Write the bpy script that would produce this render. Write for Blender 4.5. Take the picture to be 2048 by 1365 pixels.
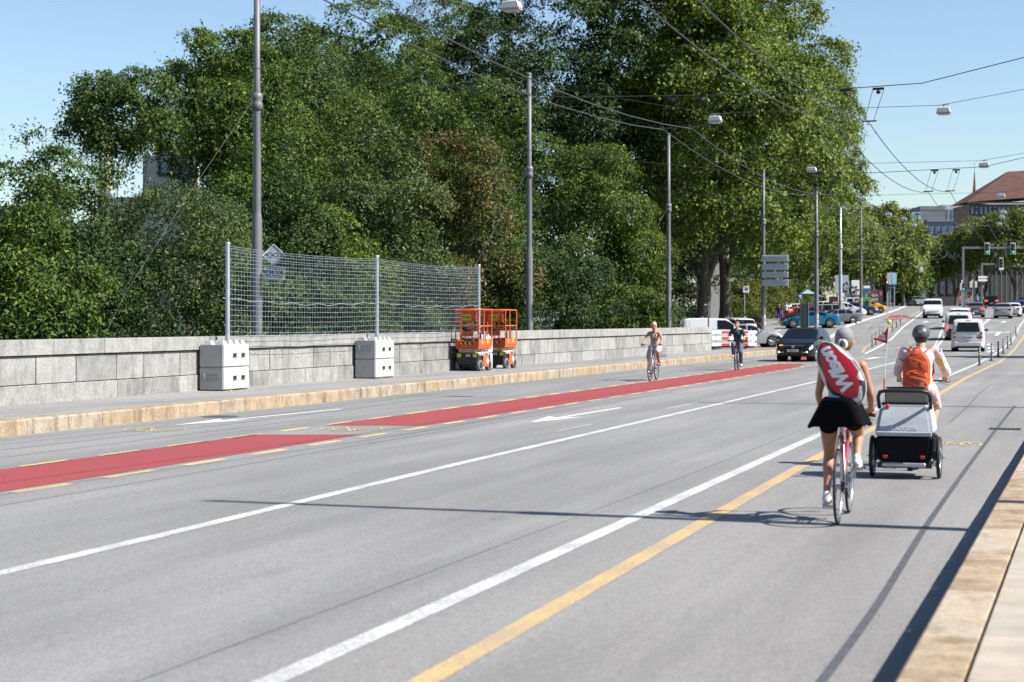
import bpy, bmesh, math, random
import numpy as np
from mathutils import Vector, Matrix, Euler
R = math.radians
for _o in list(bpy.data.objects): bpy.data.objects.remove(_o)
SC = bpy.context.scene
COL = SC.collection
# ------------------------------------------------------------------ camera
FPX, HZ, CAMZ = 3500.0, 640.0, 1.80            # focal length in photo pixels, horizon row, eye height
TH = math.atan(1176.0 / FPX)                   # the road's vanishing point lies 1176 px right of the centre
CT, ST = math.cos(TH), math.sin(TH)
cam = bpy.data.cameras.new('camera'); cam_o = bpy.data.objects.new('camera', cam); COL.objects.link(cam_o)
cam.sensor_width = 36.0; cam.lens = FPX * 36.0 / 2048.0
cam.shift_y = -(682.5 - HZ) / 2048.0
cam.clip_start = 0.1; cam.clip_end = 4000
cam_o.location = (0, 0, CAMZ); cam_o.rotation_euler = (R(90), 0, TH)
cam.dof.use_dof = True; cam.dof.focus_distance = 38.0; cam.dof.aperture_fstop = 2.8
SC.camera = cam_o
# ------------------------------------------------------------------ sky and sun
SUN_EL, SUN_AZ = R(45), R(90.6)                # azimuth from +Y clockwise: the sun stands off to the right
W = bpy.data.worlds.new('World'); SC.world = W; W.use_nodes = True
wn = W.node_tree.nodes; wl = W.node_tree.links
sky = wn.new('ShaderNodeTexSky'); sky.sky_type = 'NISHITA'; sky.sun_disc = False
sky.sun_elevation = SUN_EL; sky.sun_rotation = SUN_AZ
sky.air_density = 1.15; sky.dust_density = 0.7; sky.ozone_density = 3.4; sky.altitude = 540
bg = wn['Background']; bg.inputs['Strength'].default_value = 0.0710
wl.new(sky.outputs[0], bg.inputs['Color'])
sun = bpy.data.lights.new('sun', 'SUN'); sun.energy = 5.0; sun.angle = R(0.53); sun.color = (1.0, 0.95, 0.88)
sun_o = bpy.data.objects.new('sun', sun); COL.objects.link(sun_o)
_d = Vector((-math.sin(SUN_AZ) * math.cos(SUN_EL), -math.cos(SUN_AZ) * math.cos(SUN_EL), -math.sin(SUN_EL)))
sun_o.rotation_euler = _d.to_track_quat('-Z', 'Y').to_euler(); sun_o.location = (60, 20, 60)
SC.view_settings.view_transform = 'Standard'; SC.view_settings.look = 'None'
SC.view_settings.exposure = 1.20; SC.view_settings.gamma = 1.0
SC.render.engine = 'CYCLES'
SC.cycles.max_bounces = 5; SC.cycles.diffuse_bounces = 2; SC.cycles.glossy_bounces = 3
SC.cycles.transparent_max_bounces = 8; SC.cycles.transmission_bounces = 5
SC.cycles.use_denoising = True
SC.cycles.caustics_reflective = False; SC.cycles.caustics_refractive = False
# ------------------------------------------------------------------ geometry of the place
_ps = np.array([-60, 92, 105, 115, 128, 138, 147, 158, 168, 178, 200, 224, 260, 300, 340, 900], float)
_pz = np.array([0, 0, .06, .18, .45, .95, 1.33, 1.63, 1.88, 2.1, 2.6, 3.15, 3.8, 4.2, 4.5, 4.5], float)
_gs = np.arange(-60, 900, 1.0); _gz = np.interp(_gs, _ps, _pz)
_k = np.exp(-0.5 * (np.arange(-8, 9) / 3.2) ** 2); _k /= _k.sum()
_gz2 = np.convolve(np.pad(_gz, 8, mode='edge'), _k, mode='valid')
def zr(y): return float(np.interp(y, _gs, _gz2))          # height of the street along its length
_bs = [-60, 95, 130, 177, 220, 300, 420]; _bx = [0, 0, -1.6, -4.4, -7.2, -13.5, -24]
def bend(y): return float(np.interp(y, _bs, _bx))         # the street drifts sideways beyond the bridge
def cam_ray(px, py):
    u = (px - 1024.0) / FPX; v = (HZ - py) / FPX
    return Vector((-ST + CT * u, CT + ST * u, v))
def at(px, py, d): return Vector((0, 0, CAMZ)) + cam_ray(px, py) * d     # point at depth d
def depth_x(px, x): return x / (-ST + CT * (px - 1024.0) / FPX)          # depth where the sight line meets the plane X = x
def G(px, py, dz=0.0):
    """where the sight line through a photo pixel meets the street surface (+dz)"""
    r = cam_ray(px, py); f = lambda d: CAMZ + r.z * d - zr(r.y * d) - dz
    d = 4.0; prev = f(d); step = 0.5
    while d < 700:
        nd = d + step
        if f(nd) <= 0:
            lo, hi = d, nd
            for _ in range(30):
                m = (lo + hi) / 2
                if f(m) > 0: lo = m
                else: hi = m
            return Vector((r.x * lo, r.y * lo, zr(r.y * lo) + dz))
        d = nd
    return at(px, py, 340)
def depth_of(p): return -ST * p.x + CT * p.y
# ------------------------------------------------------------------ colours and materials
def lin(h):
    h = h.lstrip('#'); v = [int(h[i:i + 2], 16) / 255 for i in (0, 2, 4)]
    return tuple(x / 12.92 if x <= .04045 else ((x + .055) / 1.055) ** 2.4 for x in v)
AK = 0.84                                       # every base colour is set against this exposure
_mats = {}
def ak(c): return tuple(v * AK for v in c)
def mat(name, col=(.5, .5, .5), rough=.6, metal=0.0, spec=.4, coat=0.0, var=0.0, vscale=6.0, bump=0.0, bscale=60.0,
        emit=None, estr=0.0, col2=None, stretch=(1, 1, 1), trans=0.0, alpha=1.0, vsharp=None, obj=True, sheen=0.0):
    """procedural principled material: optional noise between two tones, optional bump"""
    if name in _mats: return _mats[name]
    if isinstance(col, str): col = lin(col)
    if isinstance(col2, str): col2 = lin(col2)
    col = ak(col); col2 = ak(col2) if col2 else None
    m = bpy.data.materials.new(name); m.use_nodes = True; nt = m.node_tree; N = nt.nodes; L = nt.links
    b = N['Principled BSDF']; b.inputs['Base Color'].default_value = (*col, 1); b.inputs['Roughness'].default_value = rough
    b.inputs['Metallic'].default_value = metal; b.inputs['Specular IOR Level'].default_value = spec
    b.inputs['Coat Weight'].default_value = coat; b.inputs['Coat Roughness'].default_value = .06
    b.inputs['Transmission Weight'].default_value = trans; b.inputs['Alpha'].default_value = alpha
    if sheen: b.inputs['Sheen Weight'].default_value = sheen
    if emit is not None:
        b.inputs['Emission Color'].default_value = (*(lin(emit) if isinstance(emit, str) else emit), 1); b.inputs['Emission Strength'].default_value = estr
    if var or bump:
        tc = N.new('ShaderNodeTexCoord'); mp = N.new('ShaderNodeMapping'); mp.inputs['Scale'].default_value = stretch
        L.new(tc.outputs['Object' if obj else 'Generated'], mp.inputs['Vector'])
    if var:
        nz = N.new('ShaderNodeTexNoise'); nz.inputs['Scale'].default_value = vscale; nz.inputs['Detail'].default_value = 5
        nz.inputs['Roughness'].default_value = .6; L.new(mp.outputs[0], nz.inputs['Vector'])
        rp = N.new('ShaderNodeValToRGB')
        lo, hi = (.3, .7) if vsharp is None else vsharp
        rp.color_ramp.elements[0].position = lo; rp.color_ramp.elements[1].position = hi
        c2 = col2 if col2 else tuple(min(1, c * (1 + var)) for c in col)
        c1 = col if col2 else tuple(c * (1 - var) for c in col)
        rp.color_ramp.elements[0].color = (*c1, 1); rp.color_ramp.elements[1].color = (*c2, 1)
        L.new(nz.outputs['Fac'], rp.inputs['Fac']); L.new(rp.outputs[0], b.inputs['Base Color'])
    if bump:
        n2 = N.new('ShaderNodeTexNoise'); n2.inputs['Scale'].default_value = bscale; n2.inputs['Detail'].default_value = 4
        L.new(mp.outputs[0], n2.inputs['Vector']); bp = N.new('ShaderNodeBump'); bp.inputs['Strength'].default_value = bump
        bp.inputs['Distance'].default_value = .02; L.new(n2.outputs['Fac'], bp.inputs['Height']); L.new(bp.outputs[0], b.inputs['Normal'])
    _mats[name] = m; return m
# ------------------------------------------------------------------ object helpers
def tag(o, label=None, cat=None, group=None, kind=None):
    if label: o['label'] = label
    if cat: o['category'] = cat
    if group: o['group'] = group
    if kind: o['kind'] = kind
    return o
def thing(name, label, cat, loc=(0, 0, 0), rz=0.0, group=None, rot=None):
    o = bpy.data.objects.new(name, None); COL.objects.link(o); o.empty_display_size = .1
    o.location = loc; o.rotation_euler = rot if rot else (0, 0, rz)
    return tag(o, label, cat, group)
def link(name, me, parent=None, loc=None, rot=None):
    o = bpy.data.objects.new(name, me); COL.objects.link(o)
    if parent: o.parent = parent
    if loc is not None: o.location = loc
    if rot is not None: o.rotation_euler = rot
    return o
def copy_tree(o, parent=None):
    c = o.copy(); COL.objects.link(c); c.parent = parent
    for ch in list(o.children): copy_tree(ch, c)
    return c
class MB:
    """collects shapes and links them as ONE mesh object"""
    def __init__(s): s.v = []; s.f = []; s.m = []; s.sm = []
    def add(s, vs, fs, mi=0, smooth=False):
        n = len(s.v); s.v.extend([tuple(p) for p in vs])
        for f in fs: s.f.append([i + n for i in f]); s.m.append(mi); s.sm.append(smooth)
        return s
    def box(s, c, d, mi=0, rot=None, taper=None):
        hx, hy, hz = d[0] / 2, d[1] / 2, d[2] / 2; P = []
        for z in (-1, 1):
            t = 1.0 if (taper is None or z < 0) else taper
            for (x, y) in ((-1, -1), (1, -1), (1, 1), (-1, 1)): P.append(Vector((x * hx * t, y * hy * t, z * hz)))
        if rot is not None:
            q = rot if isinstance(rot, Matrix) else Euler(rot).to_matrix()
            P = [q @ p for p in P]
        P = [p + Vector(c) for p in P]
        return s.add(P, [(3, 2, 1, 0), (4, 5, 6, 7), (0, 1, 5, 4), (1, 2, 6, 5), (2, 3, 7, 6), (3, 0, 4, 7)], mi)
    def tube(s, pts, rad, n=8, mi=0, caps=True, closed=False, flat=None):
        pts = [Vector(p) for p in pts]; k = len(pts)
        rad = [rad] * k if not hasattr(rad, '__len__') else rad
        rings = []; up = None
        for i, p in enumerate(pts):
            if closed: t = pts[(i + 1) % k] - pts[i - 1]
            else: t = pts[min(i + 1, k - 1)] - pts[max(i - 1, 0)]
            if t.length < 1e-9: t = Vector((0, 0, 1))
            t.normalize()
            if up is None: up = Vector((0, 0, 1)) if abs(t.z) < .95 else Vector((1, 0, 0))
            a = t.cross(up)
            if a.length < 1e-6: a = t.orthogonal()
            a.normalize(); b = a.cross(t).normalized(); up = b
            fl = 1.0 if flat is None else flat
            rings.append([p + (a * math.cos(2 * math.pi * j / n) + b * fl * math.sin(2 * math.pi * j / n)) * rad[i] for j in range(n)])
        V = [q for r_ in rings for q in r_]; Fc = []
        for i in range(k if closed else k - 1):
            for j in range(n):
                i2 = (i + 1) % k
                Fc.append((i * n + j, i * n + (j + 1) % n, i2 * n + (j + 1) % n, i2 * n + j))
        s.add(V, Fc, mi, True)
        if caps and not closed:
            s.add(rings[0], [tuple(range(n - 1, -1, -1))][0:1], mi); s.add(rings[-1], [tuple(range(n))], mi)
        return s
    def cyl(s, p0, p1, r0, r1=None, n=12, mi=0, caps=True): return s.tube([p0, p1], [r0, r0 if r1 is None else r1], n, mi, caps)
    def lathe(s, prof, n=20, mi=0, origin=(0, 0, 0), axis='z', smooth=True):
        o = Vector(origin); V = []
        for (r, h) in prof:
            for j in range(n):
                a = 2 * math.pi * j / n; c, q = r * math.cos(a), r * math.sin(a)
                V.append(o + (Vector((c, q, h)) if axis == 'z' else Vector((h, c, q)) if axis == 'x' else Vector((q, h, c))))
        k = len(prof); Fc = []
        for i in range(k - 1):
            for j in range(n): Fc.append((i * n + j, i * n + (j + 1) % n, (i + 1) * n + (j + 1) % n, (i + 1) * n + j))
        return s.add(V, Fc, mi, smooth)
    def ball(s, c, r, nu=14, nv=9, mi=0, mtx=None):
        r = (r, r, r) if not hasattr(r, '__len__') else r; V = []; c = Vector(c)
        for i in range(nv + 1):
            a = math.pi * i / nv
            for j in range(nu):
                b = 2 * math.pi * j / nu
                p = Vector((r[0] * math.sin(a) * math.cos(b), r[1] * math.sin(a) * math.sin(b), -r[2] * math.cos(a)))
                V.append(c + (mtx @ p if mtx is not None else p))
        Fc = []
        for i in range(nv):
            for j in range(nu):
                q = (i * nu + j, i * nu + (j + 1) % nu, (i + 1) * nu + (j + 1) % nu, (i + 1) * nu + j)
                if i == 0: q = (q[0], q[2], q[3])
                elif i == nv - 1: q = (q[0], q[1], q[2])
                Fc.append(q)
        return s.add(V, Fc, mi, True)
    def prism(s, poly, axis, a0, a1, mi=0):
        """polygon in the two other axes, pushed along axis from a0 to a1"""
        n = len(poly)
        def P(u, v, a): return (a, u, v) if axis == 'x' else (u, a, v) if axis == 'y' else (u, v, a)
        V = [P(u, v, a0) for u, v in poly] + [P(u, v, a1) for u, v in poly]
        Fc = [tuple(range(n - 1, -1, -1)), tuple(range(n, 2 * n))] + [(i, (i + 1) % n, n + (i + 1) % n, n + i) for i in range(n)]
        return s.add(V, Fc, mi)
    def quad(s, a, b, c, d, mi=0): return s.add([a, b, c, d], [(0, 1, 2, 3)], mi)
    def mesh(s, name, mats, bevel=0.0, seg=1, sharp=None):
        me = bpy.data.meshes.new(name); me.from_pydata(s.v, [], s.f)
        for m in (mats if isinstance(mats, (list, tuple)) else [mats]): me.materials.append(m)
        me.polygons.foreach_set('material_index', s.m); me.polygons.foreach_set('use_smooth', s.sm)
        bm = bmesh.new(); bm.from_mesh(me)
        bmesh.ops.remove_doubles(bm, verts=bm.verts, dist=1e-5) if sharp is not None else None
        bmesh.ops.recalc_face_normals(bm, faces=bm.faces)
        if bevel:
            bmesh.ops.bevel(bm, geom=[e for e in bm.edges if e.is_manifold and e.calc_face_angle(0) > .5], offset=bevel, segments=seg, affect='EDGES', clamp_overlap=True)
        bm.to_mesh(me); bm.free()
        if sharp is not None:
            me.polygons.foreach_set('use_smooth', [True] * len(me.polygons)); me.set_sharp_from_angle(angle=sharp)
        me.update(); return me
    def build(s, name, mats, parent=None, loc=None, rot=None, bevel=0.0, seg=1, sharp=None):
        return link(name, s.mesh(name, mats, bevel, seg, sharp), parent, loc, rot)
_tmp = bpy.data.scenes.new('bake_scene')
def baked(t):
    """mesh of an object with its modifiers applied, worked out in a scene of its own"""
    _tmp.collection.objects.link(t); vl = _tmp.view_layers[0]; vl.update(); dg = vl.depsgraph; dg.update()
    return bpy.data.meshes.new_from_object(t.evaluated_get(dg))
def text_mesh(name, body, size, m, parent=None, matrix=None, shear=0.0, offset=0.0, extrude=0.001, spacing=1.0, sx=1.0):
    cu = bpy.data.curves.new(name, 'FONT'); cu.body = body; cu.size = size; cu.align_x = 'CENTER'; cu.align_y = 'CENTER'
    cu.shear = shear; cu.offset = offset; cu.extrude = extrude; cu.space_character = spacing; cu.resolution_u = 3
    t = bpy.data.objects.new('tmp_text', cu); me = baked(t)
    bpy.data.objects.remove(t); me.name = name; me.materials.clear(); me.materials.append(m)
    if sx != 1.0: me.transform(Matrix.Diagonal((sx, 1, 1, 1)))
    if matrix is not None: me.transform(matrix)
    return link(name, me, parent)
def frame(origin, xdir, ydir):
    """matrix that lays x/y text on a plane"""
    x = Vector(xdir).normalized(); y = Vector(ydir); y = (y - x * y.dot(x)).normalized(); z = x.cross(y)
    return Matrix.Translation(Vector(origin)) @ Matrix((x, y, z)).transposed().to_4x4()
# ================================================================== the setting
rnd = random.Random(7)
KH = 0.25                                   # kerb height on the bridge
XKL, XKR, XP = -15.97, -0.85, -18.70        # kerb faces, parapet face
PARA_END = 87.3
def asphalt(name, base, band=True):
    m = bpy.data.materials.new(name); m.use_nodes = True; nt = m.node_tree; N = nt.nodes; L = nt.links; b = N['Principled BSDF']
    geo = N.new('ShaderNodeNewGeometry')
    def noise(scale, detail, st=(1, 1, 1), rough=.6):
        mp = N.new('ShaderNodeMapping'); mp.inputs['Scale'].default_value = st; L.new(geo.outputs['Position'], mp.inputs['Vector'])
        n = N.new('ShaderNodeTexNoise'); n.inputs['Scale'].default_value = scale; n.inputs['Detail'].default_value = detail
        n.inputs['Roughness'].default_value = rough; L.new(mp.outputs[0], n.inputs['Vector']); return n
    def ramp(src, a, ca, bb, cb):
        r = N.new('ShaderNodeValToRGB'); r.color_ramp.elements[0].position = a; r.color_ramp.elements[1].position = bb
        r.color_ramp.elements[0].color = (ca, ca, ca, 1); r.color_ramp.elements[1].color = (cb, cb, cb, 1); L.new(src, r.inputs['Fac']); return r
    def mul(a, c):
        x = N.new('ShaderNodeMix'); x.data_type = 'RGBA'; x.blend_type = 'MULTIPLY'; x.inputs['Factor'].default_value = 1
        L.new(a, x.inputs['A']); L.new(c, x.inputs['B']); return x.outputs['Result']
    rgb = N.new('ShaderNodeRGB'); rgb.outputs[0].default_value = (*ak(base), 1)
    c = rgb.outputs[0]
    c = mul(c, ramp(noise(46, 3, rough=.75).outputs['Fac'], .27, .50, .74, 1.48).outputs[0])     # grit
    c = mul(c, ramp(noise(13, 5, (1, .7, 1), .7).outputs['Fac'], .28, .86, .72, 1.14).outputs[0])
    c = mul(c, ramp(noise(150, 2).outputs['Fac'], .3, .78, .7, 1.2).outputs[0])
    c = mul(c, ramp(noise(.9, 5, (1, .16, 1)).outputs['Fac'], .3, .80, .72, 1.10).outputs[0])      # drive tracks
    c = mul(c, ramp(noise(1.5, 4, (1, .025, 1)).outputs['Fac'], .32, .86, .70, 1.09).outputs[0])   # long wheel streaks
    c = mul(c, ramp(noise(.16, 3, (1, .5, 1)).outputs['Fac'], .3, .93, .7, 1.06).outputs[0])
    c = mul(c, ramp(noise(2.6, 6, (1, .35, 1), .7).outputs['Fac'], .58, 1.0, .80, .76).outputs[0])  # stains
    if band:                                                                                        # the cycle lane was laid in a slightly redder mix
        sx = N.new('ShaderNodeSeparateXYZ'); L.new(geo.outputs['Position'], sx.inputs[0])
        mr = N.new('ShaderNodeMapRange'); mr.inputs['From Min'].default_value = -3.95; mr.inputs['From Max'].default_value = -3.55; L.new(sx.outputs['X'], mr.inputs['Value'])
        mx = N.new('ShaderNodeMix'); mx.data_type = 'RGBA'; L.new(mr.outputs[0], mx.inputs['Factor'])
        mx.inputs['A'].default_value = (1, 1, 1, 1); mx.inputs['B'].default_value = (1.035, 1.01, .995, 1)
        c = mul(c, mx.outputs['Result'])
    L.new(c, b.inputs['Base Color']); b.inputs['Roughness'].default_value = .82; b.inputs['Specular IOR Level'].default_value = .35
    bp = N.new('ShaderNodeBump'); bp.inputs['Strength'].default_value = .45; bp.inputs['Distance'].default_value = .008
    L.new(noise(90, 3).outputs['Fac'], bp.inputs['Height']); L.new(bp.outputs[0], b.inputs['Normal'])
    return m
M_ASPH = asphalt('asphalt', (.222, .221, .217))
M_WALK = asphalt('walk_asphalt', (.265, .26, .25), False)
def paint(name, col, wear=.52, under=(.2, .2, .2), scale=34):
    m = bpy.data.materials.new(name); m.use_nodes = True; nt = m.node_tree; N = nt.nodes; L = nt.links; b = N['Principled BSDF']
    col = ak(col); under = ak(under); geo = N.new('ShaderNodeNewGeometry'); n = N.new('ShaderNodeTexNoise'); n.inputs['Scale'].default_value = scale; n.inputs['Detail'].default_value = 6; n.inputs['Roughness'].default_value = .72
    L.new(geo.outputs['Position'], n.inputs['Vector'])
    n2 = N.new('ShaderNodeTexNoise'); n2.inputs['Scale'].default_value = 1.3; n2.inputs['Detail'].default_value = 3; L.new(geo.outputs['Position'], n2.inputs['Vector'])
    ad = N.new('ShaderNodeMath'); ad.operation = 'MULTIPLY_ADD'; ad.inputs[1].default_value = .35; L.new(n2.outputs['Fac'], ad.inputs[0]); L.new(n.outputs['Fac'], ad.inputs[2])
    r = N.new('ShaderNodeValToRGB'); e = r.color_ramp.elements; e[0].position = wear + .14; e[1].position = wear + .24
    e[0].color = (*col, 1); e[1].color = (*[(c * .35 + u * .65) for c, u in zip(col, under)], 1)
    L.new(ad.outputs[0], r.inputs['Fac'])
    n3 = N.new('ShaderNodeTexNoise'); n3.inputs['Scale'].default_value = 70; n3.inputs['Detail'].default_value = 2; L.new(geo.outputs['Position'], n3.inputs['Vector'])
    r3 = N.new('ShaderNodeValToRGB'); r3.color_ramp.elements[0].color = (.8, .8, .8, 1); r3.color_ramp.elements[1].color = (1.12, 1.12, 1.12, 1)
    r3.color_ramp.elements[0].position = .3; r3.color_ramp.elements[1].position = .7; L.new(n3.outputs['Fac'], r3.inputs['Fac'])
    mx = N.new('ShaderNodeMix'); mx.data_type = 'RGBA'; mx.blend_type = 'MULTIPLY'; mx.inputs['Factor'].default_value = 1; L.new(r.outputs[0], mx.inputs['A']); L.new(r3.outputs[0], mx.inputs['B'])
    L.new(mx.outputs['Result'], b.inputs['Base Color']); b.inputs['Roughness'].default_value = .7
    return m
M_WHITE = paint('white_road_paint', (.62, .62, .60), .46)
M_WHITE2 = paint('white_road_paint_fresh', (.66, .66, .65), .6)
M_YEL = paint('yellow_road_paint', (.62, .40, .125), .44)
M_YEL2 = paint('pale_yellow_road_paint', (.62, .46, .19), .5)
M_RED = paint('red_lane_coating', (.285, .037, .037), .54, (.2, .06, .06), 24)
M_TAR = mat('tar_seal', (.075, .075, .08), .6, var=.3, vscale=9)
M_GRANITE = mat('warm_granite', (.30, .205, .115), .85, var=.5, vscale=4.5, col2=(.43, .325, .21), bump=.4, bscale=70)
M_GRANITE2 = mat('grey_warm_granite', (.29, .225, .15), .85, var=.5, vscale=5, col2=(.40, .325, .23), bump=.4, bscale=70)
M_GRANITE3 = mat('pale_granite', (.36, .295, .22), .85, var=.5, vscale=4, col2=(.43, .33, .22), bump=.4, bscale=70)
def stone_mat(name, c1, c2, dirt):
    c1, c2 = ak(c1), ak(c2)
    m = bpy.data.materials.new(name); m.use_nodes = True; nt = m.node_tree; N = nt.nodes; L = nt.links; b = N['Principled BSDF']
    geo = N.new('ShaderNodeNewGeometry')
    def noise(sc, st, det=5):
        mp = N.new('ShaderNodeMapping'); mp.inputs['Scale'].default_value = st; L.new(geo.outputs['Position'], mp.inputs['Vector'])
        n = N.new('ShaderNodeTexNoise'); n.inputs['Scale'].default_value = sc; n.inputs['Detail'].default_value = det; n.inputs['Roughness'].default_value = .65; L.new(mp.outputs[0], n.inputs['Vector']); return n.outputs['Fac']
    r1 = N.new('ShaderNodeValToRGB'); r1.color_ramp.elements[0].color = (*c1, 1); r1.color_ramp.elements[1].color = (*c2, 1)
    r1.color_ramp.elements[0].position = .35; r1.color_ramp.elements[1].position = .65; L.new(noise(2.2, (1, 1, 1)), r1.inputs['Fac'])
    r2 = N.new('ShaderNodeValToRGB'); r2.color_ramp.elements[0].position = .48; r2.color_ramp.elements[1].position = .70
    r2.color_ramp.elements[0].color = (1, 1, 1, 1); r2.color_ramp.elements[1].color = (*dirt, 1); L.new(noise(3.5, (1, 1, .3)), r2.inputs['Fac'])
    r3 = N.new('ShaderNodeValToRGB'); r3.color_ramp.elements[0].position = .3; r3.color_ramp.elements[1].position = .7
    r3.color_ramp.elements[0].color = (.70, .70, .70, 1); r3.color_ramp.elements[1].color = (1.20, 1.20, 1.20, 1); L.new(noise(26, (1, 1, 1), 3), r3.inputs['Fac'])
    a = N.new('ShaderNodeMix'); a.data_type = 'RGBA'; a.blend_type = 'MULTIPLY'; a.inputs['Factor'].default_value = 1; L.new(r1.outputs[0], a.inputs['A']); L.new(r2.outputs[0], a.inputs['B'])
    c = N.new('ShaderNodeMix'); c.data_type = 'RGBA'; c.blend_type = 'MULTIPLY'; c.inputs['Factor'].default_value = 1; L.new(a.outputs['Result'], c.inputs['A']); L.new(r3.outputs[0], c.inputs['B'])
    L.new(c.outputs['Result'], b.inputs['Base Color']); b.inputs['Roughness'].default_value = .88
    bp = N.new('ShaderNodeBump'); bp.inputs['Strength'].default_value = .5; bp.inputs['Distance'].default_value = .01; L.new(noise(50, (1, 1, 1), 3), bp.inputs['Height']); L.new(bp.outputs[0], b.inputs['Normal'])
    return m
M_STONE = [stone_mat('parapet_stone_a', (.235, .235, .226), (.32, .32, .306), (.62, .61, .58)), stone_mat('parapet_stone_b', (.185, .185, .178), (.28, .28, .27), (.55, .54, .52)), stone_mat('parapet_stone_c', (.27, .266, .25), (.35, .345, .33), (.68, .66, .62))]
M_GRANITE = stone_mat('warm_granite_kerb', (.265, .195, .118), (.40, .31, .21), (.55, .50, .44)); M_GRANITE2 = stone_mat('grey_warm_granite_kerb', (.25, .205, .145), (.385, .325, .245), (.45, .42, .38)); M_GRANITE3 = stone_mat('pale_granite_kerb', (.335, .285, .22), (.415, .335, .24), (.6, .55, .48))
M_MORTAR = mat('joint_dirt', (.07, .068, .062), .95)
M_SOIL = mat('soil_and_grass', (.05, .06, .025), .95, var=.4, vscale=.6, col2=(.09, .085, .045))
M_SLAB = [mat('paving_slab_%s' % s, c, .85, var=.16, vscale=3, bump=.25, bscale=80) for s, c in (('a', (.36, .315, .25)), ('b', (.385, .34, .275)), ('c', (.335, .30, .25)))]

# ---- land: valley under the bridge, street level beyond
xs = [-900, -400, -200, -120, -90, -70, -55, -45, -36, -30, -26, -22, -19, 3, 8, 20, 60, 120, 300, 900]
ys = [-200, -60, 0, 30, 60, 75, 82, 86, 90, 94, 98, 104, 112, 120, 130, 140, 150, 165, 180, 200, 225, 260, 300, 340, 420, 600, 1200]
def land(x, y):
    v = -9.0
    t = min(1, max(0, (y - 72) / 24)); t = t * t * (3 - 2 * t)
    return v + (zr(y) - .06 - v) * t
V = [(x, y, land(x, y)) for y in ys for x in xs]; nx = len(xs)
F = [(j * nx + i, j * nx + i + 1, (j + 1) * nx + i + 1, (j + 1) * nx + i) for j in range(len(ys) - 1) for i in range(nx - 1)]
tag(MB().add(V, F).build('ground', M_SOIL), kind='structure')

# ---- road sheet: bridge deck, then the wide street and forecourt beyond
mb = MB(); yy = [-30, -10, 0, 10, 20, 40, 60, 80, 92]
for a, b in zip(yy[:-1], yy[1:]):
    mb.quad((XKL - .12, a, zr(a)), (XKR + .12, a, zr(a)), (XKR + .12, b, zr(b)), (XKL - .12, b, zr(b)))
y0 = 92.0
while y0 < 420:
    y1 = y0 + 3.0
    mb.quad((-95, y0, zr(y0)), (60, y0, zr(y0)), (60, y1, zr(y1)), (-95, y1, zr(y1))); y0 = y1
road = tag(mb.build('road', M_ASPH), kind='structure')
deck = MB(); deck.box(((XP + 4.0) / 2, 30, -.62), (4.0 - XP + 1.2, 124, 1.1))
tag(deck.build('bridge_deck', mat('bridge_concrete', (.3, .3, .29), .9, var=.2)), kind='structure')
sw = MB(); sw.box(((XP + XKL - .3) / 2 - .15, 31, KH / 2 - .03), (XKL - .3 - XP + .3, 122, KH + .06))
walk_l = tag(sw.build('pavement', M_WALK), kind='structure')
sw2 = MB()                                                                              # pavement beyond the parapet slopes off to the forecourt
for k in range(6):
    a, b = 92 + k * 2.0, 94 + k * 2.0; za = zr(a) + max(0.004, KH - (a - 92) * .021); zb = zr(b) + max(0.004, KH - (b - 92) * .021)
    sw2.quad((XP - 6 - k, a, za), (XKL - .3 - max(0, (a - 98) * .18), a, za), (XKL - .3 - max(0, (b - 98) * .18), b, zb), (XP - 6 - k, b, zb))
sw2.build('pavement_ramp', M_WALK, walk_l)
swr = MB(); swr.box((1.9, 40, KH / 2 - .06), (4.8, 140, KH + .06))
walk_r = tag(swr.build('pavement', mat('slab_bed', (.30, .27, .22), .95, var=.15, vscale=2)), kind='structure')
# ---- kerb stones
def kerb(name, xf, xb, y0, y1, lens, mats, h=KH, step=None, curve=None):
    root = bpy.data.objects.new(name, None); COL.objects.link(root); tag(root, kind='structure')
    y = y0
    while y < y1:
        l = rnd.uniform(*lens); g = .009; ya, yb = y + g / 2, y + l - g / 2
        o = (lambda q: curve(q)) if curve else (lambda q: 0.0)
        t = rnd.uniform(-.004, .004); r_ = .022
        zb0, zb1 = zr(ya), zr(yb); s = 1 if xb > xf else -1
        prof = [(xf, -.12), (xf, h - r_ * 1.2 + t), (xf + s * r_, h + t), (xb, h + t), (xb, -.12)]
        n = len(prof); Vv = [(px + o(ya), ya, pz + zb0) for px, pz in prof] + [(px + o(yb), yb, pz + zb1) for px, pz in prof]
        Ff = [tuple(range(n)), tuple(range(2 * n - 1, n - 1, -1))] + [(i, n + i, n + (i + 1) % n, (i + 1) % n) for i in range(n)]
        MB().add(Vv, Ff).build('kerb_stone', rnd.choice(mats), root, bevel=.006)
        y += l
    return root
kl = kerb('kerb', XKL, XKL - .31, 20, 99, (.95, 2.0), [M_GRANITE, M_GRANITE2, M_GRANITE])
kr = kerb('kerb', XKR, XKR + .29, 2.2, 22, (1.1, 1.75), [M_GRANITE, M_GRANITE3])
for xx, s, ya, yb, par in ((XKR, 1, 2.2, 22, kr), (XKL, -1, 20, 99, kl)):
    b_ = MB(); b_.box((xx + s * .16, (ya + yb) / 2, KH / 2 - .06), (.26, yb - ya, KH + .05)); b_.build('joint_bed', M_MORTAR, par)
ys_ = 22.0
far_r = kerb('kerb', XKR, XKR + .29, 22, 92, (4, 6), [M_GRANITE])
M_LKERB = mat('pale_kerb', (.42, .41, .39), .9, var=.2, vscale=4)
def left_edge(y): return float(np.interp(y, [95, 112, 130, 147, 177, 220, 290], [-16.4, -17.6, -18.6, -19.6, -21.0, -23.5, -29]))
kf = kerb('kerb', 0, -.28, 99, 250, (3.0, 4.2), [M_LKERB], h=.09, curve=left_edge)
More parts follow.
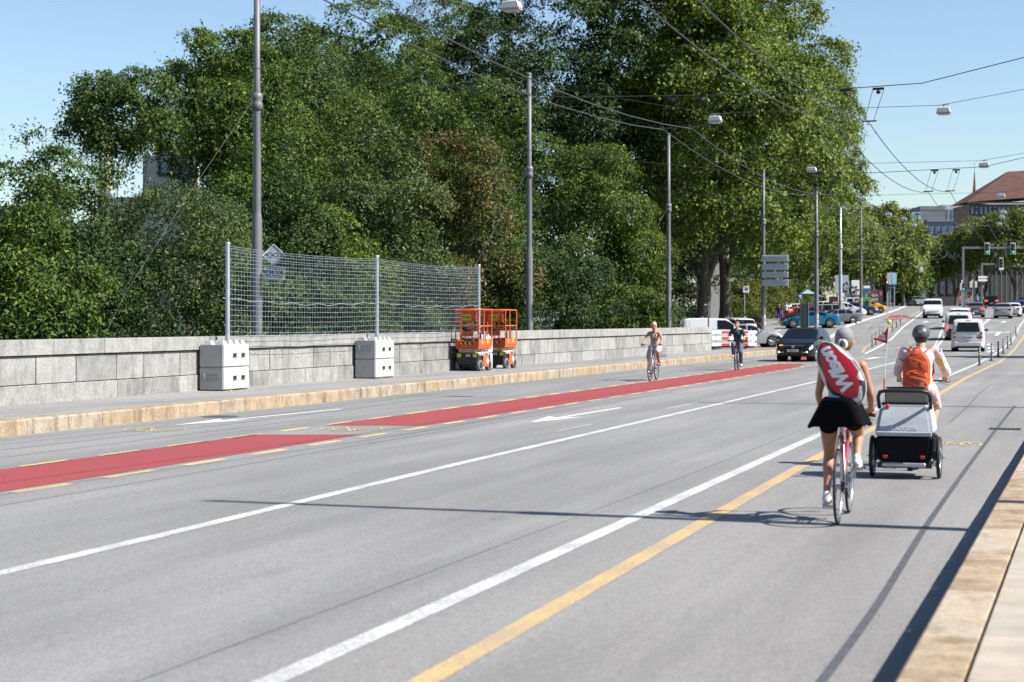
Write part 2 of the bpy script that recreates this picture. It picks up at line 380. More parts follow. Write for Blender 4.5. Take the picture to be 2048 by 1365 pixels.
# ---- paving slabs of the near pavement
row = 0; y = 2.0
while y < 48:
    l = rnd.uniform(.8, 1.15); x = XKR + .305
    for k in range(2):
        wd = (.86, .95)[k]; sl = MB(); sl.box((x + wd / 2, y + l / 2, KH - .03 + rnd.uniform(-.002, .002)), (wd - .010, l - .010, .07))
        sl.build('paving_slab', rnd.choice(M_SLAB), walk_r, bevel=.004); x += wd
    y += l; row += 1
# ---- parapet of three stone courses
para = thing('parapet_wall', 'long grey stone parapet along the far side of the bridge with trees behind it', 'wall')
core = MB(); core.box((XP - .22, (-6 + PARA_END) / 2, .6), (.34, PARA_END + 6 - .06, 1.2)); core.build('wall_core', M_MORTAR, para)
def course(nm, xf, z0, z1, lens, depth, mats, ystart=22.0):
    y = ystart
    while y < PARA_END:
        l = min(rnd.uniform(*lens), PARA_END - y)
        if PARA_END - (y + l) < .5: l = PARA_END - y
        g = .026 if nm == 'wall_stone' else .009; j = rnd.uniform(-.005, .005)
        b_ = MB(); b_.box((xf - depth / 2 + j, y + l / 2, (z0 + z1) / 2), (depth, l - g, z1 - z0 - (.012 if nm != 'coping_stone' else .004)))
        b_.build(nm, rnd.choice(mats), para, bevel=.007); y += l
course('coping_stone', XP + .06, 1.14, 1.43, (1.5, 2.6), .52, [M_STONE[0], M_STONE[2], M_STONE[0]])
course('wall_stone', XP, .60, 1.13, (1.0, 1.65), .2, M_STONE)
course('base_stone', XP + .03, .20, .60, (1.3, 2.6), .24, [M_STONE[1], M_STONE[0], M_STONE[2]])
pe = MB(); pe.box((XP - .25, 8, .8), (.44, 27.9, 1.26)); pe.build('wall_stone', M_STONE[0], para)
pl_ = MB(); pl_.box((XP + .043, PARA_END - .3, 1.28), (.012, .16, .12)); pl_.build('plaque', mat('dark_plaque', (.12, .12, .12), .5), para)

# ================================================================== road markings
def strip(name, pts, w, m, z=.004, dens=1.5):
    """a painted band that follows street points (x, y)"""
    P = [Vector((p[0], p[1])) for p in pts]; Q = []
    for a, b in zip(P[:-1], P[1:]):
        n = max(1, int((b - a).length / dens))
        for i in range(n): Q.append(a.lerp(b, i / n))
    Q.append(P[-1])
    for _ in range(3 if len(pts) > 2 else 0):
        Q = [Q[0]] + [(Q[i - 1] + Q[i] * 2 + Q[i + 1]) / 4 for i in range(1, len(Q) - 1)] + [Q[-1]]
    V = []; Fc = []
    for i, q in enumerate(Q):
        t = (Q[min(i + 1, len(Q) - 1)] - Q[max(i - 1, 0)]).normalized(); n = Vector((t.y, -t.x)) * (w / 2)
        for s in (-1, 1): c = q + n * s; V.append((c.x, c.y, zr(c.y) + z))
    for i in range(len(Q) - 1): Fc.append((2 * i, 2 * i + 1, 2 * i + 3, 2 * i + 2))
    return MB().add(V, Fc).build(name, m, road)
def flat(name, poly, m, z=.004): return MB().add([(x, y, zr(y) + z) for x, y in poly], [tuple(range(len(poly)))]).build(name, m, road)
def gp(*pp): return [tuple(G(a, b).xy) for a, b in pp]
strip('white_line', [(-3.86, -4), (-3.91, 8)] + gp((1648, 866), (1751, 820), (1888, 756), (1952, 729), (2009, 695), (2030, 673), (2046, 644), (2062, 622)), .15, M_WHITE, dens=1.0)
strip('yellow_line', [(-3.02, -4), (-3.18, 8)] + gp((1640, 912), (1865, 797), (1931, 757), (2000, 724), (2037, 688), (2056, 655), (2070, 630)), .155, M_YEL, dens=1.0)
strip('white_line', [(-7.28, -4), (-7.36, 6)] + gp((300, 1077), (900, 932), (1640, 762), (1785, 727), (1840, 711), (1864, 700), (1876, 680), (1886, 655), (1896, 630), (1904, 618)), .15, M_WHITE, dens=1.0)
strip('white_line', gp((1866, 700), (1892, 668), (1910, 655)), .14, M_WHITE2)
flat('red_lane', [(-12.42, 4), (-10.80, 4)] + gp((721, 870), (510, 870)), M_RED)
flat('red_lane', gp((650, 851.6), (848, 851.6)) + [(-10.80, 50), (-10.85, 66)] + gp((1610, 728), (1553, 728.6)) + [(-12.42, 50)], M_RED)
flat('red_lane', gp((1560, 722.5), (1640, 722.5)) + gp((1668, 704), (1640, 704)), M_RED)
flat('red_lane', gp((1765, 640), (1803, 640), (1821, 631.2), (1783, 631.2)), M_RED)
yd = 15.6 - 1.8 * 6
while yd < 84:
    strip('yellow_dash', [(-10.72, yd), (-10.72, yd + 1.05)], .14, M_YEL2); yd += 1.8
yd = 18.4 - 1.8 * 7
while yd < 84:
    strip('yellow_dash', [(-12.53, yd), (-12.53, yd + 1.05)], .14, M_YEL2); yd += 1.8
strip('yellow_line', gp((1724, 706), (1731, 694), (1745, 686), (1782, 659), (1820, 634.5), (1843, 620)), .14, M_YEL)
strip('white_line', gp((1730, 708), (1750, 698), (1766, 689), (1785, 676), (1820, 645), (1846, 624)), .14, M_WHITE2)
strip('yellow_line', gp((1666, 692), (1690, 688), (1712, 684)), .12, M_YEL2)
for a, b in (((1785, 627), (1797, 627)), ((1806, 627), (1818, 627)), ((1826, 627), (1836, 627)), ((1884, 625), (1894, 625)), ((1966, 623), (1976, 623)), ((1984, 623), (1992, 623)), ((2040, 625), (2052, 625))):
    strip('crossing_bar', gp(a, b), .55, M_YEL, .006)
for a, b in (((1977, 691), (1982, 688)), ((1977, 698), (1984, 695)), ((1977, 705), (1985, 702)), ((1974, 642), (1979, 639)), ((1969, 647), (1973, 644)), ((1963, 652), (1967, 649))):
    strip('white_dash', gp(a, b), .3, M_WHITE2, .006)
strip('white_line', gp((1688, 655), (1712, 641)), .12, M_WHITE2)
strip('yellow_line', gp((1690, 641), (1724, 640)), .14, M_YEL2)
strip('white_line', gp((1548, 665), (1562, 660)), .12, M_WHITE2)
strip('white_dash', [(-8.3, 34.5), (-8.3, 37.5)], .05, M_WHITE); strip('white_dash', [(-8.3, 27), (-8.3, 29)], .04, M_WHITE)
strip('white_line', gp((1430, 725), (1500, 721)), .12, M_WHITE)
# arrows: the oncoming lanes point towards the camera
def arrow(x, ytip, ytail, w=.055, bw=.34, bl=2.0, lean=0.0, sgn=1, m=M_WHITE2):
    f = lambda yy_: x + lean * (yy_ - ytip); s = sgn
    flat('arrow_marking', [(f(ytip), ytip), (f(ytip + s * bl) - bw, ytip + s * bl), (f(ytip + s * bl * .82) - w, ytip + s * bl * .82), (f(ytail) - w, ytail), (f(ytail) + w, ytail), (f(ytip + s * bl * .82) + w, ytip + s * bl * .82), (f(ytip + s * bl) + bw, ytip + s * bl)], m, .005)
arrow(-9.45, 29.1, 34.6, lean=.03); arrow(-14.95, 26.4, 32.3, lean=.08)
def tee(px, py, w=1.7):
    p = G(px, py); strip('arrow_marking', [(p.x - w / 2, p.y + 2), (p.x + w / 2, p.y + 2)], .5, M_WHITE2, .006); strip('arrow_marking', [(p.x, p.y - 2.4), (p.x, p.y + 1.7)], .28, M_WHITE2, .008)
tee(1996, 668); tee(2008, 644); tee(1853, 644, 1.4); tee(1746, 717, .9)
def bike_mark(x, y, s=1.0, d=1):
    """outline bicycle painted on the road, read by riders going d along Y"""
    c = bpy.data.objects.new('bicycle_symbol', None); COL.objects.link(c); c.parent = road
    mb = MB()
    def seg(a, b, w=.045):
        a = Vector((x + a[0] * s, y + d * a[1] * s)); b = Vector((x + b[0] * s, y + d * b[1] * s)); t = (b - a).normalized(); n = Vector((t.y, -t.x)) * w / 2
        mb.add([(*(a + n), zr(y) + .0065), (*(b + n), zr(y) + .0065), (*(b - n), zr(y) + .0065), (*(a - n), zr(y) + .0065)], [(0, 1, 2, 3)])
    for cx in (-.42, .42):
        for i in range(16):
            a, b = 2 * math.pi * i / 16, 2 * math.pi * (i + 1) / 16
            seg((cx + .27 * math.cos(a), .5 + .5 * math.sin(a)), (cx + .27 * math.cos(b), .5 + .5 * math.sin(b)))
    for a, b in (((-.42, .5), (-.18, 1.15)), ((-.18, 1.15), (.3, 1.15)), ((.42, .5), (.26, 1.4)), ((-.1, .5), (.3, 1.15)), ((-.42, .5), (-.1, .5)), ((-.1, .5), (-.2, 1.3)), ((.26, 1.4), (.1, 1.42))): seg(a, b)
    bpy.data.objects.remove(c); mb.build('bicycle_symbol', M_YEL2, road)
bike_mark(-11.7, 26.85, .72, -1); bike_mark(-14.7, 25.7, .7, -1); q = G(1910, 888); bike_mark(q.x, q.y - .4, .55, 1)
# seams and a drain
mh = G(440, 834); mm_ = MB(); mm_.lathe([(.001, .008), (.3, .008), (.34, .005), (.36, 0)], 24, origin=(mh.x, mh.y, 0)); mm_.build('manhole_cover', mat('cast_iron', (.05, .05, .05), .6, var=.3, vscale=20), road)
strip('tar_seam', [(-1.30, 2), (-1.31, 8)] + gp((1744, 1230), (1850, 1055), (1935, 935), (1987, 866), (2030, 812)), .055, M_TAR, .003, .6)
strip('tar_seam', [(-4.55, 0), (-4.52, 20), (-4.8, 45)], .006, M_TAR, .003); strip('tar_seam', [(-10.1, 6), (-10.05, 30), (-10.1, 70)], .012, M_TAR, .003)
strip('tar_seam', [(-13.6, 6), (-13.55, 40), (-13.6, 70)], .012, M_TAR, .003); strip('tar_seam', [(-15.4, 15), (-15.45, 60)], .01, M_TAR, .003)
strip('tar_seam', gp((1900, 845), (1935, 815), (1960, 785), (1985, 768)), .02, M_TAR, .003)
dr = G(2010, 859); dg = MB(); dg.box((dr.x, dr.y, .006), (.5, .36, .012)); dg.build('drain_frame', mat('cast_iron', (.05, .05, .05), .6), road)
for k in range(7):
    d2 = MB(); d2.box((dr.x - .21 + k * .07, dr.y, .014), (.03, .3, .012)); d2.build('drain_bar', _mats['cast_iron'], road)
# ================================================================== foliage
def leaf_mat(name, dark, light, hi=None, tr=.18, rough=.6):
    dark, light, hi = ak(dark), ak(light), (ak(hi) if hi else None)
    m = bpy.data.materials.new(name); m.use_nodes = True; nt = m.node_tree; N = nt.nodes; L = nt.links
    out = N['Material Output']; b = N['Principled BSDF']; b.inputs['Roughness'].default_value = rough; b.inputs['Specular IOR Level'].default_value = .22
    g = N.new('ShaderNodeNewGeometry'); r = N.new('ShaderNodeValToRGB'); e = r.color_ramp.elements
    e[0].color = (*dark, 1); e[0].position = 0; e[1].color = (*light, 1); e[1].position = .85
    if hi: n_ = r.color_ramp.elements.new(.97); n_.color = (*hi, 1)  # hi tone: painted glints on a few leaves, fruit for the brown set
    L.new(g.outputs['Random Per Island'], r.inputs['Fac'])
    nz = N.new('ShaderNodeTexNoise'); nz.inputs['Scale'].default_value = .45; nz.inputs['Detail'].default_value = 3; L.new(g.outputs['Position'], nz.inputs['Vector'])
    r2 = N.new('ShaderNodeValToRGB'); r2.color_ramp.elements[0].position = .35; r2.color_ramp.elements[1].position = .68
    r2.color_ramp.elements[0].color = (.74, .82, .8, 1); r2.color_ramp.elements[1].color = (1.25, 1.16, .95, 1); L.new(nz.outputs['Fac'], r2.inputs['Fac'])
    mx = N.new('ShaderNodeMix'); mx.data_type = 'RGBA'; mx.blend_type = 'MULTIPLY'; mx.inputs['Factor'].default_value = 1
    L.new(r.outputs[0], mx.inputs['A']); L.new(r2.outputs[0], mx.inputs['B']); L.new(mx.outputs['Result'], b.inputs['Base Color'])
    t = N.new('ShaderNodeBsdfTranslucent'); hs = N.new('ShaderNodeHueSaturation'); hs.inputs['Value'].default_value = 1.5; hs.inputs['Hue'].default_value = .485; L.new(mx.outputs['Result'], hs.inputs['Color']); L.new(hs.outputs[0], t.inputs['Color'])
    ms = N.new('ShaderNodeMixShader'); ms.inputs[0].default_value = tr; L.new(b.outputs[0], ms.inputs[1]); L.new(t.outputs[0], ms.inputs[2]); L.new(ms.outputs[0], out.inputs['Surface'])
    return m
LM = {
 'mid': leaf_mat('leaf_mid_green', (.010, .028, .004), (.088, .152, .018), (.14, .20, .035), .2),
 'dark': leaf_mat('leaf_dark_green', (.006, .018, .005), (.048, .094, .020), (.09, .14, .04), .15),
 'grey': leaf_mat('leaf_grey_green', (.012, .030, .008), (.088, .134, .034), (.15, .19, .065), .18),
 'yel': leaf_mat('leaf_fresh_green', (.016, .036, .004), (.112, .168, .020), (.17, .22, .035), .24),
 'plane': leaf_mat('leaf_plane_tree', (.018, .042, .005), (.150, .212, .028), (.24, .29, .06), .24),
 'ash': leaf_mat('leaf_ash', (.010, .030, .006), (.080, .138, .026), (.13, .18, .05), .22),
 'brown': leaf_mat('leaf_with_brown_fruit', (.014, .030, .005), (.084, .118, .022), (.20, .12, .04), .18),
 'rust': leaf_mat('rust_brown_leaf', (.22, .11, .045), (.42, .24, .12), None, .25),
 'hedge': leaf_mat('leaf_hedge', (.026, .044, .006), (.145, .172, .024), (.18, .17, .03), .24),
 'far': leaf_mat('leaf_far_plane', (.042, .068, .012), (.190, .240, .048), (.27, .30, .08), .24),  # brightened: haze up the street is put into the leaf colour
}
M_BARK = mat('bark', (.038, .032, .026), .95, var=.4, vscale=4, stretch=(3, 3, .5), bump=.6, bscale=14)
M_PBARK = mat('plane_bark', (.055, .048, .038), .9, var=.5, vscale=2.4, stretch=(2, 2, .6), col2=(.13, .115, .09), bump=.4, bscale=10)
def leaf_cloud(name, lobes, n_clump, per, ll, spread, m, parent, seed, shell=.68, up=.55, ratio=.62, squash=.30, back=.45, m2=None, frac2=0.0):
    """leaves in flat sprays that sit on the lobes of a crown"""
    n_clump = int(n_clump * .60); per = int(per * 1.45); spread *= .80; ll *= .90
    rs = np.random.RandomState(seed); lo = np.array(lobes, float); area = (lo[:, 3] * lo[:, 4] + lo[:, 3] * lo[:, 5]); pr = area / area.sum()
    nv = int(len(lo) * 1.5); vi = rs.choice(len(lo), nv); vd = rs.normal(size=(nv, 3)); vd[:, 2] -= .45; vd /= np.linalg.norm(vd, axis=1)[:, None]      # gaps between the billows
    vr = lo[vi, 3:] * (.42 + .36 * rs.rand(nv))[:, None]; VO = np.concatenate([lo[vi, :3] + vd * lo[vi, 3:] * 1.0, vr * np.array([1.25, 1.25, .8])], axis=1)
    C = []; D = []; got = 0
    cam2 = np.array([ST, -CT, 0.15])                                  # the viewer's side of the street
    while got < n_clump:
        k = n_clump * 2; li = rs.choice(len(lo), k, p=pr); d = rs.normal(size=(k, 3)); d[:, 2] += .25; d /= np.linalg.norm(d, axis=1)[:, None]
        u = shell + (1.06 - shell) * rs.rand(k) ** .55; p = lo[li, :3] + d * lo[li, 3:] * u[:, None]
        q = ((p[:, None, :] - lo[None, :, :3]) / lo[None, :, 3:]); rr = np.sqrt((q ** 2).sum(2)); keep = ~(rr < shell * .9).any(1)
        facing = (d @ cam2) > -.25; keep &= facing | (rs.rand(k) < back)
        dv = np.sqrt((((p[:, None, :] - VO[None, :, :3]) / VO[None, :, 3:]) ** 2).sum(2)).min(1); keep &= (dv > 1.0) | (rs.rand(k) < .10) | (li == len(lo) - 1)
        C.append(p[keep]); D.append(d[keep]); got += keep.sum()
    C = np.concatenate(C)[:n_clump]; D = np.concatenate(D)[:n_clump]
    sn = D * .75 + rs.normal(size=D.shape) * .30; sn[:, 2] += up; sn /= np.linalg.norm(sn, axis=1)[:, None]      # spray normals
    t1 = np.cross(sn, rs.normal(size=sn.shape)); t1 /= np.linalg.norm(t1, axis=1)[:, None]; t2 = np.cross(sn, t1)
    n = n_clump * per; ci = np.repeat(np.arange(n_clump), per)
    sz = (spread * (.55 + .9 * rs.rand(n_clump)))[ci][:, None]
    a_ = rs.normal(size=(n, 3)); off = (t1[ci] * a_[:, :1] * 1.15 + t2[ci] * a_[:, 1:2] * .85 + sn[ci] * a_[:, 2:] * squash) * sz
    off[:, 2] -= (a_[:, 0] ** 2 + a_[:, 1] ** 2) * sz[:, 0] * .10; c = C[ci] + off
    dn = sn[ci] * .85 + rs.normal(size=(n, 3)) * .42; dn /= np.linalg.norm(dn, axis=1)[:, None]
    ax = np.cross(dn, rs.normal(size=(n, 3))); ax /= np.linalg.norm(ax, axis=1)[:, None] + 1e-9; ax[:, 2] -= .3; bx = np.cross(dn, ax); bx /= np.linalg.norm(bx, axis=1)[:, None] + 1e-9
    L_ = (ll * (.6 + .8 * rs.rand(n)))[:, None]; Wd = L_ * ratio * .5
    v = np.empty((n, 3, 3)); v[:, 0] = c - ax * L_ * .45 + bx * Wd; v[:, 1] = c - ax * L_ * .35 - bx * Wd; v[:, 2] = c + ax * L_ * .6
    me = bpy.data.meshes.new(name); me.vertices.add(n * 3); me.vertices.foreach_set('co', v.reshape(-1))
    me.loops.add(n * 3); me.loops.foreach_set('vertex_index', np.arange(n * 3, dtype=np.int32)); me.polygons.add(n)
    me.polygons.foreach_set('loop_start', np.arange(0, n * 3, 3, dtype=np.int32)); me.polygons.foreach_set('loop_total', np.full(n, 3, dtype=np.int32))
    me.materials.append(m)
    if m2:
        me.materials.append(m2); idx = (rs.rand(n_clump) < frac2)[ci] & (rs.rand(n) < .38); me.polygons.foreach_set('material_index', idx.astype(np.int32))
    me.update(); me.validate(); return link(name, me, parent)
def make_lobes(cx, cy, zb, zt, rx, n, seed, tall=1.0, flat_=1.0):
    """billows of very different size over an uneven crown, one dull core inside"""
    r = random.Random(seed * 7 + 3); H = zt - zb; out = []; n = int(n * 1.6); hh = H * .5
    for i in range(n):
        ga = i * 2.39996 + r.uniform(-.5, .5); t = (i + .5) / n; v = -.86 + 1.8 * t + r.uniform(-.1, .1); v = max(-.9, min(.97, v))
        w = (1 - abs(v) ** 2.6) ** .5; f = r.uniform(.72, 1.0) if r.random() < .7 else r.uniform(.95, 1.22)
        s = rx * r.choice([.2, .27, .34, .42, .5]) * (.75 + .35 * w); s = min(s, H * .2 + .4)
        z = zb + hh + v * (hh - s * .55); rad = max(0, rx * w * f - s * .55)
        out.append((cx + math.cos(ga) * rad, cy + math.sin(ga) * rad, z, s * r.uniform(.95, 1.3), s * r.uniform(.95, 1.3), s * r.uniform(.62, .85) * tall))
    out.append((cx, cy, zb + H * .46, rx * .5, rx * .5, H * .34)); return out
def tree(name, label, px, X, top, halfw, zb, leaf, group, lobes=14, clumps=900, per=42, ll=.15, spread=.42, seed=1, bark=None, trunk_r=.22, ground=None, rust=0, dy=None, shell=.68, limbs=5, back=.45, ratio=.62, lb=None, tall=1.0, lean=0.0):
    d = depth_x(px, X) if dy is None else dy; c = at(px, HZ, d); zt = CAMZ + (HZ - top) * d / FPX; rx = 1.16 * halfw * d / FPX
    gz = land(c.x, c.y) if ground is None else ground
    root = thing(name, label, 'tree' if 'bush' not in name and 'hedge' not in name and 'shrub' not in name else 'bush', (c.x, c.y, gz), group=group)
    lob = make_lobes(0, 0, zb - gz, zt - gz, rx, lobes, seed, tall) if lb is None else lb(zb - gz, zt - gz, rx)
    r = random.Random(seed + 99); tb = MB(); top_t = (zt - gz) * .46; P = []; Rr = []
    for i in range(8):
        t = i / 7; P.append((math.sin(t * 2.2 + seed) * .25 * rx * t * .5 + lean * t * top_t, math.cos(t * 1.7 + seed) * .12 * rx * t, top_t * t - (.4 if i == 0 else 0))); Rr.append(trunk_r * (1.25 - 1.05 * t) * (1.25 if i == 0 else 1))
    tb.tube(P, Rr, 10); trunk = tb.build('trunk', bark or M_BARK, root)
    for i in range(limbs):
        tl = lob[(i * 3 + 1) % len(lob)]; k = 2 + i % 4; s = Vector(P[k]); e = Vector(tl[:3]); e = s.lerp(e, .82); mid = s.lerp(e, .45) + Vector((r.uniform(-.4, .4), r.uniform(-.4, .4), .10 * rx)); m2_ = s.lerp(e, .75) + Vector((r.uniform(-.4, .4), r.uniform(-.4, .4), .12 * rx))
        MB().tube([s, s.lerp(mid, .5) + Vector((0, 0, .1)), mid, m2_, e], [Rr[k] * .55, Rr[k] * .45, Rr[k] * .34, Rr[k] * .2, .012], 6).build('limb', bark or M_BARK, trunk)
    leaf_cloud('crown', lob, clumps, per, ll, spread, LM[leaf], root, seed + 5, shell=shell, back=back, ratio=ratio, m2=LM['rust'] if rust else None, frac2=rust)
    return root
GB, GF, GP_ = 'tall trees on the slope behind the parapet', 'lower trees right behind the parapet', 'plane trees beside the car park'
# ---- back row (crowns seen against the sky)
tree('ash_tree', 'small airy tree at the far left edge of the tree line', 15, -40, 285, 95, -3, 'ash', GB, 10, 620, 40, .17, .45, 11)
tree('ash_tree', 'airy ash tree with a stepped top next to the far left tree', 105, -42, 232, 78, -2, 'ash', GB, 10, 560, 40, .17, .45, 12, shell=.66)
tree('ash_tree', 'thin crowned ash tree standing before the pale building', 240, -43, 132, 92, 9.0, 'ash', GB, 12, 560, 44, .17, .42, 13, shell=.66, ground=-6, lean=-.03)
tree('broadleaf_tree', 'dark broad crowned tree just left of the tallest grey pole', 430, -44, 55, 112, 8.6, 'mid', GB, 14, 1250, 42, .18, .48, 14, ground=-6)
tree('broadleaf_tree', 'tall bright tree rising behind the tallest grey pole', 560, -46, 22, 150, 0, 'ash', GB, 16, 1700, 42, .19, .5, 15)
tree('broadleaf_tree', 'tall domed tree behind the middle of the wire fence', 735, -48, -8, 160, 0, 'mid', GB, 16, 1700, 42, .2, .52, 16)
tree('broadleaf_tree', 'tall tree with pale green top between fence and second pole', 880, -47, -22, 150, 0, 'grey', GB, 15, 1500, 42, .2, .52, 17)
tree('broadleaf_tree', 'tall deep green tree right behind the second grey pole', 1000, -40, 40, 115, 0, 'dark', GB, 13, 1200, 42, .19, .5, 18)
tree('broadleaf_tree', 'hazy tree far down the slope on the left behind the ash', 110, -72, 345, 60, -3, 'mid', GB, 10, 520, 40, .26, .6, 25)
tree('broadleaf_tree', 'tree far down the slope beside the pale building', 415, -66, 300, 50, -3, 'ash', GB, 10, 520, 40, .26, .6, 26)
for i, (px, top, hw) in enumerate(((505, 75, 105), (640, 32, 120), (790, 20, 125), (930, 18, 115))):
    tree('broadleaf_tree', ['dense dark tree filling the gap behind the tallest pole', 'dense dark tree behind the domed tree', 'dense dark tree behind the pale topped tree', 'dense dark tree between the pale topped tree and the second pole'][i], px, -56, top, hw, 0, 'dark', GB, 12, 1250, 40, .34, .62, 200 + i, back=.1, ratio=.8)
# ---- middle row
tree('broadleaf_tree', 'round green tree in the middle height behind the first pole', 560, -33, 250, 120, -2, 'mid', GB, 12, 1250, 44, .15, .42, 21)
tree('broadleaf_tree', 'mid green bushy tree below the domed tree', 700, -33, 195, 115, -2, 'yel', GB, 12, 1250, 44, .15, .42, 22)
tree('broadleaf_tree', 'leafy tree with a rounded head beside the second grey pole', 985, -34, 150, 105, -1, 'mid', GB, 12, 1100, 44, .16, .45, 23)
tree('broadleaf_tree', 'leafy green tree left of the rust flecked tree', 820, -33, 150, 110, -2, 'mid', GB, 12, 1150, 44, .15, .42, 24)
tree('ash_tree', 'slim young tree half hiding the pale building on the left', 205, -38, 305, 48, 0, 'ash', GB, 8, 260, 38, .15, .4, 27, shell=.66)
# ---- front row close to the parapet
tree('broadleaf_tree', 'low dense tree at the left picture edge over the parapet', 20, -25.5, 395, 150, -2.2, 'mid', GF, 14, 1300, 46, .12, .33, 31)
tree('broadleaf_tree', 'low dark leaved tree over the parapet left of the willow like tree', 150, -27, 430, 130, -2.2, 'dark', GF, 13, 1150, 46, .12, .33, 32)
tree('broadleaf_tree', 'grey green willow like tree over the parapet near the first concrete blocks', 345, -26, 375, 150, -2, 'grey', GF, 15, 1500, 46, .12, .35, 33, ratio=.4)
tree('broadleaf_tree', 'dark green tree behind the first bay of the wire fence', 545, -25.5, 345, 110, -2, 'dark', GF, 12, 1100, 46, .12, .34, 34)
tree('broadleaf_tree', 'bright green tree behind the diamond sign and wire fence', 650, -25, 400, 120, -2, 'yel', GF, 13, 1250, 46, .12, .34, 35)
tree('broadleaf_tree', 'thin twiggy tree behind the middle fence post', 765, -27, 255, 105, -2, 'grey', GF, 12, 1050, 46, .13, .36, 36)
tree('broadleaf_tree', 'rust flecked green tree behind the right end of the wire fence', 905, -26.5, 243, 118, -2, 'brown', GF, 14, 1500, 46, .13, .36, 37, rust=.20)
tree('broadleaf_tree', 'dark low tree above the orange lifts and parapet', 985, -25.5, 430, 85, -2, 'dark', GF, 10, 800, 46, .12, .34, 38)
tree('broadleaf_tree', 'blackish green holly like tree behind the second grey pole', 1120, -25, 465, 95, -2, 'dark', GF, 12, 1050, 48, .12, .32, 39)
tree('broadleaf_tree', 'light green tree leaning over the parapet before the plane trees', 1190, -26, 265, 95, -1, 'yel', GF, 13, 1350, 46, .14, .38, 40)
tree('broadleaf_tree', 'green tree with low twigs hanging at the third grey pole', 1262, -24.5, 420, 68, -1, 'mid', GF, 11, 900, 46, .13, .36, 41)
tree('shrub', 'leafy shrub spilling over the parapet beside the third grey pole', 1300, -22.4, 585, 48, .2, 'yel', GF, 7, 420, 40, .13, .3, 42, trunk_r=.06, limbs=2)
# ---- the big planes
def plane_lobes(zb, zt, rx): return make_lobes(0, 0, zb, zt, rx, 24, int(rx * 100) % 97, .95)
tree('plane_tree', 'huge dark plane tree with pale limbs left of the biggest crown', 1130, -36, -70, 190, 4.5, 'dark', GP_, clumps=2300, per=44, ll=.24, spread=.55, seed=51, bark=M_PBARK, trunk_r=.5, lb=plane_lobes, shell=.66)
tree('plane_tree', 'biggest plane tree with a thick leaning trunk beside the car park', 1402, -27, -130, 205, 4.0, 'plane', GP_, clumps=4200, per=44, ll=.24, spread=.6, ratio=.85, seed=52, bark=M_PBARK, trunk_r=.44, lb=plane_lobes, lean=.035)
tree('plane_tree', 'plane tree with a forked trunk left of the stacked sign backs', 1450, -28.5, -60, 190, 3.8, 'plane', GP_, clumps=2700, per=44, ll=.24, spread=.6, ratio=.85, seed=53, bark=M_PBARK, trunk_r=.44, lb=plane_lobes, lean=.035)
tree('plane_tree', 'plane tree at the end of the row whose crown meets the open sky', 1545, -34, 15, 140, 5.5, 'plane', GP_, clumps=3000, per=44, ll=.24, spread=.58, ratio=.85, seed=54, bark=M_PBARK, trunk_r=.45, lb=plane_lobes)
tree('plane_tree', 'bright plane tree hanging over the dark street pillar', 1607, -33, 205, 92, 4.5, 'far', GP_, clumps=1900, per=44, ll=.24, spread=.55, ratio=.85, seed=55, bark=M_PBARK, trunk_r=.35, lb=plane_lobes)
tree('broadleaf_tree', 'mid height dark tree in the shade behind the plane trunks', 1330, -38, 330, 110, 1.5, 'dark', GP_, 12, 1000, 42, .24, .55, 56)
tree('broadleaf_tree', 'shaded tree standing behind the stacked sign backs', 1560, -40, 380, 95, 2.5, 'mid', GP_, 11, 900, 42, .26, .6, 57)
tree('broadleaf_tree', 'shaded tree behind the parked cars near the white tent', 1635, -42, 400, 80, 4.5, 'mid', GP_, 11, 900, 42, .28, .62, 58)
# understorey and hedge bank
for i, (px, X, top, hw, zb, lf, lab) in enumerate((
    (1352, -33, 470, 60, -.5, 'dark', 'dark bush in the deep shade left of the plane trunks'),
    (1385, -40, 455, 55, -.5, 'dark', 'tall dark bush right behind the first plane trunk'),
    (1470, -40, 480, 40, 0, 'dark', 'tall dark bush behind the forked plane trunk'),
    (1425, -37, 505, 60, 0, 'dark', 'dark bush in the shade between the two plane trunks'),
    (1500, -36, 500, 48, .3, 'mid', 'tall bush behind the blue parking sign'),
    (1478, -31.5, 562, 40, .2, 'hedge', 'yellow green hedge bush right of the plane trunks'),
    (1515, -31.8, 560, 38, .3, 'hedge', 'leafy hedge bush behind the parking meter'),
    (1548, -32.0, 556, 36, .6, 'hedge', 'light green hedge bush behind the sign pole'),
    (1582, -33.0, 560, 32, 1.2, 'mid', 'low green bush next to the man in the pale shirt'),
    (1612, -37.5, 575, 30, 1.8, 'mid', 'low bush beside the white tent'))):
    tree('hedge_bush', lab, px, X, top, hw, zb, lf, 'bushes on the bank', 8, 420, 40, .16, .34, 70 + i, trunk_r=.06, limbs=2, ground=zb - .2, lb=lambda a, b, c: [(0, 0, a + (b - a) * .45, c, c, (b - a) * .52), (c * .5, .3, a + (b - a) * .62, c * .55, c * .55, (b - a) * .36), (-c * .5, -.2, a + (b - a) * .55, c * .6, c * .6, (b - a) * .42)])
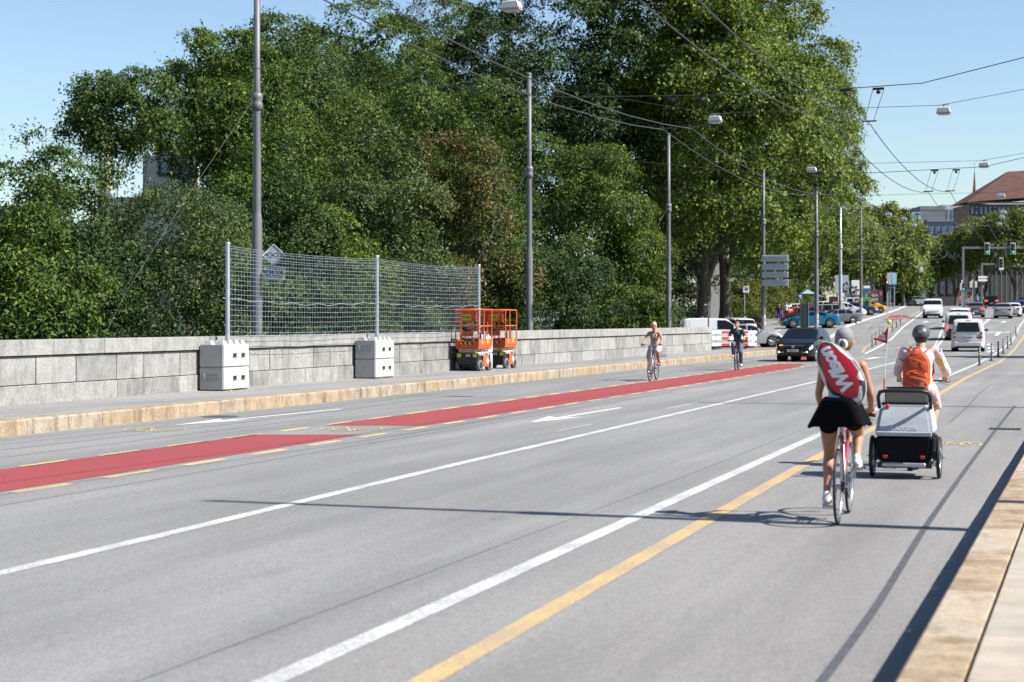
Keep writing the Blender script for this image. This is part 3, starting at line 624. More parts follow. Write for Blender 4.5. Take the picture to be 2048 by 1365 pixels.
# ---- trees up the street
for i, (px, dd, top, hw, zb, lab) in enumerate((
    (1705, 232, 424, 52, 6.5, 'street tree behind the first galvanised pole up the street'),
    (1760, 240, 405, 55, 6.5, 'street tree with the tallest crown left of the red roofed house'),
    (1808, 255, 440, 40, 6.8, 'street tree in front of the red roofed house'),
    (1862, 285, 486, 46, 9.0, 'street tree in front of the glass corner building'),
    (1912, 290, 474, 48, 10.0, 'street tree behind the overhead traffic lights'),
    (1968, 280, 432, 60, 10.5, 'street tree before the big brown roofed building'),
    (2030, 270, 420, 60, 10.0, 'street tree at the right picture edge up the street'),
    (1800, 262, 500, 40, 4.2, 'dark street tree low behind the yellow car'))):
    tree('street_tree', lab, px, -30, top, hw, zb, 'far' if i < 7 else 'mid', 'plane trees up the street', 12, 950, 40, .42, .75, 90 + i, bark=M_PBARK, trunk_r=.3, dy=dd, ground=zr(dd * .95) - .1)
_r = thing('street_tree', 'roadside tree on the camera side whose shade falls across the near lane', 'tree', (2.9, 88, 0))
MB().tube([(0, 0, 0), (.1, 0, 2.5), (0, .1, 5), (.1, .1, 7)], [.16, .13, .1, .05], 8).build('trunk', M_BARK, _r)
leaf_cloud('crown', make_lobes(0, 0, 5.2, 9.6, 2.0, 9, 7), 420, 34, .2, .4, LM['mid'], _r, 121)
# ================================================================== buildings
M_PALE = mat('pale_facade', (.62, .60, .56), .85, var=.1, vscale=.8)
M_GREYF = mat('grey_panel_facade', (.15, .16, .175), .7, var=.12, vscale=.6)
M_DARKF = mat('shaded_stone_facade', (.05, .05, .05), .9, var=.2, vscale=.5)
M_GLASSB = mat('window_glass_blue', (.10, .17, .26), .12, spec=.8, coat=.3)
M_GLASSD = mat('window_glass_dark', (.03, .035, .045), .1, spec=.7)
M_FRAME = mat('dark_window_frame', (.04, .05, .07), .5)
M_ROOF = mat('brown_red_roof_tiles', (.085, .036, .028), .85, var=.3, vscale=.7, stretch=(1, 1, 3), bump=.5, bscale=3)
M_ROOFO = mat('orange_roof_tiles', (.42, .15, .075), .85, var=.2, vscale=.8)
def face_box(root, nm, m, c, d, bevel=0): return MB().box(c, d).build(nm, m, root, bevel=bevel)
# pale building far behind the left trees
d = 104.0; o = at(262, HZ, d); yaw = TH
b = thing('white_building', 'pale building with a blue window glimpsed through the trees on the far left', 'building', (o.x, o.y, -6), yaw)
k = d / FPX
def lx(px): return (px - 262) * k
def lz(py): return CAMZ + (HZ - py) * k + 6
wall = face_box(b, 'wall', M_PALE, (lx(318), 4, lz(310) / 2), (lx(330) - lx(288) + .9, 7, lz(310)))
col_ = MB(); col_.cyl((lx(187), 3, 0), (lx(187), 3, lz(262)), .42, n=16); col_.build('round_stair_tower', M_PALE, b)
tw = face_box(b, 'wall', M_PALE, (lx(345), 1.2, lz(286) / 2), (2.0, 3.0, lz(286)))
wn_ = face_box(b, 'window', M_FRAME, (lx(340), -.34, lz(332)), (1.25, .1, 1.3)); face_box(b, 'pane', M_GLASSB, (lx(336), -.4, lz(331)), (.62, .06, 1.0)).parent = wn_; face_box(b, 'pane', M_GLASSB, (lx(355), -.4, lz(331)), (.38, .06, 1.0)).parent = wn_
face_box(b, 'wall', M_PALE, (lx(235), 6, lz(388) / 2), (3.2, 6, lz(388)))
for px in (215, 232, 250):
    w_ = face_box(b, 'window', M_FRAME, (lx(px), 2.95, lz(398)), (.5, .1, .6)); face_box(b, 'pane', M_GLASSB, (lx(px), 2.88, lz(398)), (.38, .06, .5)).parent = w_
# white building fragments behind the plane trunks
o = at(1433, HZ, 152); b = thing('white_house', 'white house wall seen between the two plane trunks', 'building', (o.x, o.y, zr(o.y)), TH)
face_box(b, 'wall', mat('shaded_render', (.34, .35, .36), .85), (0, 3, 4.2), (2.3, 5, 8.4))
for i in range(4):
    w_ = face_box(b, 'window', M_FRAME, (-.75 + i * .5, .46, 6.4), (.36, .1, 1.3)); face_box(b, 'pane', M_GLASSB, (-.75 + i * .5, .38, 6.4), (.26, .06, 1.15)).parent = w_
MB().prism([(-1.4, 8.4), (1.4, 8.4), (1, 9.4), (-1, 9.4)], 'y', .2, 5.8).build('roof', M_ROOF, b)
# dark arcaded building that closes the street
o = at(1935, HZ, 318); gz = zr(o.y); b = thing('arcade_building', 'long shaded stone building with tall windows and arches closing the street', 'building', (o.x, o.y, gz), TH)
k = 318 / FPX
def wx(px): return (px - 1935) * k
wall = face_box(b, 'wall', M_DARKF, (4, 5, 6.2), (30, 6, 12.4))
for i in range(9):
    px = 1843 + i * 15.5
    if px > 1975: break
    w_ = face_box(b, 'window', M_FRAME, (wx(px), 1.96, 4.6), (.95, .14, 5.2)); face_box(b, 'pane', M_GLASSD, (wx(px), 1.86, 4.6), (.75, .08, 4.9)).parent = w_
for i in range(7):
    px = 1992 + i * 10.5; x = wx(px)
    poly = [(x - .42, .3), (x + .42, .3)] + [(x + .42 * math.cos(a), 5.2 + .42 * math.sin(a)) for a in np.linspace(0, math.pi, 9)]
    MB().prism(poly, 'y', 1.9, 2.02).build('arch_opening', M_GLASSD, b)
    face_box(b, 'pilaster', mat('pale_stone', (.16, .155, .15), .9, var=.1), (x + .52, 1.9, 3.1), (.14, .25, 6.2))
face_box(b, 'cornice', M_GREYF, (4, 1.8, 7.2), (30, .5, .25))
gl = face_box(b, 'glass_stair', M_GLASSB, (wx(1847), 1.6, 5.2), (1.3, 1.4, 9.5))
for i in range(7): face_box(b, 'glazing_bar', M_FRAME, (wx(1847), .88, 1.2 + i * 1.4), (1.34, .06, .09)).parent = gl
# grey glass corner building
o = at(1880, HZ, 372); b = thing('corner_building', 'grey office building with a glazed corner and white top storey', 'building', (o.x, o.y, zr(o.y)), TH)
k = 372 / FPX
def wz(py): return CAMZ + (HZ - py) * k - zr(o.y)
def wx(px): return (px - 1880) * k
face_box(b, 'wall', M_GREYF, (wx(1868), 6, wz(412) / 2), (wx(1893) - wx(1842), 10, wz(412)))
gc = face_box(b, 'glass_corner', mat('pale_blue_glass', (.28, .42, .50), .12, spec=.8), (wx(1836), 4, wz(424) / 2), (wx(1843) - wx(1829), 7, wz(424)))
for i in range(8): face_box(b, 'glazing_bar', M_FRAME, (wx(1836), .46, wz(424) - .4 - i * 1.4), (1.5, .06, .12)).parent = gc
face_box(b, 'glazing_bar', M_FRAME, (wx(1836), .45, wz(424) / 2), (.1, .05, wz(424))).parent = gc
up_ = face_box(b, 'top_storey', mat('white_render', (.36, .40, .46), .8), (wx(1920), 7, (wz(408) + wz(446)) / 2), (wx(1950) - wx(1893), 8, wz(408) - wz(446)))
for i in range(4):
    w_ = face_box(b, 'window', M_FRAME, (wx(1901 + i * 10), 2.95, wz(427)), (.55, .1, 1.7)); face_box(b, 'pane', M_GLASSB, (wx(1901 + i * 10), 2.88, wz(427)), (.4, .06, 1.5)).parent = w_
face_box(b, 'wall', mat('blue_grey_facade', (.20, .25, .31), .7), (wx(1895), 4, wz(446) / 2), (wx(1940) - wx(1850), 12, wz(446)))
face_box(b, 'parapet_band', M_GREYF, (wx(1895), 3.8, wz(443)), (wx(1941) - wx(1849), 12.2, .5))
for i in range(6):
    w_ = face_box(b, 'window', M_FRAME, (wx(1856 + i * 13), -2.05, wz(462)), (.9, .1, 1.8)); face_box(b, 'pane', M_GLASSB, (wx(1856 + i * 13), -2.12, wz(462)), (.74, .06, 1.6)).parent = w_
# big building with the brown tiled roof
o = at(2010, HZ, 330); b = thing('large_roofed_building', 'large building with a brown red hipped tile roof above the street trees', 'building', (o.x, o.y, zr(o.y)), TH)
k = 330 / FPX
def wz(py): return CAMZ + (HZ - py) * k - zr(o.y)
def wx(px): return (px - 2010) * k
x0, x1 = wx(1941), wx(2110)
face_box(b, 'wall', mat('brown_grey_facade', (.17, .15, .13), .85, var=.1), ((x0 + x1) / 2, 7, wz(408) / 2), (x1 - x0, 12, wz(408)))
ze, zt_ = wz(404), wz(338); rf = MB()
e0 = [(x0 - .5, .4, ze), (x1, .4, ze + 1.2), (x1, 13.6, ze + 1.2), (x0 - .5, 13.6, ze)]; r0 = [(wx(2036), 6, zt_), (x1, 6, zt_ + .4), (x1, 8, zt_ + .4), (wx(2036), 8, zt_)]
rf.add(e0 + r0, [(0, 1, 5, 4), (2, 3, 7, 6), (3, 0, 4, 7), (4, 5, 6, 7), (0, 3, 2, 1), (1, 2, 6, 5)]); roof = rf.build('roof', M_ROOF, b)
for i in range(14):
    px = 1947 + i * 9; w_ = face_box(b, 'window', M_FRAME, (wx(px), .95, wz(421)), (.62, .12, 1.6)); face_box(b, 'pane', M_GLASSB, (wx(px), .86, wz(421)), (.46, .06, 1.4)).parent = w_
face_box(b, 'eave', mat('dark_timber', (.06, .05, .045), .8), ((x0 + x1) / 2, .6, ze - .15), (x1 - x0 + 1, .9, .25))
# church spire
o = at(1949, HZ, 520); b = thing('church_spire', 'slim reddish church spire above the roofs', 'spire', (o.x, o.y, 4.5), TH); k = 520 / FPX
zt_ = CAMZ + (HZ - 338) * k - 4.5; zb_ = CAMZ + (HZ - 412) * k - 4.5
face_box(b, 'tower', M_PALE, (0, 0, zb_ / 2), (2.2, 2.2, zb_)); MB().tube([(0, 0, zb_ - .3), (0, 0, zb_ + 3.2), (0, 0, zt_)], [1.05, .62, .03], 8).build('spire', mat('spire_shingle', (.28, .12, .10), .8), b)
MB().cyl((0, 0, zt_ - .2), (0, 0, zt_ + 1.8), .05, n=6).build('finial', M_FRAME, b)
# house with the orange gable
o = at(1800, HZ, 330); b = thing('red_roofed_house', 'house with an orange tiled gable roof behind the street trees', 'building', (o.x, o.y, zr(o.y)), TH); k = 330 / FPX
ze, zt_ = CAMZ + (HZ - 478) * k - zr(o.y), CAMZ + (HZ - 413) * k - zr(o.y)
face_box(b, 'wall', mat('ochre_render', (.40, .32, .24), .85), (0, 5, ze / 2), (5.2, 10, ze)); pl = [(-3.1, ze - .1), (3.2, ze - .1), (-1.6, zt_), (-2.4, zt_)]
MB().prism([(-3.0, ze - .1), (3.6, ze - .1), (-1.2, zt_), (-2.2, zt_)], 'y', .4, 10).build('roof', M_ROOFO, b)
MB().prism([(-9, ze + 1.2), (-3.0, ze + 1.2), (-3.4, zt_ - .5), (-8, zt_ - .8)], 'y', 3, 10).build('roof', M_ROOF, b)
face_box(b, 'wall', M_PALE, (-6, 6, ze / 2 + .6), (5.6, 5.9, ze + 1.2))
for i in range(2):
    w_ = face_box(b, 'window', M_FRAME, (-1.3 + i * 2.2, -.04, ze - 1.4), (.8, .1, 1.3)); face_box(b, 'pane', M_GLASSD, (-1.3 + i * 2.2, -.1, ze - 1.4), (.65, .06, 1.15)).parent = w_
# ================================================================== poles, lamps, wires
M_POLE = mat('dark_grey_painted_steel', (.135, .138, .15), .5, metal=.1, var=.15, vscale=3)
M_POLEB = mat('weathered_brown_steel', (.12, .105, .10), .6, var=.2, vscale=3)
M_GALV = mat('galvanised_steel', (.42, .46, .52), .42, metal=.55, var=.16, vscale=6)
M_STICK = mat('sticker_patchwork', (.16, .16, .17), .6, var=.6, vscale=9, col2=(.55, .54, .52), vsharp=(.48, .56))
M_LAMPT = mat('lamp_housing_white', (.62, .63, .63), .5, var=.06, vscale=4)
M_LAMPB = mat('lamp_housing_grey', (.28, .31, .35), .5)
M_LENS = mat('lamp_lens', (.55, .52, .48), .15, spec=.7)
M_WIRE = mat('dark_wire', (.055, .055, .06), .5, metal=.3)
M_BLK = mat('black_plastic', (.012, .012, .014), .5, var=.2, vscale=8)
PX_ = -19.5; SPAN = [38.5 + 21.5 * k for k in range(0, 9)]
def pole(label, loc, H, r=.115, m=None, steps=((.47, .78), (.72, .66)), arm=True, stick=True, group='catenary and lamp poles', z0=0.0):
    m = m or M_POLE; root = thing('street_pole', label, 'pole', loc, group=group); mb = MB()
    h1, h2 = steps[0][0] * H, steps[1][0] * H; r1, r2 = r * steps[0][1], r * steps[1][1]
    mb.lathe([(r * 1.02, z0), (r, z0 + .6), (r, h1 - .12), (r1 * 1.05, h1), (r1, h1 + .1), (r1, h2 - .05), (r2 * 1.2, h2), (r2, h2 + .12), (r2 * .9, H), (0.001, H)], 14)
    mb.build('shaft', m, root)
    c = MB(); c.lathe([(r1 * 1.02, h2 - .42), (r1 * 1.45, h2 - .40), (r1 * 1.45, h2 - .25), (r1 * 1.15, h2 - .2), (r1 * 1.45, h2 - .15), (r1 * 1.4, h2 - .02), (r1, h2)], 14); c.build('collar', m, root)
    k = MB(); k.ball((0, 0, H), (r2 * 1.15, r2 * 1.15, .06), 10, 5); k.build('cap', mat('verdigris_cap', (.16, .24, .23), .6), root)
    if arm:
        a = MB(); a.cyl((0, 0, h2 - .5), (.75, 0, h2 - .56), .018, n=6); a.build('wire_bracket', M_WIRE, root)
    if stick:
        s = MB(); s.lathe([(r * 1.018 + .002, z0 + .35), (r * 1.012 + .002, z0 + 1.9)], 14); s.build('sticker_band', M_STICK, root)
    return root
for i, (s, lab) in enumerate(((SPAN[0], 'tallest grey pole behind the wire fence with the diamond sign'), (SPAN[1], 'grey pole behind the parapet right of the orange lifts'), (SPAN[2], 'grey pole behind the parapet near the woman in the light dress'))):
    r_ = pole(lab, (PX_, s, -1.2), 11.85, .125, z0=0)
    # tie wire that slants back to the slope
    MB().tube([(0, 0, 8.5), (-.8, -2.0, 5.9), (-1.5, -3.6, 3.6), (-2.1, -4.8, 1.2)], .0042, 5).build('tie_wire', M_POLE, r_)
p4 = G(1527, 687); pole('stickered pole on the pavement carrying four stacked sign backs', (p4.x, p4.y, p4.z), 11.6, .15)
p5 = G(1633, 668); p5 = Vector((-19.3, 122, zr(122))); q5 = at(1634, 640, depth_of(p5)); pole('stickered pole behind the black hatchback beside the dark pillar', (at(1633, 640, 121).x, at(1633, 640, 121).y, zr(at(1633, 640, 121).y)), 10.6, .15)
def pole_px(px, base, top, lab, r, m, **k):
    b_ = G(px, base); d_ = depth_of(b_); H = CAMZ + (HZ - top) * d_ / FPX - b_.z
    return pole(lab, b_, H, r, m, **k), b_, d_
pole_px(1681, 645.5, 415, 'galvanised pole behind the blue coupe', .165, M_GALV, steps=((.42, .82), (.68, .62)))
pole_px(1722, 635, 418, 'dark brown pole beside the green poster', .15, M_POLEB)
pole_px(1749, 613, 451, 'galvanised pole beside the dark posters up the street', .19, M_GALV, steps=((.42, .82), (.68, .62)), arm=False)
pole_px(1782.5, 611, 460, 'thin dark pole with a blue poster frame up the street', .12, M_POLEB, stick=False)
for i, s in enumerate(((3.6, 15.42), (3.6, 37.3), (3.6, 59.0))):                 # the other side of the bridge: only their shadows fall into view
    pole(['near pole on the camera side pavement whose shadow crosses the lanes', 'second pole on the camera side pavement', 'third pole on the camera side pavement'][i], (s[0], s[1], KH), 11.7, .12, stick=False)
# lamps on span wires
def lamp(x, y, z, lab, sz=.84):
    root = thing('hanging_lamp', lab, 'lamp', (x, y, z), group='street lamps hung on span wires'); mb = MB()
    mb.prism([(-.26, 0), (.26, 0), (.27, .05), (.22, .20), (-.22, .20), (-.27, .05)], 'y', -.17, .17); h = mb.build('housing', M_LAMPT, root, bevel=.02)
    MB().prism([(-.27, -.045), (.27, -.045), (.28, .0), (-.28, .0)], 'y', -.18, .18).build('rim', M_LAMPB, root)
    MB().prism([(-.17, -.10), (.17, -.10), (.25, -.045), (-.25, -.045)], 'y', -.15, .15).build('lens', M_LENS, root, bevel=.01)
    n = MB(); n.cyl((0, 0, .2), (0, 0, .29), .025, n=6); n.box((0, 0, .30), (.42, .04, .03)); n.build('hanger', M_LAMPB, root)
    root.scale = (sz, sz, sz); return root
def span_z(t): return 9.9 - 1.05 * (1 - (2 * t - 1) ** 2)
LZ = 8.97
for k, s in enumerate(SPAN[:7]):
    gz = zr(s); b0 = bend(s)
    for x, side in ((-12.7, 'over the oncoming lanes'), (-4.95, 'over the near lane')):
        o_ = ['first', 'second', 'third', 'fourth', 'fifth', 'sixth', 'seventh'][k]
        lamp(x + b0 - (.25 if k == 0 else 0), s, LZ + gz - .3 + (.35 if k == 0 else .05), f'{o_} street lamp {side} counted from the camera')
    w = MB(); P = [(PX_ + b0, s, 10.3 + gz), (-12.7 + b0, s, LZ + gz + (.30 if k == 0 else 0)), (-8.9 + b0, s, LZ + gz + (.30 if k == 0 else .02)), (-5.1 + b0, s, LZ + gz + (.30 if k == 0 else 0)), (3.6 + b0, s, 10.3 + gz)]
    w.tube(P, .0085, 4); tag(w.build('span_wire', M_WIRE), ['first', 'second', 'third', 'fourth', 'fifth', 'sixth', 'seventh'][k] + ' lamp span wire stretched across the street from the camera', 'wire', 'lamp span wires')
# trolley wires: two pairs, kinked at each support
TR = [-9.25, -8.6, -5.42, -4.72]; SUP = [-5, 16.5] + [s - .3 for s in SPAN]; TZ = 6.05
for k, x in enumerate(TR):
    P = []
    for a, b_ in zip(SUP[:-1], SUP[1:]):
        for i in range(8):
            t = i / 8; y = a + (b_ - a) * t; P.append((x + bend(y) + (0.0), y, TZ + zr(y) - .42 * 4 * t * (1 - t)))
    tag(MB().tube(P, .0105, 5, caps=False).build('trolley_wire', M_WIRE), ['outer trolley wire over the oncoming lane', 'inner trolley wire over the oncoming lane', 'inner trolley wire over the near lane', 'outer trolley wire over the near lane'][k], 'wire', 'trolley bus wires')
for k, s in enumerate(SUP[2:7]):
    gz = zr(s); b0 = bend(s); hz = 6.75 + gz
    root = thing('wire_suspension', ['first', 'second', 'third', 'fourth', 'fifth', 'sixth'][k] + ' trolley wire suspension across the street from the camera', 'wire suspension', (0, s, 0), group='trolley wire suspensions')
    MB().tube([(PX_ + b0, 0, 7.9 + gz), (-11.5 + b0, 0, hz + .12), (-7 + b0, 0, hz), (-3.6 + b0, 0, hz + .1), (3.6 + b0, 0, 8.4 + gz)], .010, 5).build('cross_wire', M_WIRE, root)
    for x in TR:
        g_ = MB(); g_.box((x + b0 + .2, 0, hz + .02), (.24, .05, .05)); g_.ball((x + b0 + .2, 0, hz - .05), (.05, .04, .045), 8, 5); g_.build('insulator', M_BLK, root)
        for o_ in (-.12, .12): MB().tube([(x + b0 + .2 + o_, 0, hz), (x + b0 + o_ * .8, 0, TZ + gz + .03)], .006, 4).build('hanger_wire', M_WIRE, root)
        MB().tube([(x + b0 - .16, 0, TZ + gz + .03), (x + b0 + .16, 0, TZ + gz + .03)], .018, 5).build('clamp', M_WIRE, root)
for i, (a, b_) in enumerate((((1700, 520, 150), (1905, 512, 300)), ((1690, 470, 150), (1860, 505, 290)), ((1840, 505, 280), (2060, 500, 280)), ((1840, 517, 280), (2060, 512, 280)), ((1830, 530, 270), (2060, 528, 270)), ((1700, 497, 150), (1800, 478, 240)))):
    A, B = at(*a), at(*b_); m_ = A.lerp(B, .5) - Vector((0, 0, .6)); tag(MB().tube([A, A.lerp(m_, .5) - Vector((0, 0, .12)), m_, m_.lerp(B, .5) - Vector((0, 0, .12)), B], .022, 4).build('overhead_wire', M_WIRE), ['sloping overhead wire from the first galvanised pole', 'upper sloping overhead wire up the street', 'top overhead wire at the junction', 'middle overhead wire at the junction', 'lowest overhead wire at the junction', 'short overhead wire between poles up the street'][i], 'wire', 'overhead wires at the junction')

# ================================================================== signs
M_SIGNB = mat('sign_back_grey', (.40, .43, .47), .45, metal=.3, var=.1, vscale=3)
M_SIGNBL = mat('sign_blue', (.02, .09, .36), .45)
M_WPAINT = mat('white_enamel', (.72, .72, .70), .45, var=.08, vscale=8)
M_INK = mat('black_marker', (.012, .012, .012), .6)
def graffiti(parent, x0, x1, z0, z1, y, n, seed, w=.012, m=None):
    r = random.Random(seed); mb = MB()
    for i in range(n):
        cx = r.uniform(x0, x1); cz = r.uniform(z0, z1); P = []
        for j in range(5): P.append((min(x1, max(x0, cx + r.uniform(-.12, .12))), y, min(z1, max(z0, cz + r.uniform(-.12, .12)))))
        mb.tube(P, w, 4)
    return mb.build('marker_scrawl', m or M_INK, parent)
# four stacked direction sign backs on the pavement pole
sg = thing('direction_sign', 'four stacked grey sign backs fixed to the stickered pavement pole', 'sign', p4 - Vector((0, .2, 0)), TH * .25); d_ = depth_of(p4); k = d_ / FPX
for py0, py1 in ((511, 524), (528, 541), (544, 556), (560, 573)):
    z = CAMZ + (HZ - (py0 + py1) / 2) * k - p4.z; h = (py1 - py0) * k
    bd = MB(); bd.box(((1551 - 1527) * k, 0, z), ((1577 - 1524) * k, .05, h)); bo = bd.build('sign_board', M_SIGNB, sg, bevel=.02)
    rb = MB(); rb.box(((1551 - 1527) * k, -.045, z + h * .28), ((1577 - 1528) * k, .03, .03)); rb.box(((1551 - 1527) * k, -.045, z - h * .28), ((1577 - 1528) * k, .03, .03)); rb.build('rail', M_GALV, bo)
# diamond and oblong boards at the first pole
P1 = Vector((PX_, SPAN[0], 0)); d_ = depth_of(P1); k = d_ / FPX
sg = thing('warning_sign', 'grey scrawled diamond sign with an oblong board below on the tallest pole', 'sign', at(548, 640, d_), TH)
zc = (HZ - 511) * k; h = 22 * k; dm = MB()
dm.prism([(0, zc - h), (h, zc), (0, zc + h), (-h, zc)], 'y', -.02, .02); a_ = dm.build('diamond_board', M_SIGNB, sg, bevel=.006)
MB().tube([(0, -.025, zc - h), (h, -.025, zc), (0, -.025, zc + h), (-h, -.025, zc)], .014, 6, closed=True).build('edge_rim', M_GALV, a_)
zo = (HZ - 548) * k; ob = MB(); ob.box((0, 0, zo), (42 * k, .04, 26 * k)); o2 = ob.build('oblong_board', M_SIGNB, sg, bevel=.006)
text_mesh('scrawled_word', 'POOX', .17, M_INK, a_, frame((0, -.024, zc), (1, 0, 0), (0, 0, 1)), sx=1.05, offset=.004); text_mesh('scrawled_word', 'POOX', .2, M_INK, o2, frame((-.04, -.024, zo + .02), (1, 0, 0), (0, 0, 1)), offset=.004)
stk = MB(); stk.lathe([(.05, -.026), (0.001, -.026)], 12, origin=(.16, 0, zo - .09), axis='y'); stk.build('round_sticker', mat('yellow_sticker', (.5, .33, .05), .6), o2)
br = MB(); br.box((-25 * k, 0, zc), (.09, .05, .25)); br.box((-25 * k, 0, zo), (.12, .05, .1)); br.build('bracket', M_GALV, sg)
# blue parking sign and ticket machine
b_ = G(1490, 627); b_ = at(1489, 640, 128); b_.z = zr(b_.y); k = 128 / FPX
sg = thing('parking_sign', 'white square sign with a blue panel on a thin post by the hedge', 'sign', b_, TH)
MB().cyl((0, 0, 0), (0, 0, CAMZ + (HZ - 575) * k - b_.z), .03, n=8).build('post', M_GALV, sg)
z = CAMZ + (HZ - 579) * k - b_.z; bd = MB(); bd.box((3 * k, -.05, z), (12 * k, .03, 13 * k)); bo = bd.build('sign_panel', M_WPAINT, sg, bevel=.004); pb = MB(); pb.box((4 * k, -.075, z + 1 * k), (6 * k, .02, 6 * k)); pb.build('blue_field', M_SIGNBL, bo)
text_mesh('letter', 'P', .17, M_WPAINT, bo, frame((4 * k, -.088, z + 1 * k), (1, 0, 0), (0, 0, 1)))
tm = thing('parking_meter', 'dark ticket machine on a post below the parking sign', 'parking meter', at(1490, 640, 127) * Vector((1, 1, 0)).x if False else Vector((b_.x + .12, b_.y - .5, b_.z)), TH)
m_ = MB(); m_.box((0, 0, .55), (.16, .16, 1.1)); m_.build('post', M_POLE, tm, bevel=.01); m_ = MB(); m_.box((0, 0, 1.42), (.34, .26, .72), taper=.88); hd = m_.build('machine_head', M_BLK, tm, bevel=.03); m_ = MB(); m_.box((0, -.135, 1.55), (.18, .02, .14)); m_.build('display', M_SIGNB, hd)
# small posts behind the parapet end
for px, top, lab in ((1417, 606, 'thin dark post with a small cross arm before the white van'), (1352, 601, 'thin dark post at the green notice beside the shrub')):
    bb = at(px, 640, 97); bb.z = zr(bb.y) + .1; k = 97 / FPX; H = CAMZ + (HZ - top) * k - bb.z
    sp = thing('sign_post', lab, 'post', bb, TH); MB().cyl((0, 0, 0), (0, 0, H), .045, n=10).build('post', M_POLE, sp)
    if px == 1417: a_ = MB(); a_.box((-.11, 0, H - .1), (.26, .03, .07)); a_.build('cross_arm', M_SIGNB, sp)
    else:
        a_ = MB(); a_.box((-.28, 0, H - .75), (.36, .05, 1.25)); gb = a_.build('notice_board', mat('deep_green_board', (.02, .14, .035), .5), sp); w_ = MB(); w_.box((-.3, -.03, H - .9), (.12, .02, .45)); w_.build('white_notice', M_WPAINT, gb)
# dark green pillar behind the black hatchback
bb = at(1608.5, 640, 128); bb.z = zr(bb.y); k = 128 / FPX; H = CAMZ + (HZ - 607) * k - bb.z
pi_ = thing('information_pillar', 'flat dark green information pillar in front of the blue coupe', 'pillar', bb, TH); m_ = MB(); m_.box((0, 0, H / 2), (15 * k, .28, H)); m_.build('body', mat('black_green_enamel', (.010, .03, .028), .3, spec=.5), pi_, bevel=.02); m_ = MB(); m_.box((8 * k, -.02, H / 2), (.03, .3, H)); m_.build('edge_trim', M_GALV, pi_)
# green poster board
bb = G(1733, 631); d_ = depth_of(bb); k = d_ / FPX
po = thing('poster_board', 'green poster with a black flapping figure on a single grey leg', 'poster', bb, TH); z0 = CAMZ + (HZ - 620) * k - bb.z; z1 = CAMZ + (HZ - 595.5) * k - bb.z
MB().box((0, 0, z0 / 2), (.22, .1, z0)).build('leg', M_POLE, po); w = 15 * k; m_ = MB(); m_.box((0, 0, (z0 + z1) / 2), (w, .12, z1 - z0)); bo = m_.build('poster', mat('poster_green', (.045, .27, .09), .5, var=.1, vscale=3), po, bevel=.02)
fg = [(-.08, -.36), (.02, -.1), (.2, -.28), (.14, .02), (.3, .1), (.16, .2), (.2, .36), (.04, .3), (-.1, .42), (-.08, .22), (-.3, .12), (-.2, .0), (-.24, -.2), (-.1, -.08)]
MB().prism([(x * 1.05, (z0 + z1) / 2 + y * 1.05) for x, y in fg], 'y', -.075, -.062).build('figure_print', M_INK, bo)
# round blue sign, tent, back boards
def board(px0, px1, py0, py1, d_, base, name, lab, m, scr=0, legs=2):
    k = d_ / FPX; c = at((px0 + px1) / 2, 640, d_); c.z = zr(c.y); o = thing(name, lab, 'sign', c, TH); w = (px1 - px0) * k; z0 = CAMZ + (HZ - py1) * k - c.z; z1 = CAMZ + (HZ - py0) * k - c.z
    m_ = MB(); m_.box((0, 0, (z0 + z1) / 2), (w, .08, z1 - z0)); bo = m_.build('board', m, o, bevel=.01)
    for s in ((-1, 1) if legs == 2 else (0,)): MB().cyl((s * w * .3, .1, 0), (s * w * .3, .1, z1 - .05), .05, n=8).build('post', M_GALV, o)
    if scr: graffiti(bo, -w * .45 if scr < 2 else 0, w * .45, z0 + .1, z0 + (z1 - z0) * .62, -.05, 26, px0, .02)
    return o, bo, w, z0, z1
board(1670, 1697, 551, 587, 178, 0, 'sign_board', 'large grey sign back scrawled with black tags behind the galvanised pole', M_SIGNB, 2)
board(1703, 1719, 561, 590, 185, 0, 'sign_board', 'smaller pale sign back covered with black tags', M_WPAINT, 1)
o, bo, w, z0, z1 = board(1774, 1793, 546, 570, 225, 0, 'poster_display', 'double poster display half grey half light blue up the street', M_SIGNB); m_ = MB(); m_.box((w * .25, -.05, (z0 + z1) / 2), (w * .44, .03, (z1 - z0) * .9)); m_.build('blue_poster', mat('pale_blue_poster', (.25, .48, .62), .4), bo)
o, bo, w, z0, z1 = board(1741, 1757, 580, 607, 215, 0, 'banner_board', 'dark poster board with white TECH lettering', mat('dark_poster', (.05, .03, .04), .6, var=.5, vscale=1.5, col2=(.16, .05, .06))); 
for i, tx in enumerate(('TECH', 'TECH')): text_mesh('lettering', tx, .36, M_WPAINT, bo, frame((0, -.052, z0 + .95 - i * .5), (1, 0, 0), (0, 0, 1)), offset=.006, sx=.85)
o, bo, w, z0, z1 = board(1758, 1765, 580, 616, 206, 0, 'banner_board', 'slim dark advertising column beside the TECH posters', mat('dark_column', (.03, .035, .05), .5)); m_ = MB(); m_.box((0, -.055, z1 - .45), (w * .8, .02, .5)); m_.build('pink_poster', mat('pink_print', (.42, .06, .12), .6), bo)
o, bo, w, z0, z1 = board(1658, 1676, 594, 612, 165, 0, 'poster_board', 'black event poster board among the parked cars', M_INK); m_ = MB(); m_.box((w * .15, -.055, z0 + (z1 - z0) * .3), (w * .6, .02, (z1 - z0) * .42)); m_.build('red_print', mat('red_print', (.30, .05, .05), .6), bo)
MB().box((w * .15, -.07, z0 + (z1 - z0) * .36), (w * .5, .004, .10)).build('pale_print', mat('pale_print', (.40, .34, .36), .6), bo)
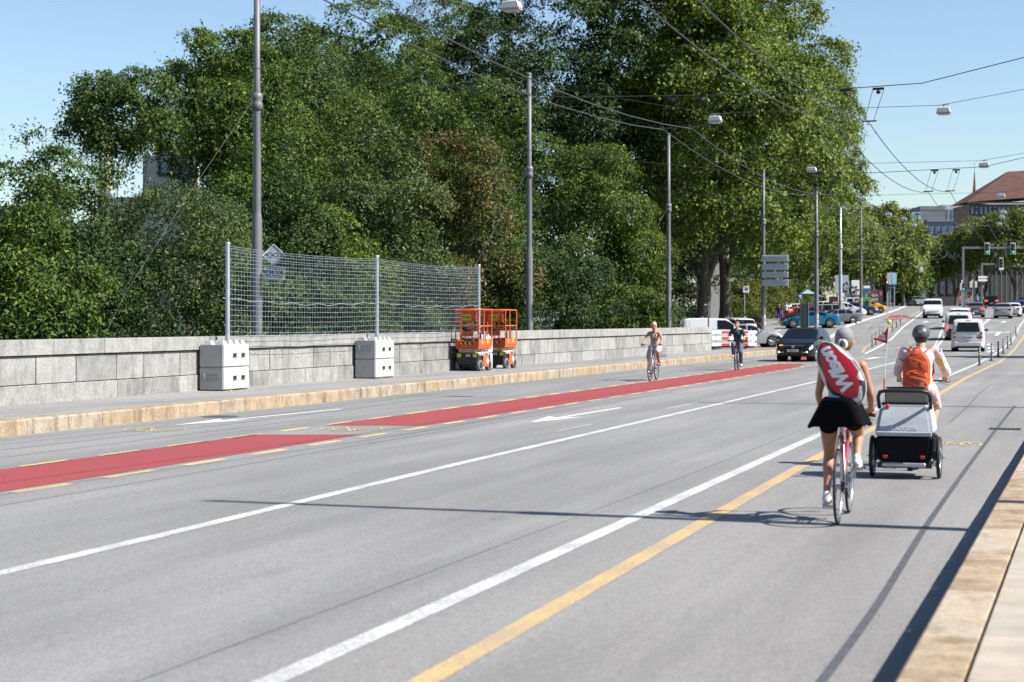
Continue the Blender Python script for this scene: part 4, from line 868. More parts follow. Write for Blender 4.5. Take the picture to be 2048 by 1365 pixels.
board(1727, 1740, 572, 577, 220, 0, 'direction_sign', 'white direction sign up the street beside the brown pole', M_WPAINT, 0, 1); board(1727, 1737, 579, 584, 220, 0, 'direction_sign', 'lower small blue direction sign up the street', M_SIGNBL, 0, 1)
board(1772, 1790, 574, 577, 232, 0, 'street_sign', 'thin blue street sign at the traffic light', M_SIGNBL, 0, 1)
bb = at(1599, 640, 172); bb.z = zr(bb.y); k = 172 / FPX; rs_ = thing('round_sign', 'round blue and white sign leaning beside the tent', 'sign', bb, TH); z = CAMZ + (HZ - 594) * k - bb.z
m_ = MB(); m_.lathe([(.001, -.03), (.22, -.03), (.22, .03), (.001, .03)], 18, axis='y', origin=(0, 0, z)); di = m_.build('disc', M_SIGNBL, rs_); MB().cyl((0, .05, 0), (0, .05, z), .03, n=8).build('post', M_GALV, rs_)
MB().tube([(-.1, -.045, z + .1), (0, -.045, z - .05), (.05, -.045, z - .02), (.1, -.045, z - .14)], .03, 5).build('white_arrow', M_WPAINT, di)
te = thing('market_tent', 'small pale blue peaked tent behind the parked cars', 'tent', at(1615, 640, 185).xy.to_3d() + Vector((0, 0, zr(178))), TH); k = 185 / FPX; z0 = CAMZ + (HZ - 588) * k - zr(178); z1 = CAMZ + (HZ - 579) * k - zr(178)
MB().add([(-.75, -.75, z0), (.75, -.75, z0), (.75, .75, z0), (-.75, .75, z0), (0, 0, z1)], [(0, 1, 4), (1, 2, 4), (2, 3, 4), (3, 0, 4)]).build('canopy', mat('shaded_tent_cloth', (.22, .29, .33), .8), te)  # cloth toned down: the shade of the trees is put into its colour
MB().add([(.3, -.6, z0 - .15), (1.6, -.6, z0 - .35), (1.6, .6, z0 - .35), (.3, .6, z0 - .15), (.8, 0, z0 + .1)], [(0, 1, 4), (1, 2, 4), (2, 3, 4), (3, 0, 4)]).build('canopy', mat('tent_cloth_teal', (.05, .18, .22), .8), te)
for x in (-.7, .7):
    for y in (-.7, .7): MB().cyl((x, y, 0), (x, y, z0), .025, n=6).build('leg', M_GALV, te)

# ================================================================== traffic lights
M_SIGBOX = mat('signal_box_black', (.008, .010, .010), .5); M_GREEN = mat('green_signal_lens', (.0, .3, .18), .3, emit=(.0, .9, .5), estr=.5); M_REDL = mat('red_signal_lens', (.4, .0, .0), .3, emit=(1, .04, .02), estr=2.2); M_OFF = mat('unlit_lens', (.02, .02, .02), .3)
M_CREAM = mat('cream_signal_back', (.50, .49, .42), .6)
def lens(parent, x, y, z, r, m): return MB().lathe([(.001, y - .03), (r * .8, y - .03), (r, y)], 12, origin=(x, 0, z), axis='y').build('signal_lens', m, parent)
def head(parent, x, y, z, h, w, lit, backboard=True, cream=False):
    if backboard:
        m_ = MB(); m_.box((x, y + .06, z), (w * 1.28, .03, h * 1.12)); bbd = m_.build('backboard_rim', M_WPAINT, parent, bevel=.03)
    m_ = MB(); m_.box((x, y, z), (w, .14, h)); hd = m_.build('signal_head', M_CREAM if cream else M_SIGBOX, parent, bevel=.03)
    if not cream:
        for i in range(3): lens(hd, x, y - .075, z + h * (.32 - .32 * i), w * .30, (M_GREEN if (lit == 'g' and i == 2) else M_REDL if (lit == 'r' and i == 0) else M_OFF))
    return hd
def gantry(px, base, top, d_, arm_px, lab, heads, w=4.5):
    k = d_ / FPX; c = at(px, 640, d_); c.z = zr(c.y); H = CAMZ + (HZ - top) * k - c.z; g_ = thing('signal_gantry', lab, 'traffic light', c, TH)
    m_ = MB(); m_.box((0, 0, H / 2), (w * k, w * k, H)); m_.build('mast', M_POLE, g_, bevel=.02); L_ = (arm_px - px) * k
    m_ = MB(); m_.box((L_ / 2 + w * k / 2, 0, H - w * k / 2), (L_, w * k * .9, w * k * .9)); m_.build('arm', M_POLE, g_, bevel=.02)
    for hx, y0, y1, w_, lit in heads: z = CAMZ + (HZ - (y0 + y1) / 2) * k - c.z; head(g_, (hx - px) * k, -.35, z, (y1 - y0) * k * .88, w_ * k * .72, lit)
    return g_, c, k
gantry(1926, 600, 494, 212, 2043, 'tall grey gantry with two green overhead traffic lights', [(1973, 486, 510, 11, 'g'), (2024.5, 486, 510, 11, 'g')])
g_, c, k = gantry(1963.5, 600, 527, 216, 2005, 'lower grey gantry with one hanging traffic light and arrow board', [(2001, 516, 537, 9, 'n')], 4)
z = CAMZ + (HZ - 538.5) * k - c.z; m_ = MB(); m_.box(((2001 - 1963.5) * k, -.4, z), (9 * k, .05, 4 * k)); ab = m_.build('arrow_panel', M_WPAINT, g_); m_ = MB(); m_.prism([((2001 - 1963.5) * k - .08, z), ((2001 - 1963.5) * k, z + .09), ((2001 - 1963.5) * k + .08, z)], 'y', -.44, -.43); m_.build('arrow_print', M_INK, ab)
for zz in (555, 561):
    z = CAMZ + (HZ - zz) * k - c.z; x0 = (1955 - 1963.5) * k; MB().prism([(x0, z - .14), (x0 + 1.0, z - .14), (x0 + 1.2, z), (x0 + 1.0, z + .14), (x0, z + .14)], 'y', -.3, -.26).build('direction_arrow_board', M_WPAINT, g_)
def post_signal(px, base, top, d_, lab, heads, post_m=None):
    k = d_ / FPX; c = at(px, 640, d_); c.z = zr(c.y); H = CAMZ + (HZ - top) * k - c.z; t_ = thing('traffic_light', lab, 'traffic light', c, TH, group='traffic lights on posts')
    MB().cyl((0, 0, 0), (0, 0, H), .06, n=10).build('post', post_m or M_GALV, t_); MB().lathe([(.07, H - .15), (.05, H + .12), (.001, H + .15)], 10).build('cap', M_WPAINT, t_)
    for hx, y0, y1, w_, lit, cream in heads: z = CAMZ + (HZ - (y0 + y1) / 2) * k - c.z; head(t_, (hx - px) * k, -.16, z, (y1 - y0) * k, w_ * k, lit, False, cream)
    return t_, c, k
post_signal(1923.5, 612, 563, 206, 'post traffic light showing green before the red and white van', [(1921, 567, 581, 4, 'n', True), (1926, 567, 581, 5, 'g', False)])
post_signal(1945, 604, 562, 240, 'cream backed twin traffic light behind the van', [(1941, 563, 576, 5, 'n', True), (1951, 563, 576, 5, 'n', True)])
post_signal(1963.2, 604, 560, 236, 'twin post light with a red lamp above the far cyclists', [(1961, 563, 576, 4, 'r', False), (1966, 566, 576, 3.2, 'g', False)])
post_signal(1774, 624, 566, 190, 'post light with a yellow cap at the left crossing', [(1775.5, 567, 584, 4, 'n', False)], M_GALV)
post_signal(1668, 600, 568, 190, 'yellow capped post light with a green lamp behind the parked cars', [(1664.5, 567, 582, 4, 'g', False)], mat('yellow_post', (.5, .32, .03), .6))
t_ = thing('traffic_light', 'grey backed traffic light hanging on an arm left of the gantry', 'traffic light', at(1842, 640, 240).xy.to_3d() + Vector((0, 0, zr(232))), TH); k = 240 / FPX; z = CAMZ + (HZ - 534) * k - zr(232)
m_ = MB(); m_.box((0, 0, z), (7 * k, .16, 22 * k)); m_.box((-9 * k, 0, z + .05), (7 * k, .14, 8 * k)); m_.build('signal_back', M_CREAM, t_, bevel=.03); m_ = MB(); m_.cyl((-55 * k, 0, z + .25), (8 * k, 0, z + .25), .05, n=8); m_.cyl((-55 * k, 0, 0), (-55 * k, 0, z + .4), .07, n=8); m_.build('mast_arm', M_POLE, t_)
# ---- flexible bollards
M_BOLL = mat('black_rubber', (.018, .018, .02), .6, var=.2, vscale=9); M_REFL = mat('white_reflector', (.6, .6, .6), .4)
B_ME = MB().lathe([(.10, 0), (.095, .03), (.045, .045), (.042, .74), (.03, .76), (.001, .765)], 14).mesh('bollard_body', M_BOLL); R_ME = MB().lathe([(.0435, 0), (.0435, .05)], 14).mesh('reflector_ring', M_REFL)
def bollard(px, py, lab):
    p_ = G(px, py); b_ = thing('flexible_bollard', lab, 'bollard', p_, group='flexible lane bollards'); link('post', B_ME, b_)
    for z in (.44, .54, .64): link('reflector_ring', R_ME, b_, (0, 0, z))
for i, (px, py) in enumerate(((1959, 731.5), (1983, 722.5), (1996.5, 714.5), (2006.5, 708), (2015.5, 698), (2022, 690), (2032, 673))): bollard(px, py, ['first and nearest', 'second', 'third', 'fourth', 'fifth', 'sixth', 'last and farthest'][i] + ' black bollard in the row on the right by the white van')
for i, (px, py) in enumerate(((1744.5, 694.5), (1751.7, 690), (1760.5, 682), (1766, 674.5), (1785, 662.5), (1793, 655.5), (1801, 649.5), (1842, 622.5))): bollard(px, py, ['first and nearest', 'second', 'third', 'fourth', 'fifth', 'sixth', 'seventh', 'last and farthest'][i] + ' black bollard in the row behind the red flag')
# ================================================================== vehicles
M_GLASS = mat('car_glass', (.006, .008, .010), .06, spec=.32, coat=0.0)
M_TYRE = mat('tyre_rubber', (.018, .018, .018), .8, var=.2, vscale=12)
M_RIM = mat('alloy_rim', (.42, .43, .45), .3, metal=.7)
M_TRIM = mat('black_trim', (.02, .02, .022), .5, var=.2, vscale=6)
M_UNDER = mat('underbody', (.01, .01, .01), .9)
M_TAIL = mat('tail_lamp_red', (.42, .012, .015), .2, spec=.6, coat=.5)
M_TAILON = mat('brake_lamp_lit', (.5, .02, .02), .2, emit=(1, .06, .04), estr=1.2)
M_HEAD = mat('head_lamp_glass', (.52, .56, .6), .08, spec=.8, coat=.5)
M_FOGON = mat('lamp_lit_warm', (.9, .8, .6), .2, emit=(1, .86, .62), estr=2.0)
M_ORANGE = mat('indicator_orange', (.8, .28, .02), .3, emit=(1, .42, .04), estr=.8)
M_PLATE = mat('number_plate', (.62, .62, .6), .5)
M_CHROME = mat('chrome', (.6, .62, .64), .12, metal=1.0)
def car_paint(name, c, metal=0.0): return mat('paint_' + name, c, .28, metal=metal, spec=.35, coat=.45, var=.03, vscale=2)
PT = {'black': mat('paint_black', (.004, .0045, .006), .22, spec=.35, coat=.12), 'white': car_paint('white', (.60, .61, .62)), 'silver': car_paint('silver', (.36, .37, .38), .5), 'grey': car_paint('grey', (.13, .145, .16), .4), 'navy': car_paint('navy', (.012, .018, .05)), 'blue': car_paint('blue', (.004, .125, .26), .25), 'red': car_paint('red', (.34, .012, .022)), 'maroon': car_paint('maroon', (.06, .008, .01)), 'yellow': car_paint('yellow', (.55, .50, .06)), 'orange': car_paint('orange', (.60, .30, .02)), 'dblue': car_paint('dark_blue', (.015, .03, .11))}
# side profile: (t along length rear->front, height) of roof line, belt line heights, plan half width
CARS = {
 'hatch': dict(L=3.97, W=1.68, H=1.46, top=[(0, .86), (.012, 1.0), (.045, 1.12), (.13, 1.40), (.2, 1.45), (.4, 1.46), (.55, 1.42), (.745, 1.0), (.77, .965), (.9, .83), (.965, .70), (1, .56)], belt=.93, tumble=.30, wheels=(.17, .80), wr=.31, ws=(.565, .735), side=[(.16, .33), (.345, .53), (.545, .64)], rear=(.045, .125)),
 'suv': dict(L=4.5, W=1.85, H=1.66, top=[(0, .95), (.012, 1.12), (.04, 1.25), (.1, 1.56), (.16, 1.62), (.4, 1.66), (.58, 1.60), (.74, 1.14), (.77, 1.1), (.92, .98), (.975, .85), (1, .62)], belt=1.05, tumble=.26, wheels=(.18, .80), wr=.36, ws=(.6, .73), side=[(.13, .3), (.32, .52), (.54, .66)], rear=(.04, .1)),
 'wagon': dict(L=4.6, W=1.8, H=1.46, top=[(0, .85), (.012, .98), (.035, 1.08), (.11, 1.38), (.18, 1.43), (.4, 1.46), (.56, 1.41), (.725, 1.0), (.75, .965), (.92, .82), (.972, .68), (1, .55)], belt=.92, tumble=.3, wheels=(.18, .81), wr=.33, ws=(.575, .715), side=[(.1, .27), (.29, .46), (.48, .62)], rear=(.035, .105)),
 'coupe': dict(L=4.64, W=1.83, H=1.38, top=[(0, .78), (.015, 1.02), (.05, 1.06), (.15, 1.10), (.32, 1.33), (.42, 1.38), (.55, 1.33), (.71, .98), (.74, .945), (.91, .80), (.972, .66), (1, .5)], belt=.93, tumble=.33, wheels=(.185, .82), wr=.345, ws=(.565, .7), side=[(.24, .4), (.42, .64)], rear=(.165, .31)),
 'sedan': dict(L=4.55, W=1.78, H=1.43, top=[(0, .8), (.015, 1.0), (.05, 1.04), (.13, 1.08), (.27, 1.38), (.4, 1.43), (.56, 1.38), (.72, 1.0), (.75, .96), (.92, .80), (.972, .66), (1, .52)], belt=.92, tumble=.3, wheels=(.19, .81), wr=.32, ws=(.575, .71), side=[(.2, .33), (.35, .5), (.52, .63)], rear=(.14, .26)),
 'van': dict(L=4.41, W=1.79, H=1.82, top=[(0, .95), (.004, 1.3), (.012, 1.6), (.03, 1.74), (.08, 1.80), (.3, 1.82), (.6, 1.78), (.79, 1.22), (.815, 1.17), (.94, 1.02), (.975, .86), (1, .6)], belt=1.08, tumble=.17, wheels=(.17, .80), wr=.32, ws=(.625, .775), side=[(.07, .3), (.32, .5), (.52, .68)], rear=None),
 'panel': dict(L=4.39, W=1.83, H=1.86, top=[(0, .95), (.004, 1.3), (.012, 1.66), (.03, 1.79), (.08, 1.84), (.3, 1.86), (.6, 1.82), (.785, 1.25), (.81, 1.2), (.94, 1.04), (.975, .88), (1, .6)], belt=1.10, tumble=.14, wheels=(.17, .80), wr=.32, ws=(.625, .77), side=[(.47, .69)], rear=None),
 'bigvan': dict(L=5.0, W=1.92, H=1.95, top=[(0, 1.0), (.004, 1.4), (.012, 1.75), (.03, 1.88), (.08, 1.93), (.3, 1.95), (.68, 1.92), (.84, 1.3), (.86, 1.25), (.96, 1.08), (.985, .9), (1, .62)], belt=1.12, tumble=.13, wheels=(.17, .82), wr=.34, ws=(.705, .83), side=[(.07, .3), (.32, .52), (.54, .74)], rear=None),
 'tallvan': dict(L=5.9, W=2.02, H=2.65, top=[(0, 1.1), (.004, 1.7), (.012, 2.4), (.03, 2.58), (.08, 2.64), (.3, 2.65), (.72, 2.6), (.86, 1.5), (.88, 1.4), (.96, 1.15), (.985, .95), (1, .65)], belt=1.3, tumble=.08, wheels=(.17, .82), wr=.35, ws=(.76, .85), side=[(.62, .78)], rear=None),
}
def blurred_print(nm, m, par, origin, xdir, widths, h, gap=.3):
    """lettering too small to read in the photograph: a row of dark blocks"""
    o, x = Vector(origin), Vector(xdir).normalized(); tot = sum(widths) + gap * h * (len(widths) - 1); a = -tot / 2; mb = MB()
    for w_ in widths:
        c = o + x * (a + w_ / 2); mb.box(c, (abs(x.x) * w_ + .003, .003, h) if abs(x.x) > .5 else (.003, w_, h)); a += w_ + gap * h
    return mb.build(nm, m, par)
def build_car(kind, paint_, lab, loc, rz, stations=44, scale=1.0, plate=None, tail_on=False, head_on=False, group=None, cat='car', name='parked_car', extra=None, light_h=None, rims=None, two=None):
    S = CARS[kind]; L, Wd = S['L'], S['W'] / 2; root = thing(name, lab, cat, loc, rz, group); tp = np.array(S['top'])
    wc = [(w - .5) * L for w in S['wheels']]; wr = S['wr']; ar = wr * 1.16; sill = .22
    ts = set(np.linspace(0, 1, stations)) | set(t for t, _ in S['top'])
    for w in wc:
        for a in np.linspace(-1, 1, 11): ts.add((w + ar * a) / L + .5)
    ts = sorted(t for t in ts if 0 <= t <= 1); tt = [ts[0]]
    for t in ts[1:]:
        if t - tt[-1] > .0025: tt.append(t)
    tt[-1] = 1.0
    def ztop(t): return float(np.interp(t, tp[:, 0], tp[:, 1]))
    def half(t):
        f = .86 + .14 * min(1, (t / .05)) ** .5 if t < .05 else 1.0
        if t > .86: f = 1 - .22 * ((t - .86) / .14) ** 2.2
        return Wd * f
    def zlow(y):
        z = sill + (.06 if (y < -L / 2 + .1 or y > L / 2 - .1) else 0)
        for w in wc:
            d = abs(y - w)
            if d < ar: z = max(z, wr + math.sqrt(max(0, ar * ar - d * d)) - .0)
        return z
    def ring(t):
        y = (t - .5) * L; zt = ztop(t); w = half(t); zl = min(zlow(y), S['belt'] - .12); zb = min(S['belt'], zt - .035); zb = max(zb, zl + .05); cab = max(0, zt - zb)
        wrf = w - .03 - S['tumble'] * max(0, cab - .05) * 1.0; e = min(.07, cab * .35)
        return [(0, zl), (w - .10, zl), (w - .02, zl + .015), (w, zl + (zb - zl) * .55), (w - .018, zb), (wrf, zt - e), (wrf - .10, zt - e * .25), (wrf * .5, zt - .003), (0, zt)]
    def P(t, v, s=1):
        r_ = ring(t); i = min(int(v), 7); f = v - i; a, b = r_[i], r_[i + 1]
        return Vector((s * (a[0] + (b[0] - a[0]) * f), (t - .5) * L, a[1] + (b[1] - a[1]) * f))
    V = []; Fc = []; mi = []; n = 9
    for t in tt:
        r_ = ring(t)
        for (x, z) in r_: V.append((x, (t - .5) * L, z))
        for (x, z) in r_[1:-1]: V.append((-x, (t - .5) * L, z))
    m16 = 16; order = list(range(9)) + [9 + i for i in range(6, -1, -1)]
    body = MB(); two_z = two[1] if two else 0
    for i in range(len(tt) - 1):
        for j in range(16):
            a, b = order[j], order[(j + 1) % 16]; q = (i * m16 + a, (i + 1) * m16 + a, (i + 1) * m16 + b, i * m16 + b); jj = j if j < 8 else 15 - j
            Fc.append(q); mi.append(1 if jj == 0 else (2 if two and V[q[0]][2] < two_z and V[q[2]][2] < two_z + .15 and jj < 4 else 0))
    for base, inv in ((0, False), ((len(tt) - 1) * m16, True)):
        for j in range(8):
            ra, rb = order[j], order[j + 1]; la = order[(16 - j) % 16]; lb_ = order[15 - j]
            q = [base + ra, base + rb, base + lb_, base + la]; q = list(dict.fromkeys(q)); Fc.append(tuple(q)); mi.append(2 if two and j < 3 else 0)
    body.v = V; body.f = [list(f) for f in Fc]; body.m = mi; body.sm = [True] * len(Fc)
    bo = body.build('body', [paint_, M_UNDER, two[0] if two else paint_], root, sharp=R(38))
    def patch(nm, m, t0, t1, v0, v1, s=1, off=.008, nt=5, nv=3, par=None, wrap=False):
        """panel that hugs the body surface, a few millimetres proud"""
        Vv = []; Ff = []
        rows = np.linspace(t0, t1, nt); 
        for t in rows:
            if wrap:
                vs = [(v, 1) for v in np.linspace(v0, 8, nv)] + [(v, -1) for v in np.linspace(8, v0, nv)][1:]
            else: vs = [(v, s) for v in np.linspace(v0, v1, nv)]
            for v, s_ in vs:
                p = P(t, v, s_); du = P(min(1, t + .004), v, s_) - P(max(0, t - .004), v, s_); dv = P(t, min(8, v + .02), s_) - P(t, max(0, v - .02), s_); nn = du.cross(dv)
                if nn.length > 1e-9: nn.normalize()
                if s_ < 0: nn = -nn
                c = Vector((0, p.y, .7)); 
                if nn.dot(p - c) < 0 and abs(nn.dot(p - c)) > 1e-4: nn = -nn
                Vv.append(p + nn * off)
        k_ = len(vs)
        for i in range(nt - 1):
            for j in range(k_ - 1): Ff.append((i * k_ + j, i * k_ + j + 1, (i + 1) * k_ + j + 1, (i + 1) * k_ + j))
        o = MB().add(Vv, Ff, 0, True).build(nm, m, par or root); return o
    patch('windscreen', M_GLASS, S['ws'][0] + .012, S['ws'][1], 5.25, 8, wrap=True, nt=5, nv=5)
    for s in (-1, 1):
        for (a, b) in S['side']: patch('side_window', M_GLASS, a, b, 4.12, 4.93, s)
    hw = half(.02)
    if S['rear']: patch('rear_window', M_GLASS, S['rear'][0], S['rear'][1] - .006, 5.2, 8, wrap=True, nt=4, nv=4)
    else:
        z0, z1 = S['belt'] + .02, S['H'] - .2; w0 = half(0) - .14; w1 = w0 - S['tumble'] * (z1 - z0)
        if kind == 'tallvan':
            for s in (-1, 1): MB().prism([(s * .25, 1.55), (s * .8, 1.55), (s * .78, 2.05), (s * .25, 2.05)], 'y', -L / 2 - .015, -L / 2 + .2).build('rear_window', mat('amber_window', (.12, .06, .01), .2), root)
        else:
            yr = -L / 2; sl = .035; q = [(-w0, yr - .012, z0), (w0, yr - .012, z0), (w1, yr + sl - .012, z1), (-w1, yr + sl - .012, z1)]
            MB().add(q, [(0, 1, 2, 3)]).build('rear_window', M_GLASS, root)
        m_ = MB(); m_.box((0, -L / 2 + .02, S['H'] - .1), (.22, .06, .04)); m_.build('high_brake_lamp', M_TAIL, root)
    # wheels
    wheel0 = None
    for w in wc:
        for s in (-1, 1):
            wx_ = s * (half(w / L + .5) - .10)
            if wheel0 is None:
                wh = bpy.data.objects.new('wheel', None); COL.objects.link(wh); wh.parent = root; wh.empty_display_size = .1
                MB().lathe([(wr * .64, -.095), (wr * .9, -.10), (wr, -.07), (wr, .07), (wr * .9, .10), (wr * .64, .095)], 24, axis='x').build('tyre', M_TYRE, wh)
                rm = MB(); rm.lathe([(wr * .66, -.07), (wr * .66, .085), (wr * .6, .092), (wr * .58, .03)], 24, axis='x')
                for k_ in range(7):
                    a = 2 * math.pi * k_ / 7; rm.tube([(.075, .05 * math.cos(a), .05 * math.sin(a)), (.075, wr * .62 * math.cos(a), wr * .62 * math.sin(a))], [.035, .028], 5)
                rm.ball((.075, 0, 0), (.03, .06, .06), 8, 5); rm.build('rim', rims or M_RIM, wh)
                MB().lathe([(.001, .02), (wr * .64, .02)], 20, axis='x').build('brake_disc', M_UNDER, wh); wheel0 = wh
            else: wh = copy_tree(wheel0, root)
            wh.location = (wx_, w, wr); wh.rotation_euler = (0, 0, 0 if s > 0 else math.pi)
            ag = MB(); ag.lathe([(ar * .99, -.01), (ar * .99, -.35), (.001, -.35)], 16, axis='x', origin=(0, 0, 0)); a_ = ag.build('wheel_well', M_UNDER, root, (s * (half(w / L + .5) - .015), w, wr)); a_.rotation_euler = (0, 0, 0 if s > 0 else math.pi)
    # lamps, bumpers, plates, mirrors
    lh = light_h or (S['belt'] - .08); van = S['rear'] is None
    for s in (-1, 1):
        m_ = MB()
        if van: m_.box((s * (half(0) - .055), -L / 2 + .02, S['belt'] - .16), (.13, .10, .34 if kind != 'tallvan' else .5))
        else: m_.prism([(s * (half(0) * .56), lh - .08), (s * (half(0) + .02), lh - .1), (s * (half(0) + .03), lh + .10), (s * (half(0) * .62), lh + .07)], 'y', -L / 2 - .015, -L / 2 + .12)
        tl = m_.build('tail_lamp', M_TAILON if tail_on else M_TAIL, root, bevel=.012)
        if van and kind != 'tallvan': m_ = MB(); m_.box((s * (half(0) - .055), -L / 2 - .032, S['belt'] - .17), (.10, .012, .10)); m_.build('clear_lens', M_HEAD, tl)
        patch('head_lamp', M_HEAD, .925, .985, 3.35, 4.0, s, .012, 5, 3)
        m_ = MB(); zf = .42; m_.ball((s * half(.97) * .82, L / 2 - .04, zf), (.07, .05, .055), 10, 6); m_.build('fog_lamp', M_FOGON if head_on else M_HEAD, root)
        mz = S['belt'] + .09; ym = (S['ws'][1] - .5) * L - .28
        m_ = MB(); m_.ball((s * (Wd + .12), ym, mz), (.11, .07, .075), 10, 6); m_.box((s * (Wd + .01), ym, mz - .03), (.12, .04, .04)); m_.build('mirror', M_TRIM if kind in ('van', 'bigvan', 'panel', 'tallvan') else paint_, root)
        for (a, b) in S['side'][-2:]:
            hd_ = P(a + .02, 3.75, s); m_ = MB(); m_.box((hd_.x + s * .012, hd_.y, hd_.z - .03), (.03, .2, .03)); m_.build('door_handle', M_TRIM, root)
    m_ = MB(); m_.box((0, -L / 2 + .05, .42), (half(0) * 1.9, .16, .26)); m_.build('rear_bumper', two[0] if two else paint_, root, bevel=.04)
    m_ = MB(); m_.box((0, -L / 2 - .005, .26), (half(0) * 1.5, .12, .12)); m_.build('rear_valance', M_TRIM, root, bevel=.02)
    m_ = MB(); m_.box((0, L / 2 - .03, .40), (half(1) * 1.3, .1, .14)); m_.build('grille', M_TRIM, root, bevel=.03)
    m_ = MB(); m_.box((0, L / 2 - .015, .62), (half(1) * 1.2, .06, .06)); m_.build('grille', M_TRIM, root, bevel=.01)
    for y_, s in ((-L / 2 - .03, -1), (L / 2 + .025, 1)):
        zz = .78 if (van and s < 0) else (.62 if s < 0 else .48); m_ = MB(); m_.box((0, y_, zz), (.5, .02, .11 if s < 0 else .11)); pl_ = m_.build('number_plate', M_PLATE, root, bevel=.004)
        if plate: (text_mesh('plate_number', plate, .085, M_INK, pl_, frame((0, y_ + s * .012, zz), (-s, 0, 0), (0, 0, 1)), sx=.8) if plate != 'blur' else blurred_print('plate_number', mat('plate_ink', (.10, .10, .11), .6), pl_, (0, y_ + s * .011, zz), (1, 0, 0), (.06, .05, .0, .05, .05, .05, .05), .06))
    if extra: extra(root, S, P, half, patch)
    root.scale = (scale,) * 3
    return root
def car_px(kind, color, lab, px, py, rz, near='rear', **k):
    """place a car so that the wheels nearest the viewer stand on photo pixel (px, py)"""
    p = G(px, py); L = CARS[kind]['L'] * k.get('scale', 1.0); dr = Vector((-math.sin(rz), math.cos(rz), 0))
    c = p + dr * (L * .33) if near == 'rear' else p - dr * (L * .31) if near == 'front' else p
    c.z = (zr(p.y) + zr(c.y)) / 2 if near != 'mid' else zr(p.y)
    o = build_car(kind, PT[color], lab, c, rz, **k)
    sl = (zr(c.y + 1.5) - zr(c.y - 1.5)) / 3.0; o.rotation_euler = (math.atan(sl) * math.cos(rz), 0, rz); o.location.z = zr(c.y)
    return o
B = lambda y: math.atan2(-(bend(y + 5) - bend(y - 5)), 10.0)
# black hatchback coming towards us
def polo(root, S, P, half, patch):
    L = S['L']; m_ = MB(); m_.lathe([(.001, L / 2 + .035), (.062, L / 2 + .035), (.066, L / 2 + .01)], 16, axis='y', origin=(0, 0, .665)); bd = m_.build('round_badge', M_CHROME, root)
    for a, b in (((-.045, .03), (0, -.045)), ((0, -.045), (.045, .03)), ((-.02, .04), (0, .0)), ((0, .0), (.02, .04))): MB().tube([(a[0], L / 2 + .04, .665 + a[1]), (b[0], L / 2 + .04, .665 + b[1])], .007, 5).build('badge_letter', mat('badge_blue', (.03, .08, .2), .3), bd)
    m_ = MB(); m_.box((0, L / 2 - .0, .70), (1.0, .04, .012)); m_.build('chrome_strip', M_CHROME, root)
    m_ = MB(); m_.box((half(.97) * .72, L / 2 - .05, .71), (.14, .05, .04)); m_.build('indicator', M_ORANGE, root)
    for s in (-1, 1): m_ = MB(); m_.box((s * .52, L / 2 - .02, .40), (.26, .05, .03), rot=(0, s * .12, 0)); m_.build('chrome_strip', M_CHROME, root)
car_px('hatch', 'black', 'black hatchback driving towards the camera on the red cycle lane', 1594, 723.5, math.pi - .07, 'front', plate='BE 367 518', head_on=True, extra=polo, name='moving_car', group='cars driving on the street')
# white delivery van in front of the cyclists
def caddy(root, S, P, half, patch):
    L = S['L']; y = -L / 2 - .02; blurred_print('lettering', M_SIGNB, root, (-.02, y - .008, .60), (1, 0, 0), (.05, .04, .05, .04), .05)
    blurred_print('lettering', M_TRIM, root, (.56, y - .008, .80), (1, 0, 0), (.07, .05, .06, .05), .07, .12); m_ = MB(); m_.box((.56, y, .89), (.26, .012, .025)); m_.build('red_stripe', M_TAIL, root)
    m_ = MB(); m_.lathe([(.001, -L / 2 - .03), (.06, -L / 2 - .03)], 14, axis='y', origin=(0, 0, 1.0)); m_.build('round_badge', M_CHROME, root)
    m_ = MB(); m_.box((0, y + .012, .83), (.62, .02, .16)); m_.build('plate_recess', M_SIGNB, root, bevel=.01)
    for s in (-1, 1): m_ = MB(); m_.box((s * .62, -.3, S['H'] + .0), (.04, 2.4, .035)); m_.build('roof_rail', M_TRIM, root)
car_px('van', 'white', 'white small van with roof rails nearest behind the bollards', 1936, 703.5, B(100) + .02, 'rear', plate='blur', extra=caddy, name='moving_van', cat='van', group='cars driving on the street')
car_px('bigvan', 'white', 'white van with a black bumper just ahead of the near white van', 1917.5, 681, B(125) + .02, 'rear', tail_on=True, two=(M_TRIM, .52), name='moving_van', cat='van', group='cars driving on the street')
def dark_hatch(root, S, P, half, patch):
    m_ = MB(); m_.box((0, -S['L'] / 2 + .2, 1.36), (1.3, .3, .04)); m_.build('roof_spoiler', PT['black'], root)
car_px('suv', 'white', 'white car with a black rear window ahead of the two white vans', 1919, 659, B(140) + .02, 'rear', name='moving_car', extra=dark_hatch, group='cars driving on the street')
car_px('hatch', 'grey', 'grey blue hatchback ahead in the near lane', 1951.5, 635.5, B(170), 'rear', name='moving_car', tail_on=True, group='cars driving on the street', scale=1.02)
car_px('hatch', 'silver', 'silver hatchback with tall red rear lights in the turning lane', 2006, 637.5, B(165) - .03, 'rear', name='moving_car', group='cars driving on the street', plate='blur')
car_px('wagon', 'white', 'white estate car indicating beside the silver hatchback', 2024, 634, B(170) - .05, 'rear', name='moving_car', group='cars driving on the street', scale=.95)
car_px('wagon', 'navy', 'dark blue car hidden behind the white estate car', 2035, 627, B(175) - .04, 'rear', name='moving_car', group='cars driving on the street', scale=.95)
car_px('sedan', 'navy', 'dark blue saloon cut off by the right picture edge', 2049, 617, B(200) - .02, 'rear', name='moving_car', group='cars driving on the street')
car_px('suv', 'black', 'black off roader with red rear lamps near the junction', 1983, 617, B(210), 'rear', name='moving_car', tail_on=True, group='cars driving on the street', plate='blur')
